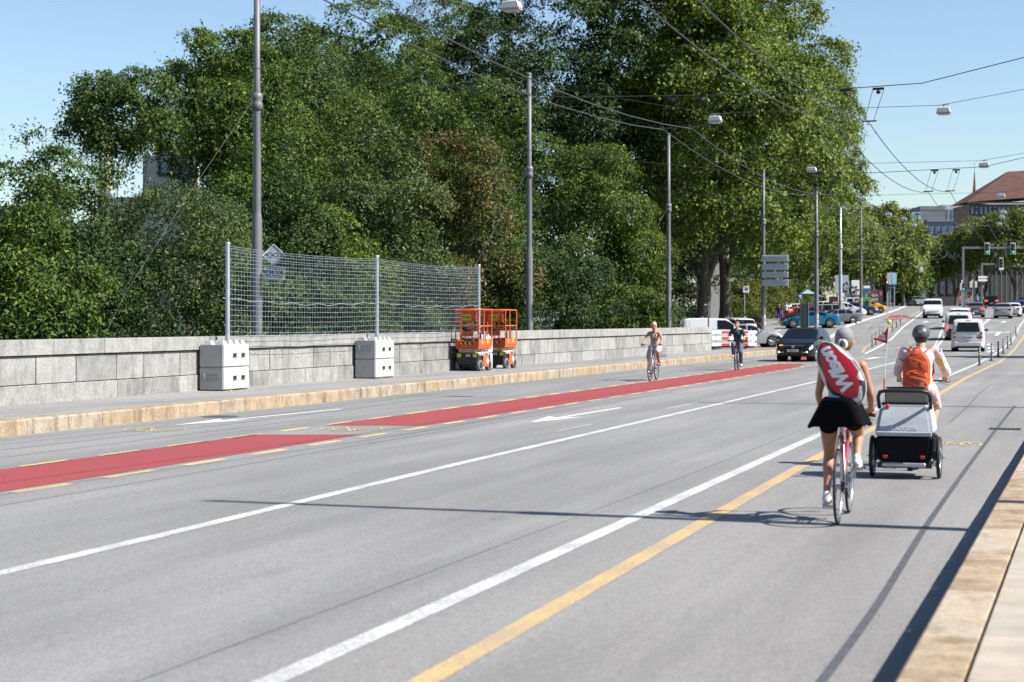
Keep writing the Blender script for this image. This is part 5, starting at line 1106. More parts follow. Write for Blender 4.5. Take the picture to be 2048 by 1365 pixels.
car_px('panel', 'white', 'white delivery van with a black bumper coming down the street', 1865, 637, math.pi + B(170), 'front', name='moving_van', two=(M_TRIM, .58), cat='van', group='cars driving on the street', head_on=False)
def redvan(root, S, P, half, patch):
    for s in (-1, 1): m_ = MB(); m_.box((s * (half(0) - .02), -S['L'] / 2 + .1, 1.7), (.10, .3, 1.9)); m_.build('red_corner', PT['red'], root, bevel=.03)
    m_ = MB(); m_.box((0, -S['L'] / 2 + .12, 2.62), (1.8, .3, .10)); m_.build('red_corner', PT['red'], root, bevel=.03); m_ = MB(); m_.box((0, -S['L'] / 2 - .012, 1.5), (.02, .02, 2.0)); m_.build('door_gap', M_TRIM, root)
    m_ = MB(); m_.box((.45, -S['L'] / 2 - .02, 1.35), (.3, .02, .22)); m_.build('red_print', PT['maroon'], root)
car_px('tallvan', 'silver', 'tall silver and red emergency van at the junction', 1931.5, 612.5, B(222), 'rear', name='moving_van', tail_on=True, extra=redvan, cat='van', group='cars driving on the street')
car_px('sedan', 'silver', 'pale silver saloon coming round the junction', 1841, 612.5, math.pi + .35 + B(290), 'front', name='moving_car', group='cars driving on the street', head_on=True)
car_px('bigvan', 'white', 'white van behind the pale silver saloon at the junction', 1829, 611, math.pi + .35 + B(290), 'front', name='moving_van', cat='van', group='cars driving on the street')
car_px('hatch', 'dblue', 'dark blue car beside the far cyclist in red', 1812.5, 611, .4, 'rear', name='moving_car', tail_on=True, group='cars driving on the street')
def taxi(root, S, P, half, patch): m_ = MB(); m_.box((0, .1, S['H'] + .06), (.4, .2, .12)); m_.build('roof_sign', PT['orange'], root)
car_px('wagon', 'yellow', 'yellow taxi waiting at the far left of the junction', 1795, 611, math.pi + .5, 'front', name='moving_car', extra=taxi, group='cars driving on the street')
# parked cars
def side(px, py, d_): c = at(px, 640, d_); return c
def park(kind, color, lab, px, d_, rz, rims=None, **k):
    c = at(px, 640, d_); c.z = zr(c.y); o = build_car(kind, PT[color], lab, c, rz, group='parked cars', rims=rims, **k); sl = (zr(c.y + 1.5) - zr(c.y - 1.5)) / 3.0
    o.rotation_euler = (math.atan(sl) * math.cos(rz), math.atan(sl) * math.sin(rz) * 1.0, rz); return o
E = -R(90)                      # front towards +X (to the right in the picture)
def combo(root, S, P, half, patch):
    for y in (-.95, .55): m_ = MB(); m_.box((0, y, S['H'] + .05), (1.3, .06, .04)); m_.box((-.6, y, S['H'] + .02), (.05, .08, .08)); m_.box((.6, y, S['H'] + .02), (.05, .08, .08)); m_.build('roof_bar', M_GALV, root)
    for s in (-1, 1): patch('panel_press', PT['white'], .1, .44, 4.15, 4.9, s, .012)
park('panel', 'white', 'white panel van with roof bars behind the red and white barrier', 1436, 104, E + TH, extra=combo, cat='van', name='parked_van', two=(M_TRIM, .36))
park('wagon', 'silver', 'silver estate car with its nose out beside the white panel van', 1492, 109, E + TH + .12)
park('wagon', 'black', 'long black estate car under the plane trees behind the white van', 1434, 124, E + TH + R(180) - .25, name='parked_car')
park('suv', 'white', 'white off roader parked nose in beside the black estate', 1474, 126, R(28), tail_on=False, scale=.95)
park('hatch', 'black', 'small black hatchback parked nose in next to the hedge', 1491, 133, R(30))
park('coupe', 'blue', 'bright blue coupe with silver rims parked side on', 1619.5, 142, -E + TH, rims=M_RIM)
park('hatch', 'maroon', 'dark maroon car mostly hidden behind the blue coupe', 1605, 151, -E + TH, scale=1.0)
park('coupe', 'red', 'red coupe with a dark rear behind the man in shorts', 1594, 166, E + TH + .5, scale=.9)
park('hatch', 'silver', 'silver hatchback behind the dark green pillar', 1597, 172, E + TH + .5)
def cover(root, S, P, half, patch): pass
park('bigvan', 'silver', 'silver van lying side on behind the blue coupe', 1645, 158, -E + TH, cat='van', name='parked_van', scale=.8)
park('sedan', 'grey', 'grey saloon nose just showing behind the galvanised pole', 1672, 150, -E + TH + .15, scale=.9)
park('hatch', 'white', 'white sporty car facing right beside the black poster', 1692, 176, E + TH - .1)
park('coupe', 'dblue', 'dark blue sporty car parked before the brown pole', 1711, 184, E + TH - .1)
park('hatch', 'orange', 'orange yellow car parked beside the green poster', 1738, 195, E + TH - .1)
park('hatch', 'white', 'white car in the back row under the trees', 1658, 186, E + TH - .1)
park('suv', 'white', 'white roofed car in the back row next to the orange one', 1722, 203, E + TH - .1)
park('sedan', 'black', 'black car with its rear towards us behind the shrub', 1357, 112, -E + TH + 1.0, tail_on=True)
# ================================================================== building works on the pavement
M_CONC = mat('new_concrete', (.40, .40, .39), .85, var=.10, vscale=2.5, bump=.2, bscale=40)
M_EMB = mat('embossed_concrete', (.26, .26, .255), .9)
M_WOOD = mat('raw_wood', (.42, .25, .10), .8)
def block_stack(label, x, y, L=1.22, Wd=.58, H=.49, emb=0):
    """two stacked concrete blocks with square lifting holes"""
    root = thing('concrete_block_stack', label, 'concrete block', (x, y, KH + .02), group='stacked concrete ballast blocks'); 
    for i in range(2):
        m_ = MB(); m_.box((0, 0, i * (H + .006) + H / 2), (Wd, L, H)); bl = m_.build('block', M_CONC, root, bevel=.018, seg=2)
        for yy_ in (-.18 * L / 1.2 + .1, .3 * L / 1.2):
            h_ = MB(); h_.box((Wd / 2 - .0, yy_, i * (H + .006) + H * .52), (.016, .14, .085)); h_.build('lifting_hole', M_UNDER, bl)
            g_ = MB(); g_.tube([(Wd / 2 + .012, yy_ - .075, i * (H + .006) + H * .52 - .047), (Wd / 2 + .012, yy_ + .075, i * (H + .006) + H * .52 - .047), (Wd / 2 + .012, yy_ + .075, i * (H + .006) + H * .52 + .047), (Wd / 2 + .012, yy_ - .075, i * (H + .006) + H * .52 + .047)], .006, 4, closed=True); g_.build('hole_rim', M_CONC, bl)
        if i == emb:
            for k, tx in enumerate(('SWISS', 'BLOCK')): text_mesh('embossed_lettering', tx, .10, M_EMB, bl, frame((.03, -L / 2 - .001, i * (H + .006) + H * .66 - k * .10), (1, 0, 0), (0, 0, 1)), offset=.002)
            MB().tube([(-.24, -L / 2 - .002, i * H + H * .66 + .05), (-.17, -L / 2 - .002, i * H + H * .66 + .05), (-.17, -L / 2 - .002, i * H + H * .66 - .15), (-.24, -L / 2 - .002, i * H + H * .66 - .15)], .005, 4, closed=True).build('embossed_mark', M_EMB, bl)
    zt = 2 * H + .006
    for yy_ in (-.42, -.14, .14, .42):
        for xx in (-.15, .15): c = MB(); c.box((xx, yy_ * L / 1.2, zt + .045), (.2, .2, .09), taper=.6); c.build('stacking_cone', M_CONC, root)
    for yy_ in (-.4, .4): w_ = MB(); w_.box((.05, yy_, -.012), (Wd + .06, .09, .022)); w_.build('timber_wedge', M_WOOD, root)
    return root
BX = XP + .035 + .33; ST_ = []
for i, (pc, lab, e) in enumerate((((448, 500, 782), 'nearest pair of stacked pale concrete blocks against the parapet', 0), ((752, 790, 757), 'middle pair of stacked pale concrete blocks under the second fence post', 1), ((960, 996, 738), 'farthest pair of stacked concrete blocks half hidden behind the orange lift', 1))):
    xf = BX + .31; 
    def s_of(px): u = (px - 1024) / FPX; t = math.tan(TH); return -xf * FPX * (1 + t * u) / (2200 - px)
    y0_, y1_ = s_of(pc[0]), s_of(pc[1]); L_ = min(1.3, y1_ - y0_) if i < 2 else 1.25; block_stack(lab, BX, y0_ + L_ / 2, L_, emb=e); ST_.append(y0_ + L_ / 2)
fe = thing('wire_fence', 'galvanised wire mesh fence on three posts set in the concrete blocks', 'fence', (BX - .02, 0, KH)); ZB, ZT = 1.0, 3.22
for s in ST_:
    MB().cyl((0, s + .18, .9), (0, s + .18, ZT + .03), .052, n=12).build('fence_post', M_GALV, fe); c = MB(); c.lathe([(.056, ZT + .02), (.056, ZT + .05), (.001, ZT + .055)], 12, origin=(0, s + .18, 0)); c.build('post_cap', M_GALV, fe)
M_MESH = mat('zinc_wire', (.33, .39, .45), .4, metal=.2)
rr_ = random.Random(3)
for a, b in ((ST_[0], ST_[1]), (ST_[1], ST_[2])):
    a += .18; b += .18; mb = MB(); nH = 21
    zs = [ZB + .18 + (ZT - ZB - .22) * (1 - (1 - i / (nH - 1)) ** 1.0) for i in range(nH)]
    zs = [ZT - .04 - (ZT - ZB - .2) * ((i / (nH - 1)) ** 1.25) for i in range(nH)]
    for j, z in enumerate(zs):
        P = []
        for i in range(13): t = i / 12; P.append((.055 + .01 * math.sin(i * 1.3 + j), a + (b - a) * t, z - .10 * 4 * t * (1 - t) * (1 if j < 4 else .5) * (1 - z / 9)))
        mb.tube(P, .0054, 3, caps=False)
    y = a + .08
    while y < b - .05:
        t = (y - a) / (b - a); sg_ = .10 * 4 * t * (1 - t) * .7; mb.tube([(.06, y, zs[-1] - .02), (.062, y + .01, (ZB + ZT) / 2), (.06, y, ZT - .04 - sg_)], .0040, 3, caps=False); y += .15
    tag(mb.build('wire_mesh', M_MESH, fe), kind='stuff')
    P = []
    for i in range(41): t = i / 40; P.append((.075, a + (b - a) * t, 2.02 - .10 * 4 * t * (1 - t) + .022 * math.sin(i * .95)))
    MB().tube(P, .007, 4).build('tension_wire', M_GALV, fe)
    for i in range(9):
        c = Vector((.08, (a + b) / 2 + (i - 4) * (b - a) * .1, 1.14)); MB().tube([c + Vector((.02 * math.sin(q), .16 * math.cos(q), .11 * math.sin(q))) for q in np.linspace(.2, 5.6, 12)], .004, 3).build('loose_wire', M_GALV, fe)
# ---- orange scissor lifts
M_LIFT = mat('lift_orange', (.60, .095, .018), .45, spec=.5, var=.08, vscale=4)
M_CREAMS = mat('cream_scissor_arm', (.62, .53, .36), .5, var=.08, vscale=5); M_GTYRE = mat('grey_solid_tyre', (.13, .13, .125), .8); M_YSIG = mat('yellow_label', (.60, .48, .04), .6); M_HAZ = mat('hazard_black', (.015, .015, .015), .6)
def lift(label, loc, rz):
    root = thing('scissor_lift', label, 'scissor lift', loc, rz, group='orange scissor lifts on the pavement'); W_, L_ = .76, 1.06
    hw, hl = W_ / 2, L_ / 2
    m_ = MB(); m_.box((0, 0, .40), (W_ * .92, L_ * .96, .22)); m_.box((0, -hl * .98, .34), (W_ * .86, .06, .3)); m_.box((0, 0, .22), (W_ * .62, L_ * .8, .22)); ch = m_.build('chassis', M_TRIM, root, bevel=.015)
    m_ = MB(); m_.box((0, -hl * 1.03, .47), (W_ * .94, .03, .16)); m_.build('end_plate', M_BLK, ch, bevel=.01)
    m_ = MB(); m_.box((hw + .012, .02, .30), (.03, L_ * .42, .36)); pn = m_.build('side_panel', M_LIFT, root, bevel=.03); m_ = MB(); m_.box((hw + .03, .12, .30), (.006, .14, .16), rot=(R(45), 0, 0)); m_.build('white_mark', M_WPAINT, pn)
    m_ = MB(); m_.box((-hw - .012, .02, .30), (.03, L_ * .42, .36)); m_.build('side_panel', M_LIFT, root, bevel=.03)
    m_ = MB(); m_.box((hw * .9, -.2, .50), (.04, .5, .05)); m_.box((hw + .02, .15, .50), (.03, .12, .08)); m_.build('control_rail', M_SIGNB, ch)
    for x, w_, tx in ((-.25, .13, None), (.05, .22, 'JLG'), (.26, .12, None)):
        m_ = MB(); m_.box((x, -hl * 1.03 - .018, .47), (w_, .006, .08 if tx else .11)); lb = m_.build('label_plate', M_YSIG if not tx else M_BLK, ch)
        if tx: text_mesh('maker_letters', tx, .095, M_WPAINT, lb, frame((x, -hl * 1.03 - .023, .47), (1, 0, 0), (0, 0, 1)), offset=.003)
    for x in (-1, 1):
        for y in (-1, 1):
            wh = bpy.data.objects.new('wheel', None); COL.objects.link(wh); wh.parent = root; wh.location = (x * (hw - .05), y * (hl - .17), .17); wh.rotation_euler = (0, 0, 0 if x > 0 else math.pi)
            MB().lathe([(.10, -.05), (.165, -.055), (.17, 0), (.165, .055), (.10, .05)], 20, axis='x').build('tyre', M_GTYRE, wh); MB().lathe([(.001, .03), (.06, .045), (.11, .035), (.11, -.03)], 16, axis='x').build('hub', M_TRIM, wh)
    m_ = MB()
    for k in range(3):
        z = .545 + k * .055
        for x in (-.24, .24): m_.box((x, .02 * (-1) ** k, z), (.06, L_ * .9, .042), rot=(R(1.2) * (-1) ** k, 0, 0))
        for y in (-.5, 0, .5): m_.cyl((-.28, y, z), (.28, y, z), .022, n=8)
    m_.build('scissor_arms', M_CREAMS, root, bevel=.006)
    m_ = MB(); m_.box((0, 0, .735), (W_ * .98, L_, .07)); m_.prism([(-hw, .70), (hw, .70), (hw * .94, .66), (-hw * .94, .66)], 'y', -hl, hl); pf = m_.build('platform', M_LIFT, root, bevel=.01)
    m_ = MB()
    for x in (-1, 1): m_.box((x * hw, 0, .86), (.025, L_, .20))
    m_.box((0, hl, .86), (W_, .025, .2)); m_.box((0, -hl, .84), (W_, .025, .16)); m_.build('toe_board', M_LIFT, root, bevel=.006)
    hz = MB(); hz.box((-.02, -hl - .016, .84), (.42, .006, .085)); hb = hz.build('hazard_stripe', M_HAZ, root)
    for k in range(3): s_ = MB(); s_.prism([(-.2 + k * .14, .80), (-.13 + k * .14, .80), (-.17 + k * .14, .88), (-.24 + k * .14, .88)], 'y', -hl - .022, -hl - .0195); s_.build('yellow_bar', M_YSIG, hb)
    TZ_ = 1.86; p_ = lambda x, y, z0=.76, z1=TZ_, r=.020: MB().cyl((x, y, z0), (x, y, z1), r, n=8).build('guard_post', M_LIFT, root)
    for x in (-hw, hw):
        for y in (-hl, -.12, hl): p_(x, y)
    p_(-hw * .48, -hl); p_(hw * .40, -hl)
    for z in (TZ_, 1.36):
        r_ = MB(); r_.tube([(-hw - .04, -hl, z), (hw, -hl, z), (hw, hl, z), (-hw, hl, z), (-hw, -hl + .02, z)], .021, 8); r_.build('guard_rail', M_LIFT, root)
    bk = MB(); bk.box((-.06, -hl + .05, 1.66), (W_ * .92, .03, .36)); b1 = bk.build('back_panel', M_LIFT, root, bevel=.01)
    bk = MB(); bk.box((0, -hl + .04, 1.13), (.40, .03, .17)); b2 = bk.build('mid_panel', M_LIFT, root, bevel=.01); e = MB(); e.ball((-.02, -hl + .02, 1.14), (.06, .008, .035), 10, 6); e.build('green_oval', mat('green_oval', (.02, .2, .06), .5), b2)
    sgn = MB(); sgn.box((-.04, -hl + .03, 1.62), (.36, .008, .19)); sg_ = sgn.build('name_board', M_YSIG, b1); text_mesh('name_letters', 'GYGER', .075, mat('dark_red_ink', (.25, .02, .02), .6), sg_, frame((-.05, -hl + .024, 1.62), (1, 0, 0), (0, 0, 1)), offset=.003)
    bx_ = MB(); bx_.box((.30, -hl * .7, .90), (.16, .26, .16)); bx_.build('control_box', M_TRIM, root, bevel=.02); j = MB(); j.cyl((.28, -hl * .3, .95), (.28, -hl * .3, 1.12), .02, n=8); j.ball((.28, -hl * .3, 1.13), .035, 8, 6); j.build('joystick', M_BLK, root)
    hs = MB(); hs.tube([(-.22, -hl + .07, 1.30 + .0), (-.1, -hl + .06, 1.24), (.06, -hl + .06, 1.22), (.18, -hl + .07, 1.28)], .035, 8); hs.tube([(-.2, -hl + .07, .98), (-.05, -hl + .06, .93), (.1, -hl + .06, .94), (.16, -hl + .07, 1.0)], .03, 8); hs.build('cable_loop', M_BLK, root)
    lb = MB(); lb.box((hw + .016, -.28, .88), (.006, .1, .11)); lb.build('grey_label', M_SIGNB, root); lb = MB(); lb.box((hw + .016, .16, .89), (.006, .12, .13)); lb.build('yellow_label', M_YSIG, root)
    g2 = MB(); g2.tube([(hw - .1, -.1, .77), (hw - .1, -.1, 1.28), (-.1, .1, 1.28)], .016, 6); g2.tube([(.2, .5, .77), (.2, .5, 1.24)], .016, 6); g2.build('inner_rail', mat('lift_red', (.42, .03, .02), .45), root)
    return root
lift('nearer orange scissor lift standing on the pavement', (-18.10, 50.2, KH), R(-2)); lift('farther orange scissor lift behind the concrete blocks', (-18.22, 53.0, KH), R(-1))
# ---- red and white barrier
M_RW = mat('barrier_red', (.45, .015, .03), .45); ba = thing('road_barrier', 'red and white plank barrier closing the gap at the parapet end', 'barrier', (0, 0, 0))
A = G(1424, 697, KH - .03); Bp = G(1513, 698, KH - .1); dv = (Bp - A); dv.z = 0; Ln = dv.length; dv.normalize(); ba.location = A; ba.rotation_euler = (0, 0, math.atan2(dv.y, dv.x)); kk = depth_of(A) / FPX
for zc in (.88, .55, .20):
    m_ = MB(); m_.box((Ln / 2, 0, zc), (Ln, .03, .155)); pk = m_.build('plank', M_WPAINT, ba, bevel=.006)
    for f in (.30, .75): r_ = MB(); r_.box((Ln * f, -.018, zc), (Ln * .19 if f < .5 else Ln * .12, .008, .13)); r_.build('red_field', M_RW, pk)
    blurred_print('plank_lettering', mat('grey_ink', (.34, .34, .36), .6), pk, (Ln * .14, -.018, zc), (1, 0, 0), (.05, .04, .06, .05, .04), .045)
for f in (.10, .88):
    m_ = MB(); m_.cyl((Ln * f, .03, .02), (Ln * f, .03, 1.05), .022, n=8); m_.build('post', M_GALV, ba); m_ = MB(); m_.box((Ln * f, .0, .04), (.5, .3, .09)); m_.build('rubber_foot', M_TRIM, ba, bevel=.01)
m_ = MB(); m_.box((Ln * .94, -.1, .03), (.3, .2, .06)); m_.build('foot_cap', mat('worn_red', (.4, .12, .08), .7), ba, bevel=.01)
# grass tuft at the stickered pole
rs = np.random.RandomState(4); mb = MB()
for i in range(160):
    a = rs.uniform(0, 6.28); r_ = rs.uniform(.1, .45); b = Vector((p4.x + r_ * math.cos(a), p4.y - .1 + r_ * .6 * math.sin(a), p4.z)); h = rs.uniform(.05, .16); l = Vector((rs.uniform(-.08, .08), rs.uniform(-.08, .08), h)); mb.add([b + Vector((-.012, 0, 0)), b + Vector((.012, 0, 0)), b + l], [(0, 1, 2)])
tag(mb.build('grass_tuft', LM['hedge'] if 'LM' in globals() else M_SOIL), 'dry grass tuft at the foot of the stickered pole', 'grass', kind='stuff')
# ================================================================== cyclists
def skin_mat(name, c): return mat(name, c, .5, spec=.35, var=.06, vscale=9)
M_SKIN = skin_mat('skin_tanned', (.42, .205, .125)); M_SKIN2 = skin_mat('skin_fair', (.50, .29, .20))
def fabric(name, c=(.5, .5, .5), **k): return mat('cloth_' + name, c, .85, spec=.15, var=k.pop('var', .10), vscale=k.pop('vscale', 14), sheen=.1, bump=.25, bscale=k.pop('bscale', 30), **k)
GARMENT = {'sleeveless_top', 'patterned_shirt', 'patterned_trousers', 'dress_top', 'dress_skirt', 'shirt', 'trousers', 'shorts'}
class Fig:
    """body volumes that are fused into one continuous skin"""
    def __init__(s): s.m = MB()
    def cap(s, p0, r0, p1, r1, n=14):
        p0, p1 = Vector(p0), Vector(p1); d = (p1 - p0); L_ = d.length; t = d / max(L_, 1e-6); P = []; Rr = []
        for i in range(5): a = math.pi / 2 * i / 4; P.append(p0 - t * r0 * math.cos(a)); Rr.append(max(.001, r0 * math.sin(a)))
        for f in (.33, .66): P.append(p0 + d * f); Rr.append(r0 + (r1 - r0) * f)
        for i in range(5): a = math.pi / 2 * (1 - i / 4); P.append(p1 + t * r1 * math.cos(a)); Rr.append(max(.001, r1 * math.sin(a)))
        s.m.tube(P, Rr, n); return s
    def chain(s, pts): 
        for (a, ra), (b, rb) in zip(pts[:-1], pts[1:]): s.cap(a, ra, b, rb)
        return s
    def ell(s, c, r, rot=None): s.m.ball(c, r, 18, 12, mtx=Euler(rot).to_matrix() if rot else None); return s
    def build(s, name, m, parent, vox=.012, smooth=6, disp=0.0):
        me = s.m.mesh('tmp', m); t = bpy.data.objects.new('tmp_fig', me)
        md = t.modifiers.new('r', 'REMESH'); md.mode = 'VOXEL'; md.voxel_size = vox; md.use_smooth_shade = True
        if name in GARMENT:
            tx = bpy.data.textures.get('cloth_folds') or bpy.data.textures.new('cloth_folds', 'CLOUDS'); tx.noise_scale = .055; tx.noise_depth = 2
            dm = t.modifiers.new('d', 'DISPLACE'); dm.texture = tx; dm.strength = .022; dm.mid_level = .5
        if smooth: sm = t.modifiers.new('s', 'SMOOTH'); sm.factor = .5; sm.iterations = smooth
        out = baked(t)
        bpy.data.objects.remove(t); out.name = name; out.materials.clear(); out.materials.append(m if not isinstance(m, list) else m[0]); out.polygons.foreach_set('use_smooth', [True] * len(out.polygons)); out.polygons.foreach_set('material_index', [0] * len(out.polygons))
        return link(name, out, parent)
def hand(f, wrist, grip, axis, s=1.0, side=1):
    """palm from the wrist to a bar at grip running along axis, fingers curled round it, thumb under"""
    w, g, a = Vector(wrist), Vector(grip), Vector(axis).normalized(); d = (g - w).normalized(); up = a.cross(d).normalized()
    if up.z < 0: up = -up
    f.cap(w, .026 * s, w.lerp(g, .55) + up * .006, .034 * s); f.cap(w.lerp(g, .45) + a * .022 * s + up * .006, .02 * s, w.lerp(g, .45) - a * .022 * s + up * .006, .02 * s)
    for i, (o, l) in enumerate(((-.036, .9), (-.012, 1.0), (.012, .96), (.034, .8))):
        k = g + a * o * s - d * .012 + up * .016; m_ = g + a * o * s + d * .026 * l * s + up * .014 * s; t = g + a * o * s + d * .020 * l * s - up * .020 * s; e = g + a * o * s - d * .004 - up * .026 * s
        f.chain([(k, .0115 * s), (m_, .0100 * s), (t, .0092 * s), (e, .0080 * s)])
    th = w.lerp(g, .5) - a * .03 * s * side; f.chain([(th, .014 * s), (th + d * .03 * s - up * .014 * s - a * .012 * s * side, .0115 * s), (g - a * .028 * s * side - up * .026 * s + d * .01, .0095 * s)])
M_STEEL = mat('bike_steel', (.45, .47, .5), .25, metal=.8); M_BRED = mat('bike_frame_red', (.42, .01, .03), .25, coat=.8); M_BBLK = mat('bike_frame_black', (.015, .015, .018), .35, coat=.4); M_BSIL = mat('bike_frame_silver', (.46, .47, .5), .3, metal=.6)
M_RUB = mat('bike_tyre', (.012, .012, .012), .7); M_SPOKE = mat('spoke', (.5, .52, .55), .3, metal=.8)
def ring_tube(R0, r, n=36, k=8, x=0.0): return MB().tube([(x, R0 * math.cos(2 * math.pi * i / n), R0 * math.sin(2 * math.pi * i / n)) for i in range(n)], r, k, closed=True)
def bike_wheel(parent, y, R0=.34, tw=.014, spokes=28, rimw=.012, rim_m=None):
    w = bpy.data.objects.new('wheel', None); COL.objects.link(w); w.parent = parent; w.location = (0, y, R0); w.empty_display_size = .1
    ring_tube(R0 - tw, tw).build('tyre', M_RUB, w); MB().lathe([(R0 - tw * 2 - .018, -rimw * .6), (R0 - tw * 2 + .002, -rimw), (R0 - tw * 2 + .002, rimw), (R0 - tw * 2 - .018, rimw * .6), (R0 - tw * 2 - .018, -rimw * .6)], 36, axis='x').build('rim', rim_m or M_STEEL, w)
    m_ = MB()
    for i in range(spokes):
        a = 2 * math.pi * i / spokes; s = 1 if i % 2 else -1; a2 = a + s * .35 * (1 if i % 4 < 2 else -1); m_.tube([(s * .028, .022 * math.cos(a2), .022 * math.sin(a2)), (0, (R0 - .045) * math.cos(a), (R0 - .045) * math.sin(a))], .0011 if spokes > 20 else .0016, 3, caps=False)
    m_.build('spokes', M_SPOKE, w); h = MB(); h.cyl((-.045, 0, 0), (.045, 0, 0), .02, n=12); h.cyl((-.065, 0, 0), (.065, 0, 0), .006, n=8); h.build('hub', M_STEEL, w); return w
def bicycle(label, loc, rz, frame_m, wb=1.02, R0=.34, fork_m=None, bar='flat', bar_w=.28, bar_z=1.02, bar_y=None, seat_z=.95, crank=R(85), tw=.014, tyre_front=None, stay_m=None, rack=False, fender=None, drop=False, spokes=28):
    """bicycle heading +Y, rear tyre touching the ground at its origin"""
    root = thing('bicycle', label, 'bicycle', loc, rz); bb = Vector((0, .43, .285)); rr = Vector((0, 0, R0)); fr = Vector((0, wb, R0)); st = Vector((0, .27, .80)); sd = Vector((0, .245, seat_z)); hb = Vector((0, wb - .14, .70)); ht = Vector((0, wb - .185, .84))
    m_ = MB(); m_.tube([bb, st], .0155, 10); m_.tube([st + Vector((0, 0, -.02)), ht + Vector((0, 0, -.02))] if not drop else [st + Vector((0, .04, -.2)), hb + Vector((0, 0, .05))], .0145, 10); m_.tube([bb, hb], .0165, 10); m_.tube([hb - Vector((0, -.01, .03)), ht], .019, 10); m_.cyl(bb - Vector((.035, 0, 0)), bb + Vector((.035, 0, 0)), .022, n=12); fr_o = m_.build('frame', frame_m, root)
    s_ = MB()
    for s in (-1, 1): s_.tube([st + Vector((s * .018, 0, -.03)), rr + Vector((s * .062, 0, 0))], .0075, 8); s_.tube([bb + Vector((s * .03, 0, 0)), Vector((s * .045, .3, .31)), rr + Vector((s * .062, 0, 0))], .009, 8)
    s_.box((0, .03 + .02, R0 + .37), (.06, .03, .02)); s_.build('stays', stay_m or frame_m, root)
    f_ = MB()
    for s in (-1, 1): f_.tube([hb + Vector((s * .03, .02, -.05)), hb + Vector((s * .05, .045, -.14)), fr + Vector((s * .05, -.02, .10)), fr + Vector((s * .05, 0, 0))], [.013, .012, .009, .008], 8)
    f_.box(hb + Vector((0, .015, -.05)), (.08, .035, .035)); f_.build('fork', fork_m or frame_m, root)
    p_ = MB(); p_.tube([st, sd], .013, 8); p_.build('seat_post', M_STEEL, root)
    sa = MB(); sa.ball(sd + Vector((0, -.05, .025)), (.075, .10, .032), 14, 8); sa.ball(sd + Vector((0, .07, .022)), (.03, .13, .025), 12, 8); sa.build('saddle', M_BLK, root)
    by = bar_y if bar_y else ht.y - .02; b_ = MB(); b_.tube([ht, Vector((0, by + .01, bar_z - .03))], .013, 8)
    pts = [(-bar_w, by - .05, bar_z - .005), (-bar_w * .55, by - .01, bar_z), (0, by + .02, bar_z - .02), (bar_w * .55, by - .01, bar_z), (bar_w, by - .05, bar_z - .005)]
    b_.tube(pts, .0115, 8); hbo = b_.build('handlebar', M_STEEL if frame_m is not M_BBLK else M_BLK, root)
    for s in (-1, 1):
        g = MB(); g.tube([(s * bar_w * .72, by - .025, bar_z), (s * (bar_w + .01), by - .052, bar_z - .005)], .017, 8); g.build('grip', M_BLK, hbo); g = MB(); g.tube([(s * bar_w * .6, by + .03, bar_z - .02), (s * bar_w * .95, by + .03, bar_z - .05)], .007, 6); g.build('brake_lever', M_STEEL, hbo)
    c_ = MB(); ca, sa_ = math.cos(crank), math.sin(crank); pd = {}
    for s in (-1, 1):
        e = bb + Vector((s * .075, .17 * ca * s, .17 * sa_ * s)); c_.tube([bb + Vector((s * .06, 0, 0)), e], .010, 8); pd[s] = e + Vector((s * .055, 0, 0)); c_.box(pd[s], (.095, .07, .022)); c_.cyl(e, e + Vector((s * .04, 0, 0)), .007, n=6)
    c_.build('crank', M_STEEL, root); ch = MB().tube([(.048, .43 + .088 * math.cos(a), .285 + .088 * math.sin(a)) for a in np.linspace(0, 2 * math.pi, 29)[:-1]], .006, 6, closed=True); ch.tube([(.048, .43, .285 + .09), (.048, 0, R0 + .04)], .005, 4); ch.tube([(.048, .43, .285 - .09), (.048, .02, R0 - .06), (.048, 0, R0 - .035)], .005, 4); o_ = ch.build('chainring_and_chain', M_TRIM, root); o_.location = (0, 0, 0)
    o_.data.transform(Matrix.Translation((0, 0, 0)))
    bike_wheel(root, 0, R0, tw, spokes); bike_wheel(root, wb, R0, tw, spokes)
    cs = MB(); cs.lathe([(.02, .03), (.045, .03), (.045, .05), (.02, .05)], 16, axis='x', origin=(0, 0, R0)); cs.build('sprocket', M_TRIM, root)
    if rack:
        k = MB(); k.tube([(-.06, -.28, .74), (-.06, .16, .74), (.06, .16, .74), (.06, -.28, .74)], .006, 6, closed=True); k.tube([(.06, 0, R0), (.06, -.1, .74)], .005, 5); k.tube([(-.06, 0, R0), (-.06, -.1, .74)], .005, 5); k.build('rear_rack', M_STEEL, root)
    if fender:
        for y in (0, wb): MB().tube([(0, y + (R0 + .02) * math.cos(a), R0 + (R0 + .02) * math.sin(a)) for a in np.linspace(R(5), R(165), 14)], .02, 6, flat=.25).build('mudguard', fender, root)
    return root, pd
def shoe(f, ankle, pedal, s=1.0, toe=.10):
    p = Vector(pedal); f.chain([((p.x, p.y - .115 * s, p.z + .055 * s), .038 * s), ((p.x, p.y - .02 * s, p.z + .05 * s), .040 * s), ((p.x, p.y + toe * s, p.z + .038 * s), .034 * s)])
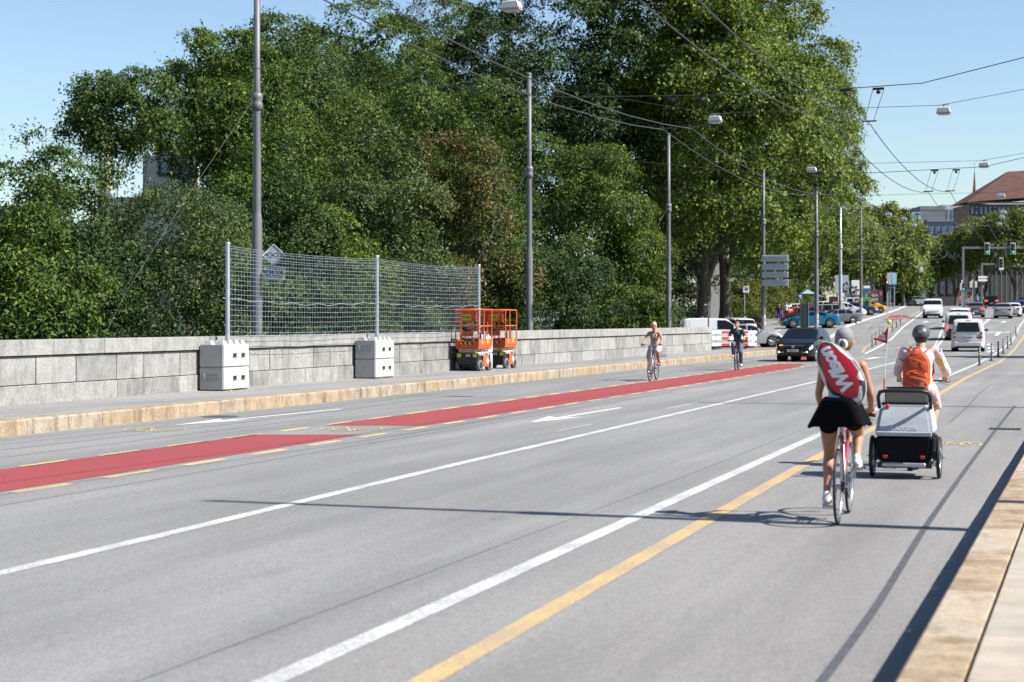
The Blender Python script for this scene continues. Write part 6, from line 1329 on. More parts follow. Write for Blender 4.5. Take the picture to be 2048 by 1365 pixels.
def head(f, c, s=1.0, yaw=0.0, face=True):
    c = Vector(c); q = Euler((0, 0, yaw)).to_matrix(); T = lambda v: c + q @ (Vector(v) * s)
    f.ell(c, (.075 * s, .096 * s, .105 * s)); f.ell(T((0, .022, -.055)), (.058 * s, .068 * s, .068 * s)); f.ell(T((0, .075, -.095)), (.024 * s, .02 * s, .02 * s))
    for x in (-1, 1): f.ell(T((x * .078, -.005, -.015)), (.012 * s, .022 * s, .034 * s)); f.ell(T((x * .035, .068, -.035)), (.022 * s, .02 * s, .02 * s)); f.ell(T((x * .03, .088, .018)), (.022 * s, .012 * s, .009 * s))
    if face: f.chain([(T((0, .092, .005)), .009 * s), (T((0, .112, -.035)), .014 * s)]); f.cap(T((-.02, .092, -.068)), .008 * s, T((.02, .092, -.068)), .008 * s)
    return T
def face_bits(root, T, s=1.0):
    e = MB()
    for x in (-1, 1): e.ball(T((x * .03, .087, -.002)), (.011 * s, .006 * s, .006 * s), 8, 6)
    e.build('eyes', M_INK, root); l = MB(); l.ball(T((0, .098, -.068)), (.020 * s, .006 * s, .006 * s), 10, 6); l.build('lips', mat('lip', (.38, .12, .10), .5), root)

# ---------------------------------------------------------------- the woman with the racket bag
wp = G(1676, 1050); fp = G(1697, 1027.5); rzw = math.atan2(-(fp.x - wp.x), fp.y - wp.y)
_, pd = bicycle('red and chrome racing bicycle ridden by the woman with the racket bag', wp, rzw, M_BRED, wb=1.0, R0=.335, bar_z=.93, seat_z=.93, bar_w=.25, crank=R(80), stay_m=M_STEEL, fork_m=M_STEEL, tw=.0125)
w = thing('person', 'woman in a grey cap and black skirt riding away with a racket bag', 'person', wp, rzw)
hipL, hipR = Vector((-.105, .23, .93)), Vector((.105, .23, .93)); fl, fr_ = pd[-1] + Vector((0, -.02, .02)), pd[1] + Vector((0, -.02, .02))
ankL, ankR = fl + Vector((-.005, -.06, .085)), fr_ + Vector((.0, -.07, .10)); kneeL = Vector((-.125, .47, .60)); kneeR = Vector((.12, .58, .76))
shL, shR = Vector((-.165, .44, 1.385)), Vector((.165, .44, 1.385)); hgL, hgR = Vector((-.215, .765, .965)), Vector((.215, .765, .965)); elL, elR = Vector((-.225, .50, 1.13)), Vector((.235, .52, 1.13)); wrL, wrR = hgL + Vector((-.012, -.07, .03)), hgR + Vector((.012, -.07, .03))
f = Fig(); f.ell((0, .22, .98), (.155, .125, .13)); f.ell((-.085, .17, .945), (.092, .10, .10)); f.ell((.085, .17, .945), (.092, .10, .10)); f.chain([((0, .25, 1.03), .125), ((0, .30, 1.13), .112), ((0, .38, 1.26), .125)]); f.ell((0, .40, 1.31), (.15, .105, .12)); f.cap((-.12, .43, 1.375), .05, (.12, .43, 1.375), .05); f.cap((0, .44, 1.38), .050, (0, .475, 1.51), .046)
for hp, kn, an in ((hipL, kneeL, ankL), (hipR, kneeR, ankR)):
    f.chain([(hp, .088), (hp.lerp(kn, .45), .076), (kn, .052)]); c = kn.lerp(an, .30) + Vector((0, -.022, 0)); f.chain([(kn, .050), (c, .052), (kn.lerp(an, .65), .037), (an, .030), (an - Vector((0, .005, .05)), .032)])
for sh, el, wr_, hg in ((shL, elL, wrL, hgL), (shR, elR, wrR, hgR)): f.chain([(sh, .050), (sh.lerp(el, .5), .042), (el, .034), (el.lerp(wr_, .35), .035), (wr_, .024)])
hand(f, wrL, hgL, (-1, .1, 0), .95, -1); hand(f, wrR, hgR, (1, .1, 0), .95, 1)
T = head(f, (0.005, .50, 1.615), .98); f.build('body', M_SKIN, w, .0075, 5)
f = Fig(); f.chain([((0, .235, 1.02), .128), ((0, .30, 1.13), .119), ((0, .38, 1.26), .133)]); f.ell((0, .40, 1.31), (.158, .113, .122)); f.cap((-.125, .43, 1.37), .052, (.125, .43, 1.37), .052); f.cap((0, .44, 1.40), .058, (0, .455, 1.435), .053); f.build('sleeveless_top', fabric('pale_blue', (.36, .44, .66)), w, .010, 5)
c = MB(); c.tube([(.062 * math.cos(a), .452 + .058 * math.sin(a), 1.445 + .008 * math.sin(a)) for a in np.linspace(0, 6.28, 20)[:-1]], .016, 8, closed=True, flat=1.6); c.build('white_collar', fabric('white', (.6, .6, .62)), w)
# skirt: flared shell with a scalloped hem
sk = MB(); NU, NV = 48, 12; V_ = []
for j in range(NV + 1):
    t = j / NV
    for i in range(NU):
        a = 2 * math.pi * i / NU; fl_ = .5 + .5 * math.sin(a * 1 + .3); rx = .138 + (.232 - .138) * t ** .7 + (.026 * math.sin(a * 9) + .012 * math.sin(a * 5 + 1)) * t; ry = .130 + (.250 - .130) * t ** .5 + .013 * math.sin(a * 7 + 1) * t
        hem = .02 * abs(math.sin(a * 6)) * (t ** 4); z = 1.11 - .255 * t + hem; ext = .05 * t * max(0, math.cos(a - R(195))) + .01
        V_.append(((rx + ext) * math.cos(a), .235 + .02 * t + ry * math.sin(a), z - (.03 * t * max(0, -math.cos(a)))))
Fk = [(j * NU + i, j * NU + (i + 1) % NU, (j + 1) * NU + (i + 1) % NU, (j + 1) * NU + i) for j in range(NV) for i in range(NU)]
V2 = [(x * .97, .25 + (y - .25) * .97, z + .004) for x, y, z in V_]; n_ = len(V_)
F2 = [tuple(n_ + q for q in reversed(ff)) for ff in Fk]; hemf = [(NV * NU + i, NV * NU + (i + 1) % NU, n_ + NV * NU + (i + 1) % NU, n_ + NV * NU + i) for i in range(NU)]
sk.add(V_ + V2, Fk + F2 + hemf, 0, True); sk.build('flared_skirt', mat('cloth_black_skirt', (.0035, .0035, .0045), .9, spec=.08, bump=.3, bscale=18), w)
f = Fig(); f.ell((0, .22, .95), (.165, .13, .11)); f.ell((-.085, .17, .945), (.101, .109, .109)); f.ell((.085, .17, .945), (.101, .109, .109)); f.chain([(hipL, .099), (hipL.lerp(kneeL, .20), .094)]); f.chain([(hipR, .099), (hipR.lerp(kneeR, .20), .094)]); f.build('undershorts', mat('cloth_black_skirt'), w, .012, 4)
# cap with ponytail and scrunchie
f = Fig(); f.ell((.005, .497, 1.645), (.087, .106, .092)); f.ell((.005, .60, 1.625), (.062, .075, .014), (R(-12), 0, 0)); cap_o = f.build('cap', fabric('grey_cap', (.20, .21, .225)), w, .007, 4)
f = Fig(); f.ell((.005, .485, 1.595), (.080, .092, .085)); f.cap((.0, .395, 1.60), .032, (-.002, .385, 1.53), .028); f.cap((-.002, .385, 1.53), .028, (-.004, .405, 1.45), .012); f.build('hair', mat('hair_brown', (.14, .085, .045), .55, var=.4, vscale=30, stretch=(1, 1, .2)), w, .007, 3)
sc = MB(); sc.tube([(-.002 + .030 * math.cos(a), .388, 1.578 + .032 * math.sin(a)) for a in np.linspace(0, 6.28, 14)[:-1]], .020, 8, closed=True); sc.build('scrunchie', fabric('white', (.6, .6, .62)), w)
for s_, an, p in (('l', ankL, fl), ('r', ankR, fr_)):
    f = Fig(); shoe(f, an, p - Vector((0, 0, .005)), .97); f.cap(p + Vector((0, -.10, .06)), .04, p + Vector((0, -.085, .095)), .036); so = f.build('shoe', fabric('white_leather', (.62, .62, .62), var=.05), w, .008, 3); m_ = MB(); m_.box((p.x, p.y - .01, p.z + .012), (.074, .25, .022)); m_.build('sole', mat('sole_cream', (.5, .46, .38), .8), so, bevel=.01)
br_ = MB(); br_.tube([wrR + Vector((.028 * math.cos(a), .004, .028 * math.sin(a))) for a in np.linspace(0, 6.28, 14)[:-1]], .004, 6, closed=True); br_.build('bracelet', M_CHROME, w)
# racket bag: egg shaped case
bg_o = thing('racket_bag', 'red and black egg shaped racket bag with white lettering on the woman\'s back', 'bag', wp, rzw)
ctr = Vector((.0, .205, 1.325)); lx_ = Vector((-.52, .16, .80)).normalized(); nrm = Vector((-.06, -1, -.10)); nrm = (nrm - lx_ * nrm.dot(lx_)).normalized(); wx_ = lx_.cross(nrm).normalized()
def outline(t):   # half width along the length t in -1..1
    return .168 * (max(0, 1 - abs(t) ** 2.3) ** .62) * (1.0 - .16 * t)
HL = .325
def bag_pt(t, u, dome): 
    h = outline(t); return ctr + lx_ * (t * HL) + wx_ * (u * h) + nrm * dome
def shell(scale, front, back, nm, m, par, n=36, kk=14, tt_=None, off=0.0):
    V_ = []; Ff = []
    for i in range(n + 1):
        t = -1 + 2 * i / n; t = max(-.9995, min(.9995, t))
        for j in range(kk):
            a = 2 * math.pi * j / kk; u = math.cos(a); v = math.sin(a); d_ = (front if v > 0 else back) * abs(v) ** .7 * (1 if v > 0 else -1) * (max(0, 1 - abs(t) ** 3.5) ** .5); V_.append(ctr + lx_ * (t * HL * scale) + wx_ * (u * outline(t) * scale) + nrm * (d_ + off))
    for i in range(n):
        for j in range(kk): Ff.append((i * kk + j, i * kk + (j + 1) % kk, (i + 1) * kk + (j + 1) % kk, (i + 1) * kk + j))
    return MB().add(V_, Ff, 0, True).build(nm, m, par)
M_BGW = fabric('bag_white', (.58, .58, .60), var=.05); M_BGR = mat('bag_red_nylon', (.44, .006, .016), .4, spec=.4, coat=.25, var=.08, vscale=5, bump=.2, bscale=9); M_BGB = mat('bag_black_nylon', (.012, .012, .016), .45, var=.2, vscale=6)
shell(1.0, .055, .04, 'case', M_BGB, bg_o); MB().tube([bag_pt(math.cos(a) * .995, math.sin(a) and (1 if math.sin(a) > 0 else -1) * 1.0 * min(1, abs(math.sin(a)) * 50), .004) for a in np.linspace(0.001, 6.2821, 64)], .006, 6).build('piping', M_BGW, bg_o)
def surf_patch(nm, m, fn, off, nt=22, nu=9):
    """area of the front cloth bounded by fn(t) -> (u0, u1)"""
    V_ = []; Ff = []
    for i in range(nt + 1):
        t, u0, u1 = fn(i / nt)
        for j in range(nu + 1):
            u = u0 + (u1 - u0) * j / nu; v = math.sqrt(max(0, 1 - u * u)); d_ = .055 * v ** .7 * (max(0, 1 - abs(t) ** 3.5) ** .5) + off; V_.append(bag_pt(t, u, d_))
    for i in range(nt):
        for j in range(nu): Ff.append((i * (nu + 1) + j, i * (nu + 1) + j + 1, (i + 1) * (nu + 1) + j + 1, (i + 1) * (nu + 1) + j))
    return MB().add(V_, Ff, 0, True).build(nm, m, bg_o)
def red_area(q): t = -.83 + 1.81 * q; return t, -.90 * (max(0, 1 - ((t - .10) / .94) ** 2) ** .5) + .10 - .22 * max(0, -t) * 0, .80 * (max(0, 1 - ((t - .08) / .94) ** 2) ** .5) + .08
red = surf_patch('red_panel', M_BGR, red_area, .0035)
surf_patch('white_panel', M_BGW, lambda q: (-.62 - .34 * q, -.2, .75), .003); surf_patch('white_panel', M_BGW, lambda q: (-.2 + .9 * q, -.985, -.985 + .20 * math.sin(math.pi * q)), .003); surf_patch('white_panel', M_BGW, lambda q: (.05 + .75 * q, .97 - .16 * math.sin(math.pi * q), .97), .003)
surf_patch('white_panel', M_BGW, lambda q: (-.55 + .3 * q, .97 - .28 * math.sin(math.pi * q), .97), .003)
tm_ = text_mesh('lettering', 'Wilson', .168, mat('bag_print_white', (.75, .75, .76), .6), red, None, shear=.28, offset=.0075, extrude=.0008, spacing=.90, sx=1.0)
tb_ = tm_.data; xs_ = [v.co.x for v in tb_.vertices]; 
import mathutils
bmx = bmesh.new(); bmx.from_mesh(tb_); bmesh.ops.triangulate(bmx, faces=bmx.faces); bmesh.ops.subdivide_edges(bmx, edges=[e for e in bmx.edges if e.calc_length() > .02], cuts=2); bmx.to_mesh(tb_); bmx.free()
for v in tb_.vertices:
    t = v.co.x / HL + .10; uu = (v.co.y) / max(.02, outline(max(-.95, min(.95, t)))); uu = max(-.95, min(.95, uu)); d_ = .055 * math.sqrt(max(0, 1 - uu * uu)) ** .7 * (max(0, 1 - abs(t) ** 3.5) ** .5) + .0065 + v.co.z; v.co = ctr + lx_ * (t * HL) + wx_ * (-uu * outline(max(-.95, min(.95, t)))) * WSGN + nrm * d_ if False else ctr + lx_ * (t * HL) - wx_ * v.co.y * (1 if (lx_.cross(-wx_)).dot(nrm) > 0 else -1) + nrm * d_
ss = MB(); ss.tube([ctr + lx_ * .24 - nrm * .02, Vector((-.10, .38, 1.44)), Vector((-.02, .50, 1.40)), Vector((.08, .52, 1.25)), Vector((.15, .38, 1.12)), ctr - lx_ * .22 - nrm * .02], .014, 6, flat=.4); ss.build('shoulder_strap', M_BGB, bg_o)

# ---------------------------------------------------------------- trailer and the rider with the orange backpack
ca_, cb_ = G(1745, 954), G(1877, 959); tc = (ca_ + cb_) / 2; rzt = R(1.5); kk = depth_of(tc) / FPX
tr = thing('bike_trailer', 'grey and black two wheeled bicycle trailer with a red flag', 'trailer', tc, rzt); M_TG = mat('trailer_grey_cloth', (.35, .37, .40), .75, var=.08, vscale=4, bump=.5, bscale=3.5); M_TB = mat('trailer_black_cloth', (.008, .009, .012), .8, spec=.12, var=.2, vscale=7, bump=.2, bscale=12)
def sect(z, hw, yr, yf): return [(-hw, yr, z), (hw, yr, z), (hw, yf, z), (-hw, yf, z)]
def hull(nm, secs, m, par, bevel=.02):
    V_ = [p for s in secs for p in s]; Ff = [(3, 2, 1, 0), tuple(range(len(V_) - 4, len(V_)))]
    for i in range(len(secs) - 1):
        for j in range(4): Ff.append((i * 4 + j, i * 4 + (j + 1) % 4, (i + 1) * 4 + (j + 1) % 4, (i + 1) * 4 + j))
    return MB().add(V_, Ff).build(nm, m, par, bevel=bevel, seg=2)
hull('tub', [sect(.16, .27, -.16, .62), sect(.30, .31, -.20, .66), sect(.505, .328, -.22, .66)], M_TB, tr, .045)
gc = hull('grey_cover', [sect(.50, .326, -.222, .64), sect(.54, .318, -.215, .62), sect(.70, .296, -.145, .60), sect(.86, .262, -.06, .58)], M_TG, tr, .04)
m_ = MB(); m_.box((0, -.235, .515), (.62, .02, .05)); m_.build('cover_hem', M_TG, gc, bevel=.008); m_ = MB(); m_.tube([(-.26, -.07, .85), (.26, -.07, .85)], .014, 8); m_.build('top_seam', M_TB, gc)
hull('mesh_hood', [sect(.855, .255, -.04, .56), sect(1.02, .215, .08, .50)], mat('dark_mesh', (.03, .028, .026), .8), tr, .015)
m_ = MB(); m_.tube([(-.22, .06, 1.025), (.22, .06, 1.025)], .010, 6); m_.build('hood_edge', M_TB, tr)
text_mesh('logo', 'CROOZER', .062, mat('logo_pale', (.52, .55, .60), .6), gc, frame((.0, -.205, .578), (1, 0, 0), (0, .4, 1)), shear=.15)
m_ = MB(); m_.tube([(-.285, -.04, .80), (-.288, -.17, .93), (-.262, -.215, .985), (-.19, -.225, 1.0), (.19, -.225, 1.0), (.262, -.215, .985), (.288, -.17, .93), (.285, -.04, .80)], .021, 10); m_.build('push_bar', M_BLK, tr)
m_ = MB(); m_.box((0, -.21, .165), (.48, .035, .05)); m_.build('bumper_bar', M_BSIL, tr, bevel=.012); m_ = MB(); m_.box((0, .1, .15), (.60, .5, .05)); m_.build('chassis', M_TRIM, tr)
for s in (-1, 1):
    wh = bike_wheel(tr, 0, .24, .022, 20, .014); wh.location = (s * .372, .06, .24); wh.scale = (1, 1, 1)
    m_ = MB(); m_.box((s * .33, .06, .26), (.05, .10, .12)); m_.cyl((s * .29, .06, .24), (s * .37, .06, .24), .018, n=8); m_.build('suspension', M_TRIM, tr, bevel=.01); m_ = MB(); m_.box((s * .345, -.02, .17), (.03, .05, .07)); m_.build('silver_bracket', M_BSIL, tr, bevel=.008)
    m_ = MB(); m_.box((s * .205, -.205, .255), (.052, .02, .036)); m_.build('reflector', M_TAIL, tr, bevel=.006)
m_ = MB(); m_.ball((-.19, -.095, .815), (.022, .014, .032), 10, 6); m_.build('rear_light', M_TAIL, tr); m_ = MB(); m_.box((.015, .5, .1), (.06, .06, .12)); m_.build('drawbar_foot', M_TRIM, tr)
k = MB(); k.tube([(-.235, -.06, .84), (-.215, -.06, 1.3), (-.175, -.06, 1.765)], [.005, .0045, .004], 6); fp_ = k.build('flag_pole', mat('flag_pole_white', (.7, .7, .7), .5), tr); k = MB(); k.cyl((-.229, -.06, 1.0), (-.223, -.06, 1.13), .012, n=8); k.build('orange_sleeve', mat('orange_sleeve', (.7, .16, .03), .5), fp_); k = MB(); k.ball((-.175, -.06, 1.775), .026, 12, 8); k.build('yellow_ball', mat('yellow_ball', (.62, .52, .10), .5), fp_)
V_ = []; Ff = []; n_ = 10
for i in range(n_ + 1):
    q = i / n_; top = Vector((-.177, -.06, 1.735)).lerp(Vector((-.36, -.05, 1.59)), q); bot = Vector((-.186, -.06, 1.52)).lerp(Vector((-.365, -.05, 1.585)), q); top.z -= .05 * math.sin(math.pi * q) ; wv = Vector((0, .012 * math.sin(q * 7), 0)); V_ += [top + wv, bot + wv]
for i in range(n_): Ff.append((2 * i, 2 * i + 1, 2 * i + 3, 2 * i + 2))
flg = MB().add(V_, Ff, 0, True).build('flag', mat('flag_red', (.52, .02, .03), .7), fp_); pch = MB(); pch.add([(-.215, -.078, 1.625), (-.29, -.072, 1.635), (-.285, -.072, 1.585), (-.21, -.078, 1.565)], [(0, 1, 2, 3)]); pp = pch.build('white_patch', M_WPAINT, flg); text_mesh('flag_word', 'VELO', .038, mat('red_ink', (.4, .02, .03), .7), pp, frame((-.25, -.082, 1.602), (1, 0, -.12), (0, 0, 1)))
# rider
bp_ = G(1823, 935); rp = Vector((tc.x + .02, tc.y + 1.25, zr(tc.y + 1.25))); rzr = R(1.0)
_, pd = bicycle('dark bicycle pulling the grey trailer', rp, rzr, M_BBLK, wb=1.08, R0=.345, bar_z=1.04, seat_z=.93, bar_w=.31, crank=R(20), tw=.02)
p2 = thing('person', 'rider in a dark helmet and pink patterned clothes with an orange backpack', 'person', rp, rzr)
M_PAT = bpy.data.materials.new('cloth_patchwork'); M_PAT.use_nodes = True; nt = M_PAT.node_tree; b_ = nt.nodes['Principled BSDF']; b_.inputs['Roughness'].default_value = .85
tcn = nt.nodes.new('ShaderNodeTexCoord'); nzd = nt.nodes.new('ShaderNodeTexNoise'); nzd.inputs['Scale'].default_value = 6; vo = nt.nodes.new('ShaderNodeTexVoronoi'); vo.inputs['Scale'].default_value = 10; rp_ = nt.nodes.new('ShaderNodeValToRGB'); rp_.color_ramp.interpolation = 'CONSTANT'; e = rp_.color_ramp.elements; e[0].color = (.60, .40, .42, 1); e[1].position = .32; e[1].color = (.62, .60, .55, 1)
for ps, cc in ((.50, (.58, .30, .33)), (.58, (.50, .36, .10)), (.64, (.62, .56, .58)), (.76, (.22, .44, .42)), (.82, (.12, .08, .22)), (.87, (.64, .42, .40))): q = e.new(ps); q.color = (*cc, 1)
mxn = nt.nodes.new('ShaderNodeMix'); mxn.data_type = 'RGBA'; mxn.inputs['Factor'].default_value = .12; nt.links.new(tcn.outputs['Object'], mxn.inputs['A']); nt.links.new(tcn.outputs['Object'], nzd.inputs['Vector']); nt.links.new(nzd.outputs['Color'], mxn.inputs['B']); nt.links.new(mxn.outputs['Result'], vo.inputs['Vector']); sx_ = nt.nodes.new('ShaderNodeSeparateColor'); nt.links.new(vo.outputs['Color'], sx_.inputs[0]); nt.links.new(sx_.outputs[0], rp_.inputs['Fac']); nt.links.new(rp_.outputs[0], b_.inputs['Base Color'])
hipL, hipR = Vector((-.11, .22, .95)), Vector((.11, .22, .95)); fl, fr_ = pd[-1], pd[1]; ankL, ankR = fl + Vector((0, -.08, .10)), fr_ + Vector((0, -.08, .10)); kneeL, kneeR = Vector((-.15, .55, .62)), Vector((.16, .64, .74))
shL, shR = Vector((-.195, .40, 1.40)), Vector((.195, .40, 1.40)); hgL, hgR = Vector((-.275, .80, 1.06)), Vector((.275, .80, 1.06)); elL, elR = Vector((-.285, .52, 1.16)), Vector((.30, .54, 1.16)); wrL, wrR = hgL + Vector((0, -.08, .025)), hgR + Vector((0, -.08, .025))
f = Fig(); f.ell((0, .21, .98), (.17, .13, .13)); f.chain([((0, .24, 1.03), .14), ((0, .30, 1.16), .132), ((0, .36, 1.29), .14)]); f.ell((0, .375, 1.33), (.165, .11, .115)); f.cap((-.14, .40, 1.385), .055, (.14, .40, 1.385), .055); f.cap((0, .41, 1.38), .056, (0, .44, 1.52), .054)
for hp, kn, an in ((hipL, kneeL, ankL), (hipR, kneeR, ankR)): f.chain([(hp, .095), (hp.lerp(kn, .5), .08), (kn, .056)]); f.chain([(kn, .054), (kn.lerp(an, .3), .055), (an, .034)])
for sh, el, wr_ in ((shL, elL, wrL), (shR, elR, wrR)): f.chain([(sh, .056), (el, .042), (el.lerp(wr_, .35), .040), (wr_, .027)])
hand(f, wrL, hgL, (-1, .15, 0), 1.0, -1); hand(f, wrR, hgR, (1, .15, 0), 1.0, 1); T = head(f, (0, .47, 1.60), 1.0); f.build('body', M_SKIN2, p2, .009, 4)
f = Fig(); f.chain([((0, .23, 1.0), .155), ((0, .30, 1.16), .146), ((0, .36, 1.29), .15)]); f.ell((0, .375, 1.33), (.176, .122, .118)); f.cap((-.15, .40, 1.385), .062, (.15, .40, 1.385), .062)
for sh, el, wr_ in ((shL, elL, wrL), (shR, elR, wrR)): f.chain([(sh, .064), (sh.lerp(el, .6), .060), (el, .055), (el.lerp(wr_, .22), .056)])
f.build('patterned_shirt', M_PAT, p2, .011, 4)
f = Fig(); f.ell((0, .21, .96), (.182, .14, .13))
for hp, kn in ((hipL, kneeL), (hipR, kneeR)): f.chain([(hp, .105), (hp.lerp(kn, .5), .095), (kn, .075)])
f.build('patterned_trousers', M_PAT, p2, .012, 4)
f = Fig(); f.ell((0, .445, 1.585), (.082, .088, .09)); f.build('hair', mat('hair_dark', (.022, .014, .010), .5), p2, .009, 3)
hm = MB(); V_ = []; NU, NV = 28, 10
for j in range(NV + 1):
    ph = (math.pi * .60) * j / NV
    for i in range(NU): a = 2 * math.pi * i / NU; V_.append((.108 * math.sin(ph) * math.cos(a), .468 + .132 * math.sin(ph) * math.sin(a), 1.625 + .115 * math.cos(ph)))
hm.add(V_, [(j * NU + i, j * NU + (i + 1) % NU, (j + 1) * NU + (i + 1) % NU, (j + 1) * NU + i) for j in range(NV) for i in range(NU)], 0, True); ho = hm.build('helmet', mat('helmet_grey', (.055, .06, .068), .45, coat=.2), p2)
for x, z in ((-.035, 1.728), (0.0, 1.735), (.035, 1.728)): v = MB(); v.ball((x, .405, z), (.009, .018, .005), 8, 5); v.build('vent', M_INK, ho)
v = MB(); v.prism([(-.035, 1.668), (.035, 1.668), (.018, 1.642), (-.018, 1.642)], 'y', .338, .349); v.build('grey_badge', M_SIGNB, ho)
f = Fig(); shoe(f, ankL, fl); f.build('shoe', M_TRIM, p2, .012, 3); f = Fig(); shoe(f, ankR, fr_); f.build('shoe', M_TRIM, p2, .012, 3)
# backpack
bk = thing('backpack', 'orange red backpack worn by the rider in front of the trailer', 'backpack', rp, rzr); M_OR = mat('backpack_orange', (.52, .085, .035), .75, spec=.2, var=.10, vscale=6, bump=.5, bscale=7)
def soft_box(nm, m, c, hx, hy, z0, z1, par, ex=3.2, crown=.55, lean=0.0, vox=None):
    """padded bag: superellipse sections that round off at the top"""
    V_ = []; NU, NV = 36, 20
    for j in range(NV + 1):
        t = j / NV; z = z0 + (z1 - z0) * t; sc_ = (1 - max(0, (t - crown) / (1 - crown)) ** 2.6 * .80) * (1 - max(0, (.12 - t) / .12) ** 2 * .18)
        if j in (0, NV): sc_ *= .35
        for i in range(NU):
            a = 2 * math.pi * i / NU; ca, sa = math.cos(a), math.sin(a); x = abs(ca) ** (2 / ex) * (1 if ca >= 0 else -1); y = abs(sa) ** (2 / ex) * (1 if sa >= 0 else -1); wr = .006 * math.sin(9 * z / .1 + 5 * a) * (sa < 0) + .004 * math.sin(3 * a + 40 * z)
            V_.append((c[0] + x * hx * sc_, c[1] + y * (hy * (.55 + .45 * sc_) + wr) + lean * (z - z0), z + .008 * math.sin(6 * a) * t))
    Ff = [(j * NU + i, j * NU + (i + 1) % NU, (j + 1) * NU + (i + 1) % NU, (j + 1) * NU + i) for j in range(NV) for i in range(NU)] + [tuple(range(NU - 1, -1, -1)), tuple(NV * NU + i for i in range(NU))]
    return MB().add(V_, Ff, 0, True).build(nm, m, par)
soft_box('main_bag', M_OR, (-.03, .175), .165, .095, .935, 1.435, bk, lean=.13)
soft_box('front_pocket', M_OR, (-.03, .10), .145, .055, .945, 1.185, bk, lean=.10, crown=.7)
MB().tube([(-.03 + .135 * math.cos(a), .100 + .03 * math.sin(a), 1.23 + .15 * math.sin(a)) for a in np.linspace(-.35, 3.49, 18)], .0045, 5).build('zip', mat('zip_dark', (.12, .02, .012), .7), bk); MB().tube([(-.15, .075, 1.16), (-.03, .062, 1.175), (.09, .075, 1.16)], .005, 5).build('zip', mat('zip_dark'), bk)
m_ = MB(); m_.box((.045, .040, 1.03), (.056, .006, .030)); lb_ = m_.build('cream_label', mat('cream_label', (.62, .55, .38), .7), bk); m_ = MB(); m_.ball((.032, .036, 1.03), (.008, .003, .008), 8, 5); m_.build('red_dot', M_TAIL, lb_)
m_ = MB(); m_.tube([(-.08, .24, 1.42), (-.06, .21, 1.455), (0, .21, 1.455), (.02, .24, 1.42)], .011, 6); m_.build('carry_loop', M_OR, bk)
for s in (-1, 1): m_ = MB(); m_.tube([(s * .085 - .02, .26, 1.41), (s * .115, .40, 1.465), (s * .12, .52, 1.38), (s * .15, .46, 1.15), (s * .15, .26, 1.02)], .017, 6, flat=.4); m_.build('shoulder_strap', M_OR, bk)
# ---------------------------------------------------------------- two riders coming towards us on the red lane
def oncoming(label, bike_label, px, py, cfg):
    fpos = G(px, py); wb = 1.06; rz = math.pi + cfg.get('yaw', 0); dr = Vector((-math.sin(rz), math.cos(rz), 0)); o = fpos - dr * wb; o.z = zr(o.y)
    _, pd = bicycle(bike_label, o, rz, cfg['frame'], wb=wb, R0=.35, bar_z=1.06, bar_w=.30, seat_z=.95, crank=cfg['crank'], tw=.018, rack=cfg.get('rack', False), fender=cfg.get('fender'), drop=cfg.get('drop', False), spokes=20)
    p = thing('person', label, 'person', o, rz); s = cfg['sk']; hipL, hipR = Vector((-.10, .22, .97)), Vector((.10, .22, .97)); fl, fr_ = pd[-1], pd[1]; ankL, ankR = fl + Vector((0, -.07, .11)), fr_ + Vector((0, -.07, .11))
    def knee(h, a, out): 
        m_ = (h + a) / 2; d_ = (a - h).length; b = math.sqrt(max(.003, .45 ** 2 - (d_ / 2) ** 2)); ax = (a - h).normalized(); fw = Vector((0, 1, .35)); fw = (fw - ax * fw.dot(ax)).normalized(); return m_ + fw * b + Vector((out, 0, 0))
    kneeL, kneeR = knee(hipL, ankL, -.02), knee(hipR, ankR, .02); lean = cfg['lean']; chest = Vector((0, .22 + lean, 1.34)); shw = cfg['shw']; shL, shR = chest + Vector((-shw, .03, .06)), chest + Vector((shw, .03, .06)); hgL, hgR = Vector((-.265, .83, 1.09)), Vector((.265, .83, 1.09)); wrL, wrR = hgL + Vector((0, -.08, .03)), hgR + Vector((0, -.08, .03)); elL, elR = (shL + wrL) / 2 + Vector((-.05, -.06, -.05)), (shR + wrR) / 2 + Vector((.05, -.06, -.05)); nk = chest + Vector((0, .04, .09)); hc = chest + Vector((cfg.get('tilt', 0), .09, .285))
    f = Fig(); f.ell((0, .21, 1.0), (.155, .125, .12)); f.chain([((0, .23, 1.05), .122), ((0, .23 + lean * .5, 1.19), cfg['waist']), (chest - Vector((0, 0, .03)), .128)]); f.ell(chest, (shw * .95, .108, .11)); f.cap(shL, .05, shR, .05); f.cap(nk, .05, nk + (hc - nk) * .6, .048)
    for hp, kn, an in ((hipL, kneeL, ankL), (hipR, kneeR, ankR)): f.chain([(hp, .085), (hp.lerp(kn, .5), .072), (kn, .052)]); f.chain([(kn, .051), (kn.lerp(an, .3) + Vector((0, -.015, 0)), .051), (an, .031)])
    for sh, el, wr_ in ((shL, elL, wrL), (shR, elR, wrR)): f.chain([(sh, .05), (el, .037), (wr_, .025)])
    hand(f, wrL, hgL, (-1, .1, 0), 1, -1); hand(f, wrR, hgR, (1, .1, 0), 1, 1); T = head(f, hc, 1.0, cfg.get('hyaw', 0)); f.build('body', s, p, .0095, 4); face_bits(p, T)
    return p, o, rz, dict(hipL=hipL, hipR=hipR, kneeL=kneeL, kneeR=kneeR, ankL=ankL, ankR=ankR, chest=chest, shL=shL, shR=shR, elL=elL, elR=elR, wrL=wrL, wrR=wrR, nk=nk, hc=hc, fl=fl, fr=fr_, T=T)
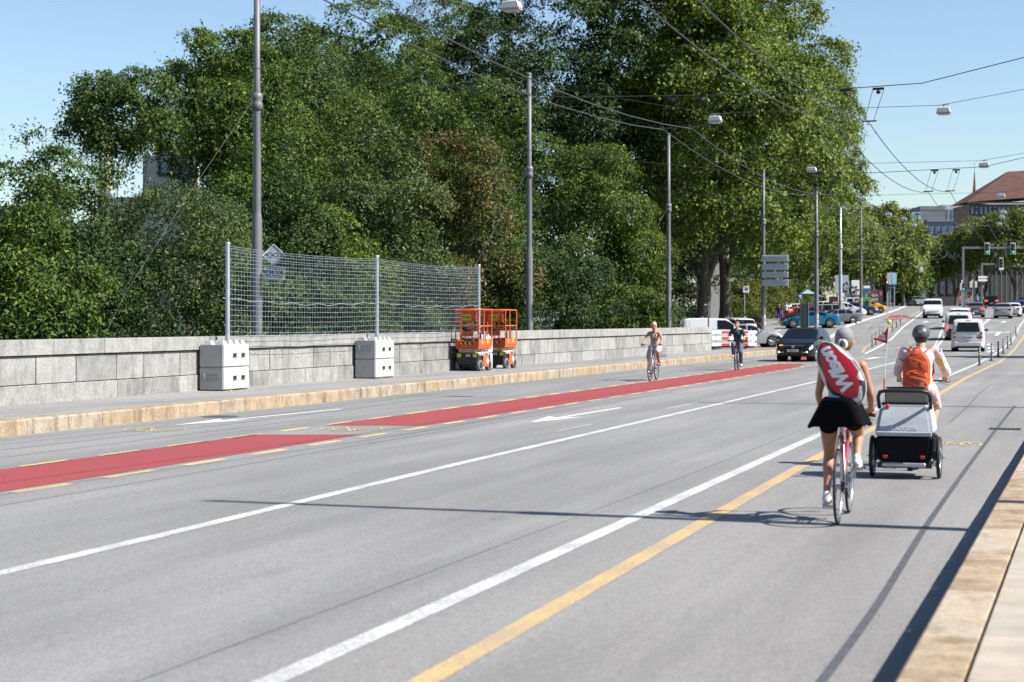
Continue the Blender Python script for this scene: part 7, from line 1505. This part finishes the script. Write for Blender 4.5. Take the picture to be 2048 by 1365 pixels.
p, o, rz, J = oncoming('grey haired woman in a light sleeveless dress cycling towards the camera', 'silver city bicycle of the woman in the light dress', 1300, 763, dict(frame=M_BSIL, crank=R(-78), sk=M_SKIN, lean=.13, shw=.155, waist=.112, rack=True, fender=M_TRIM, drop=True, yaw=.06, hyaw=.25))
M_DRESS = mat('cloth_beige_stripe', (.36, .31, .28), .85, var=.25, vscale=30, stretch=(3, 3, .3), bump=.3, bscale=20)
f = Fig(); f.chain([((0, .22, 1.0), .14), ((0, .29, 1.19), .124), (J['chest'] - Vector((0, 0, .03)), .138)]); f.ell(J['chest'] - Vector((0, 0, .01)), (.15, .117, .10)); f.cap(J['chest'] + Vector((-.09, .03, .06)), .042, J['chest'] + Vector((-.10, .0, .10)), .03); f.cap(J['chest'] + Vector((.09, .03, .06)), .042, J['chest'] + Vector((.10, .0, .10)), .03); f.build('dress_top', M_DRESS, p, .0105, 4)
f = Fig(); f.ell((0, .22, .99), (.175, .14, .13))
for h, k_ in (('hipL', 'kneeL'), ('hipR', 'kneeR')): f.chain([(J[h], .108), (J[h].lerp(J[k_], .55), .105), (J[h].lerp(J[k_], .9), .088)])
f.cap(J['hipL'].lerp(J['kneeL'], .4), .09, J['hipR'].lerp(J['kneeR'], .4), .09); f.build('dress_skirt', mat('cloth_pale_pink_grey', (.42, .36, .36), .85, var=.15, vscale=12, bump=.4, bscale=14), p, .012, 5)
f = Fig(); T = J['T']; f.ell(T((0, -.018, .035)), (.088, .10, .092)); f.ell(T((-.06, -.03, -.02)), (.035, .06, .07)); f.ell(T((.06, -.03, -.02)), (.035, .06, .07)); f.ell(T((.0, -.07, -.02)), (.07, .045, .075)); f.build('hair', mat('hair_grey', (.42, .37, .31), .6, var=.3, vscale=40), p, .009, 3)
m_ = MB(); m_.tube([J['nk'] + Vector((.07 * math.cos(a), .06 + .05 * (1 - math.sin(a)) * .6, -.10 + .13 * math.sin(a))) for a in np.linspace(0, 6.28, 20)[:-1]], .008, 6, closed=True); m_.build('necklace', M_TRIM, p)
m_ = MB(); m_.box(T((-.03, .098, .0)), (.045, .008, .03)); m_.box(T((.03, .098, .0)), (.045, .008, .03)); m_.build('sunglasses', M_BLK, p)
for q in ('fl', 'fr'): f = Fig(); shoe(f, None, J[q], .95); so = f.build('sandal', M_SKIN, p, .01, 3); m_ = MB(); m_.box(J[q] + Vector((0, 0, .008)), (.085, .25, .02)); m_.box(J[q] + Vector((0, .05, .05)), (.088, .045, .045)); m_.box(J[q] + Vector((0, -.06, .085)), (.088, .04, .05)); m_.build('sandal_strap', M_TRIM, so, bevel=.008)
bk_ = thing('bicycle_basket', 'black wire basket on the rear rack of the silver city bicycle', 'basket', o + Euler((0, 0, rz)).to_matrix() @ Vector((-.16, -.08, .74)), rz)
for k_ in range(6): MB().tube([(-.11 + .0 * k_, -.15, -.02 + k_ * .045), (.11, -.15, -.02 + k_ * .045), (.11, .15, -.02 + k_ * .045), (-.11, .15, -.02 + k_ * .045)], .004, 4, closed=True).build('wire_hoop', M_BLK, bk_)
m_ = MB(); m_.box((0, 0, -.03), (.22, .3, .01)); m_.build('basket_floor', M_BLK, bk_)
p, o, rz, J = oncoming('man in a dark shirt and slate trousers cycling towards the camera past the barrier', 'dark bicycle of the man in the dark shirt', 1471, 741.5, dict(frame=M_BBLK, crank=R(70), sk=M_SKIN2, lean=.20, shw=.185, waist=.135, yaw=.10, hyaw=-.1))
M_SHIRT = fabric('dark_teal_shirt', (.022, .045, .055)); M_TROU = fabric('slate_trousers', (.10, .125, .18))
f = Fig(); f.chain([((0, .22, 1.02), .145), ((0, .31, 1.19), .148), (J['chest'] - Vector((0, 0, .03)), .15)]); f.ell(J['chest'], (.185, .12, .115)); f.cap(J['shL'], .062, J['shR'], .062)
for a, b in (('shL', 'elL'), ('shR', 'elR')): f.chain([(J[a], .066), (J[a].lerp(J[b], .85), .060)])
f.build('shirt', M_SHIRT, p, .0105, 4)
f = Fig(); f.ell((0, .21, .99), (.17, .135, .125))
for h, k_, a in (('hipL', 'kneeL', 'ankL'), ('hipR', 'kneeR', 'ankR')): f.chain([(J[h], .098), (J[h].lerp(J[k_], .5), .09), (J[k_], .078), (J[k_].lerp(J[a], .5), .072), (J[k_].lerp(J[a], .86), .07)])
f.build('trousers', M_TROU, p, .012, 4); f = Fig(); T = J['T']; f.ell(T((0, -.015, .04)), (.085, .098, .085)); f.ell(T((-.05, -.02, .05)), (.05, .07, .06)); f.ell(T((.05, -.02, .05)), (.05, .07, .06)); f.ell(T((0, -.06, -.01)), (.072, .05, .07)); f.build('hair', mat('hair_dark_grey', (.12, .10, .085), .6, var=.4, vscale=40), p, .009, 3)
for q in ('fl', 'fr'): f = Fig(); shoe(f, None, J[q], 1.05); f.build('shoe', fabric('white_leather'), p, .011, 3)
cb = thing('crossbody_bag', 'black crossbody bag slung over the man in the dark shirt', 'bag', o, rz); m_ = MB(); m_.tube([J['shR'] + Vector((-.06, .06, .05)), J['chest'] + Vector((.02, .135, -.02)), Vector((-.10, .40, 1.12)), Vector((-.165, .28, 1.05))], .016, 6, flat=.4); m_.build('strap', M_BLK, cb); f = Fig(); f.ell((-.17, .22, 1.02), (.05, .13, .10)); f.build('pouch', M_BLK, cb, .012, 3)
# ---------------------------------------------------------------- small figures
def standing(label, px, py, rz, top, bottom, skin, H=1.74, hat=None, long=True, hair=(.1, .08, .06), step=.12, pxd=None):
    b_ = G(px, py) if pxd is None else at(px, 640, pxd)
    if pxd: b_.z = zr(b_.y)
    p = thing('person', label, 'person', b_, rz); s = H / 1.74; V = lambda x, y, z: Vector((x, y, z)) * s; f = Fig()
    f.ell(V(0, 0, .95), (.15 * s, .11 * s, .12 * s)); f.chain([(V(0, 0, 1.0), .13 * s), (V(0, .01, 1.15), .125 * s), (V(0, .02, 1.32), .135 * s)]); f.ell(V(0, .02, 1.36), (.17 * s, .10 * s, .10 * s)); f.cap(V(-.16, .01, 1.41), .052 * s, V(.16, .01, 1.41), .052 * s); f.cap(V(0, .01, 1.42), .05 * s, V(0, .03, 1.55), .048 * s)
    for x in (-1, 1):
        st_ = step * x; f.chain([(V(x * .09, 0, .92), .085 * s), (V(x * .10, st_ * .6 + .02, .50), .055 * s)]); f.chain([(V(x * .10, st_ * .6 + .02, .50), .053 * s), (V(x * .10, st_ - .01, .34), .052 * s), (V(x * .10, st_ - .03, .09), .034 * s)]); f.chain([(V(x * .10, st_ - .06, .04), .038 * s), (V(x * .11, st_ + .12, .03), .032 * s)])
        f.chain([(V(x * .19, .01, 1.41), .05 * s), (V(x * .25, -x * .03, 1.12), .040 * s), (V(x * .26, x * -.06 + .06, .88), .027 * s)]); f.cap(V(x * .26, x * -.06 + .065, .86), .03 * s, V(x * .26, x * -.06 + .085, .77), .022 * s)
    T = head(f, V(0, .03, 1.64), s * .98); f.build('body', skin, p, .014, 3); face_bits(p, T, s)
    f = Fig(); f.chain([(V(0, 0, 1.0), .142 * s), (V(0, .01, 1.15), .14 * s), (V(0, .02, 1.32), .148 * s)]); f.ell(V(0, .02, 1.36), (.18 * s, .112 * s, .105 * s)); f.cap(V(-.17, .01, 1.405), .06 * s, V(.17, .01, 1.405), .06 * s)
    for x in (-1, 1): f.chain([(V(x * .19, .01, 1.41), .062 * s), (V(x * .235, -x * .02, 1.22), .056 * s)])
    f.build('shirt', top, p, .016, 3); f = Fig(); f.ell(V(0, 0, .95), (.165 * s, .125 * s, .12 * s))
    for x in (-1, 1):
        f.chain([(V(x * .09, 0, .92), .098 * s), (V(x * .10, step * x * .5 + .02, .60), .085 * s)])
        if long: f.chain([(V(x * .10, step * x * .5 + .02, .60), .085 * s), (V(x * .10, step * x - .03, .12), .065 * s)])
    f.build('trousers' if long else 'shorts', bottom, p, .016, 3); f = Fig(); f.ell(T((0, -.015, .035)), (.082 * s, .10 * s, .085 * s)); f.build('hair', mat('hair_%d' % int(hair[0] * 1000), hair, .6), p, .014, 2); return p
standing('man in a black shirt and blue shorts walking across the car park', 1558, 649.5, math.pi + .5, fabric('black_shirt', (.015, .015, .018)), fabric('blue_shorts', (.01, .05, .34)), M_SKIN, 1.76, long=False, hair=(.2, .15, .12))
standing('man in a pale shirt standing by the hedge', 1572.5, 626, math.pi + .3, fabric('pale_shirt', (.48, .54, .52)), fabric('dark_trousers', (.02, .022, .03)), M_SKIN, 1.78, pxd=160)
def far_rider(label, bl, px, dd, rz, top, bottom, hair):
    o = at(px, 640, dd); o.z = zr(o.y); _, pd = bicycle(bl, o, rz, M_BBLK, spokes=12); p = thing('person', label, 'person', o, rz); f = Fig()
    f.ell((0, .22, .98), (.16, .13, .12)); f.chain([((0, .24, 1.03), .14), ((0, .38, 1.33), .14)]); f.cap((-.16, .42, 1.38), .055, (.16, .42, 1.38), .055); f.cap((0, .42, 1.38), .05, (0, .46, 1.52), .05)
    for s in (-1, 1): a = pd[s] + Vector((0, -.05, .10)); f.chain([(Vector((s * .10, .22, .95)), .09), (Vector((s * .13, .52, .70 + .06 * s)), .06), (a, .035), (a + Vector((0, .10, -.06)), .035)]); f.chain([(Vector((s * .18, .42, 1.38)), .052), (Vector((s * .26, .55, 1.15)), .04), (Vector((s * .27, .80, 1.04)), .03)]); f.cap((s * .27, .80, 1.04), .032, (s * .27, .86, 1.03), .028)
    T = head(f, (0, .49, 1.62), 1.0); f.build('body', M_SKIN, p, .016, 3); f = Fig(); f.chain([((0, .23, 1.0), .15), ((0, .38, 1.33), .153)]); f.cap((-.17, .42, 1.375), .062, (.17, .42, 1.375), .062)
    for s in (-1, 1): f.chain([(Vector((s * .18, .42, 1.38)), .062), (Vector((s * .235, .50, 1.22)), .056)])
    f.build('shirt', top, p, .018, 3); f = Fig(); f.ell((0, .22, .96), (.172, .14, .125))
    for s in (-1, 1): f.chain([(Vector((s * .10, .22, .95)), .10), (Vector((s * .12, .42, .80)), .085)])
    f.build('shorts', bottom, p, .018, 3); f = Fig(); f.ell(T((0, -.015, .035)), (.085, .10, .085)); f.build('hair', hair, p, .016, 2)
far_rider('far cyclist in a blue shirt riding away past the emergency van', 'bicycle of the far cyclist in the blue shirt', 1954.5, 232, B(230), fabric('mid_blue', (.12, .22, .38)), fabric('khaki', (.20, .15, .09)), mat('hair_fair', (.35, .25, .15), .6))
far_rider('far cyclist with a turquoise pack riding away beside the blue shirt', 'bicycle of the far cyclist with the turquoise pack', 1963, 228, B(230), fabric('turquoise', (.20, .50, .48)), fabric('dark_trousers'), mat('hair_dark'))
far_rider('far cyclist in red coming up to the junction from the left', 'bicycle of the far cyclist in red', 1805, 262, math.pi + .1, fabric('wine_red', (.28, .02, .05)), fabric('dark_trousers'), mat('hair_dark'))
bpy.data.scenes.remove(_tmp)
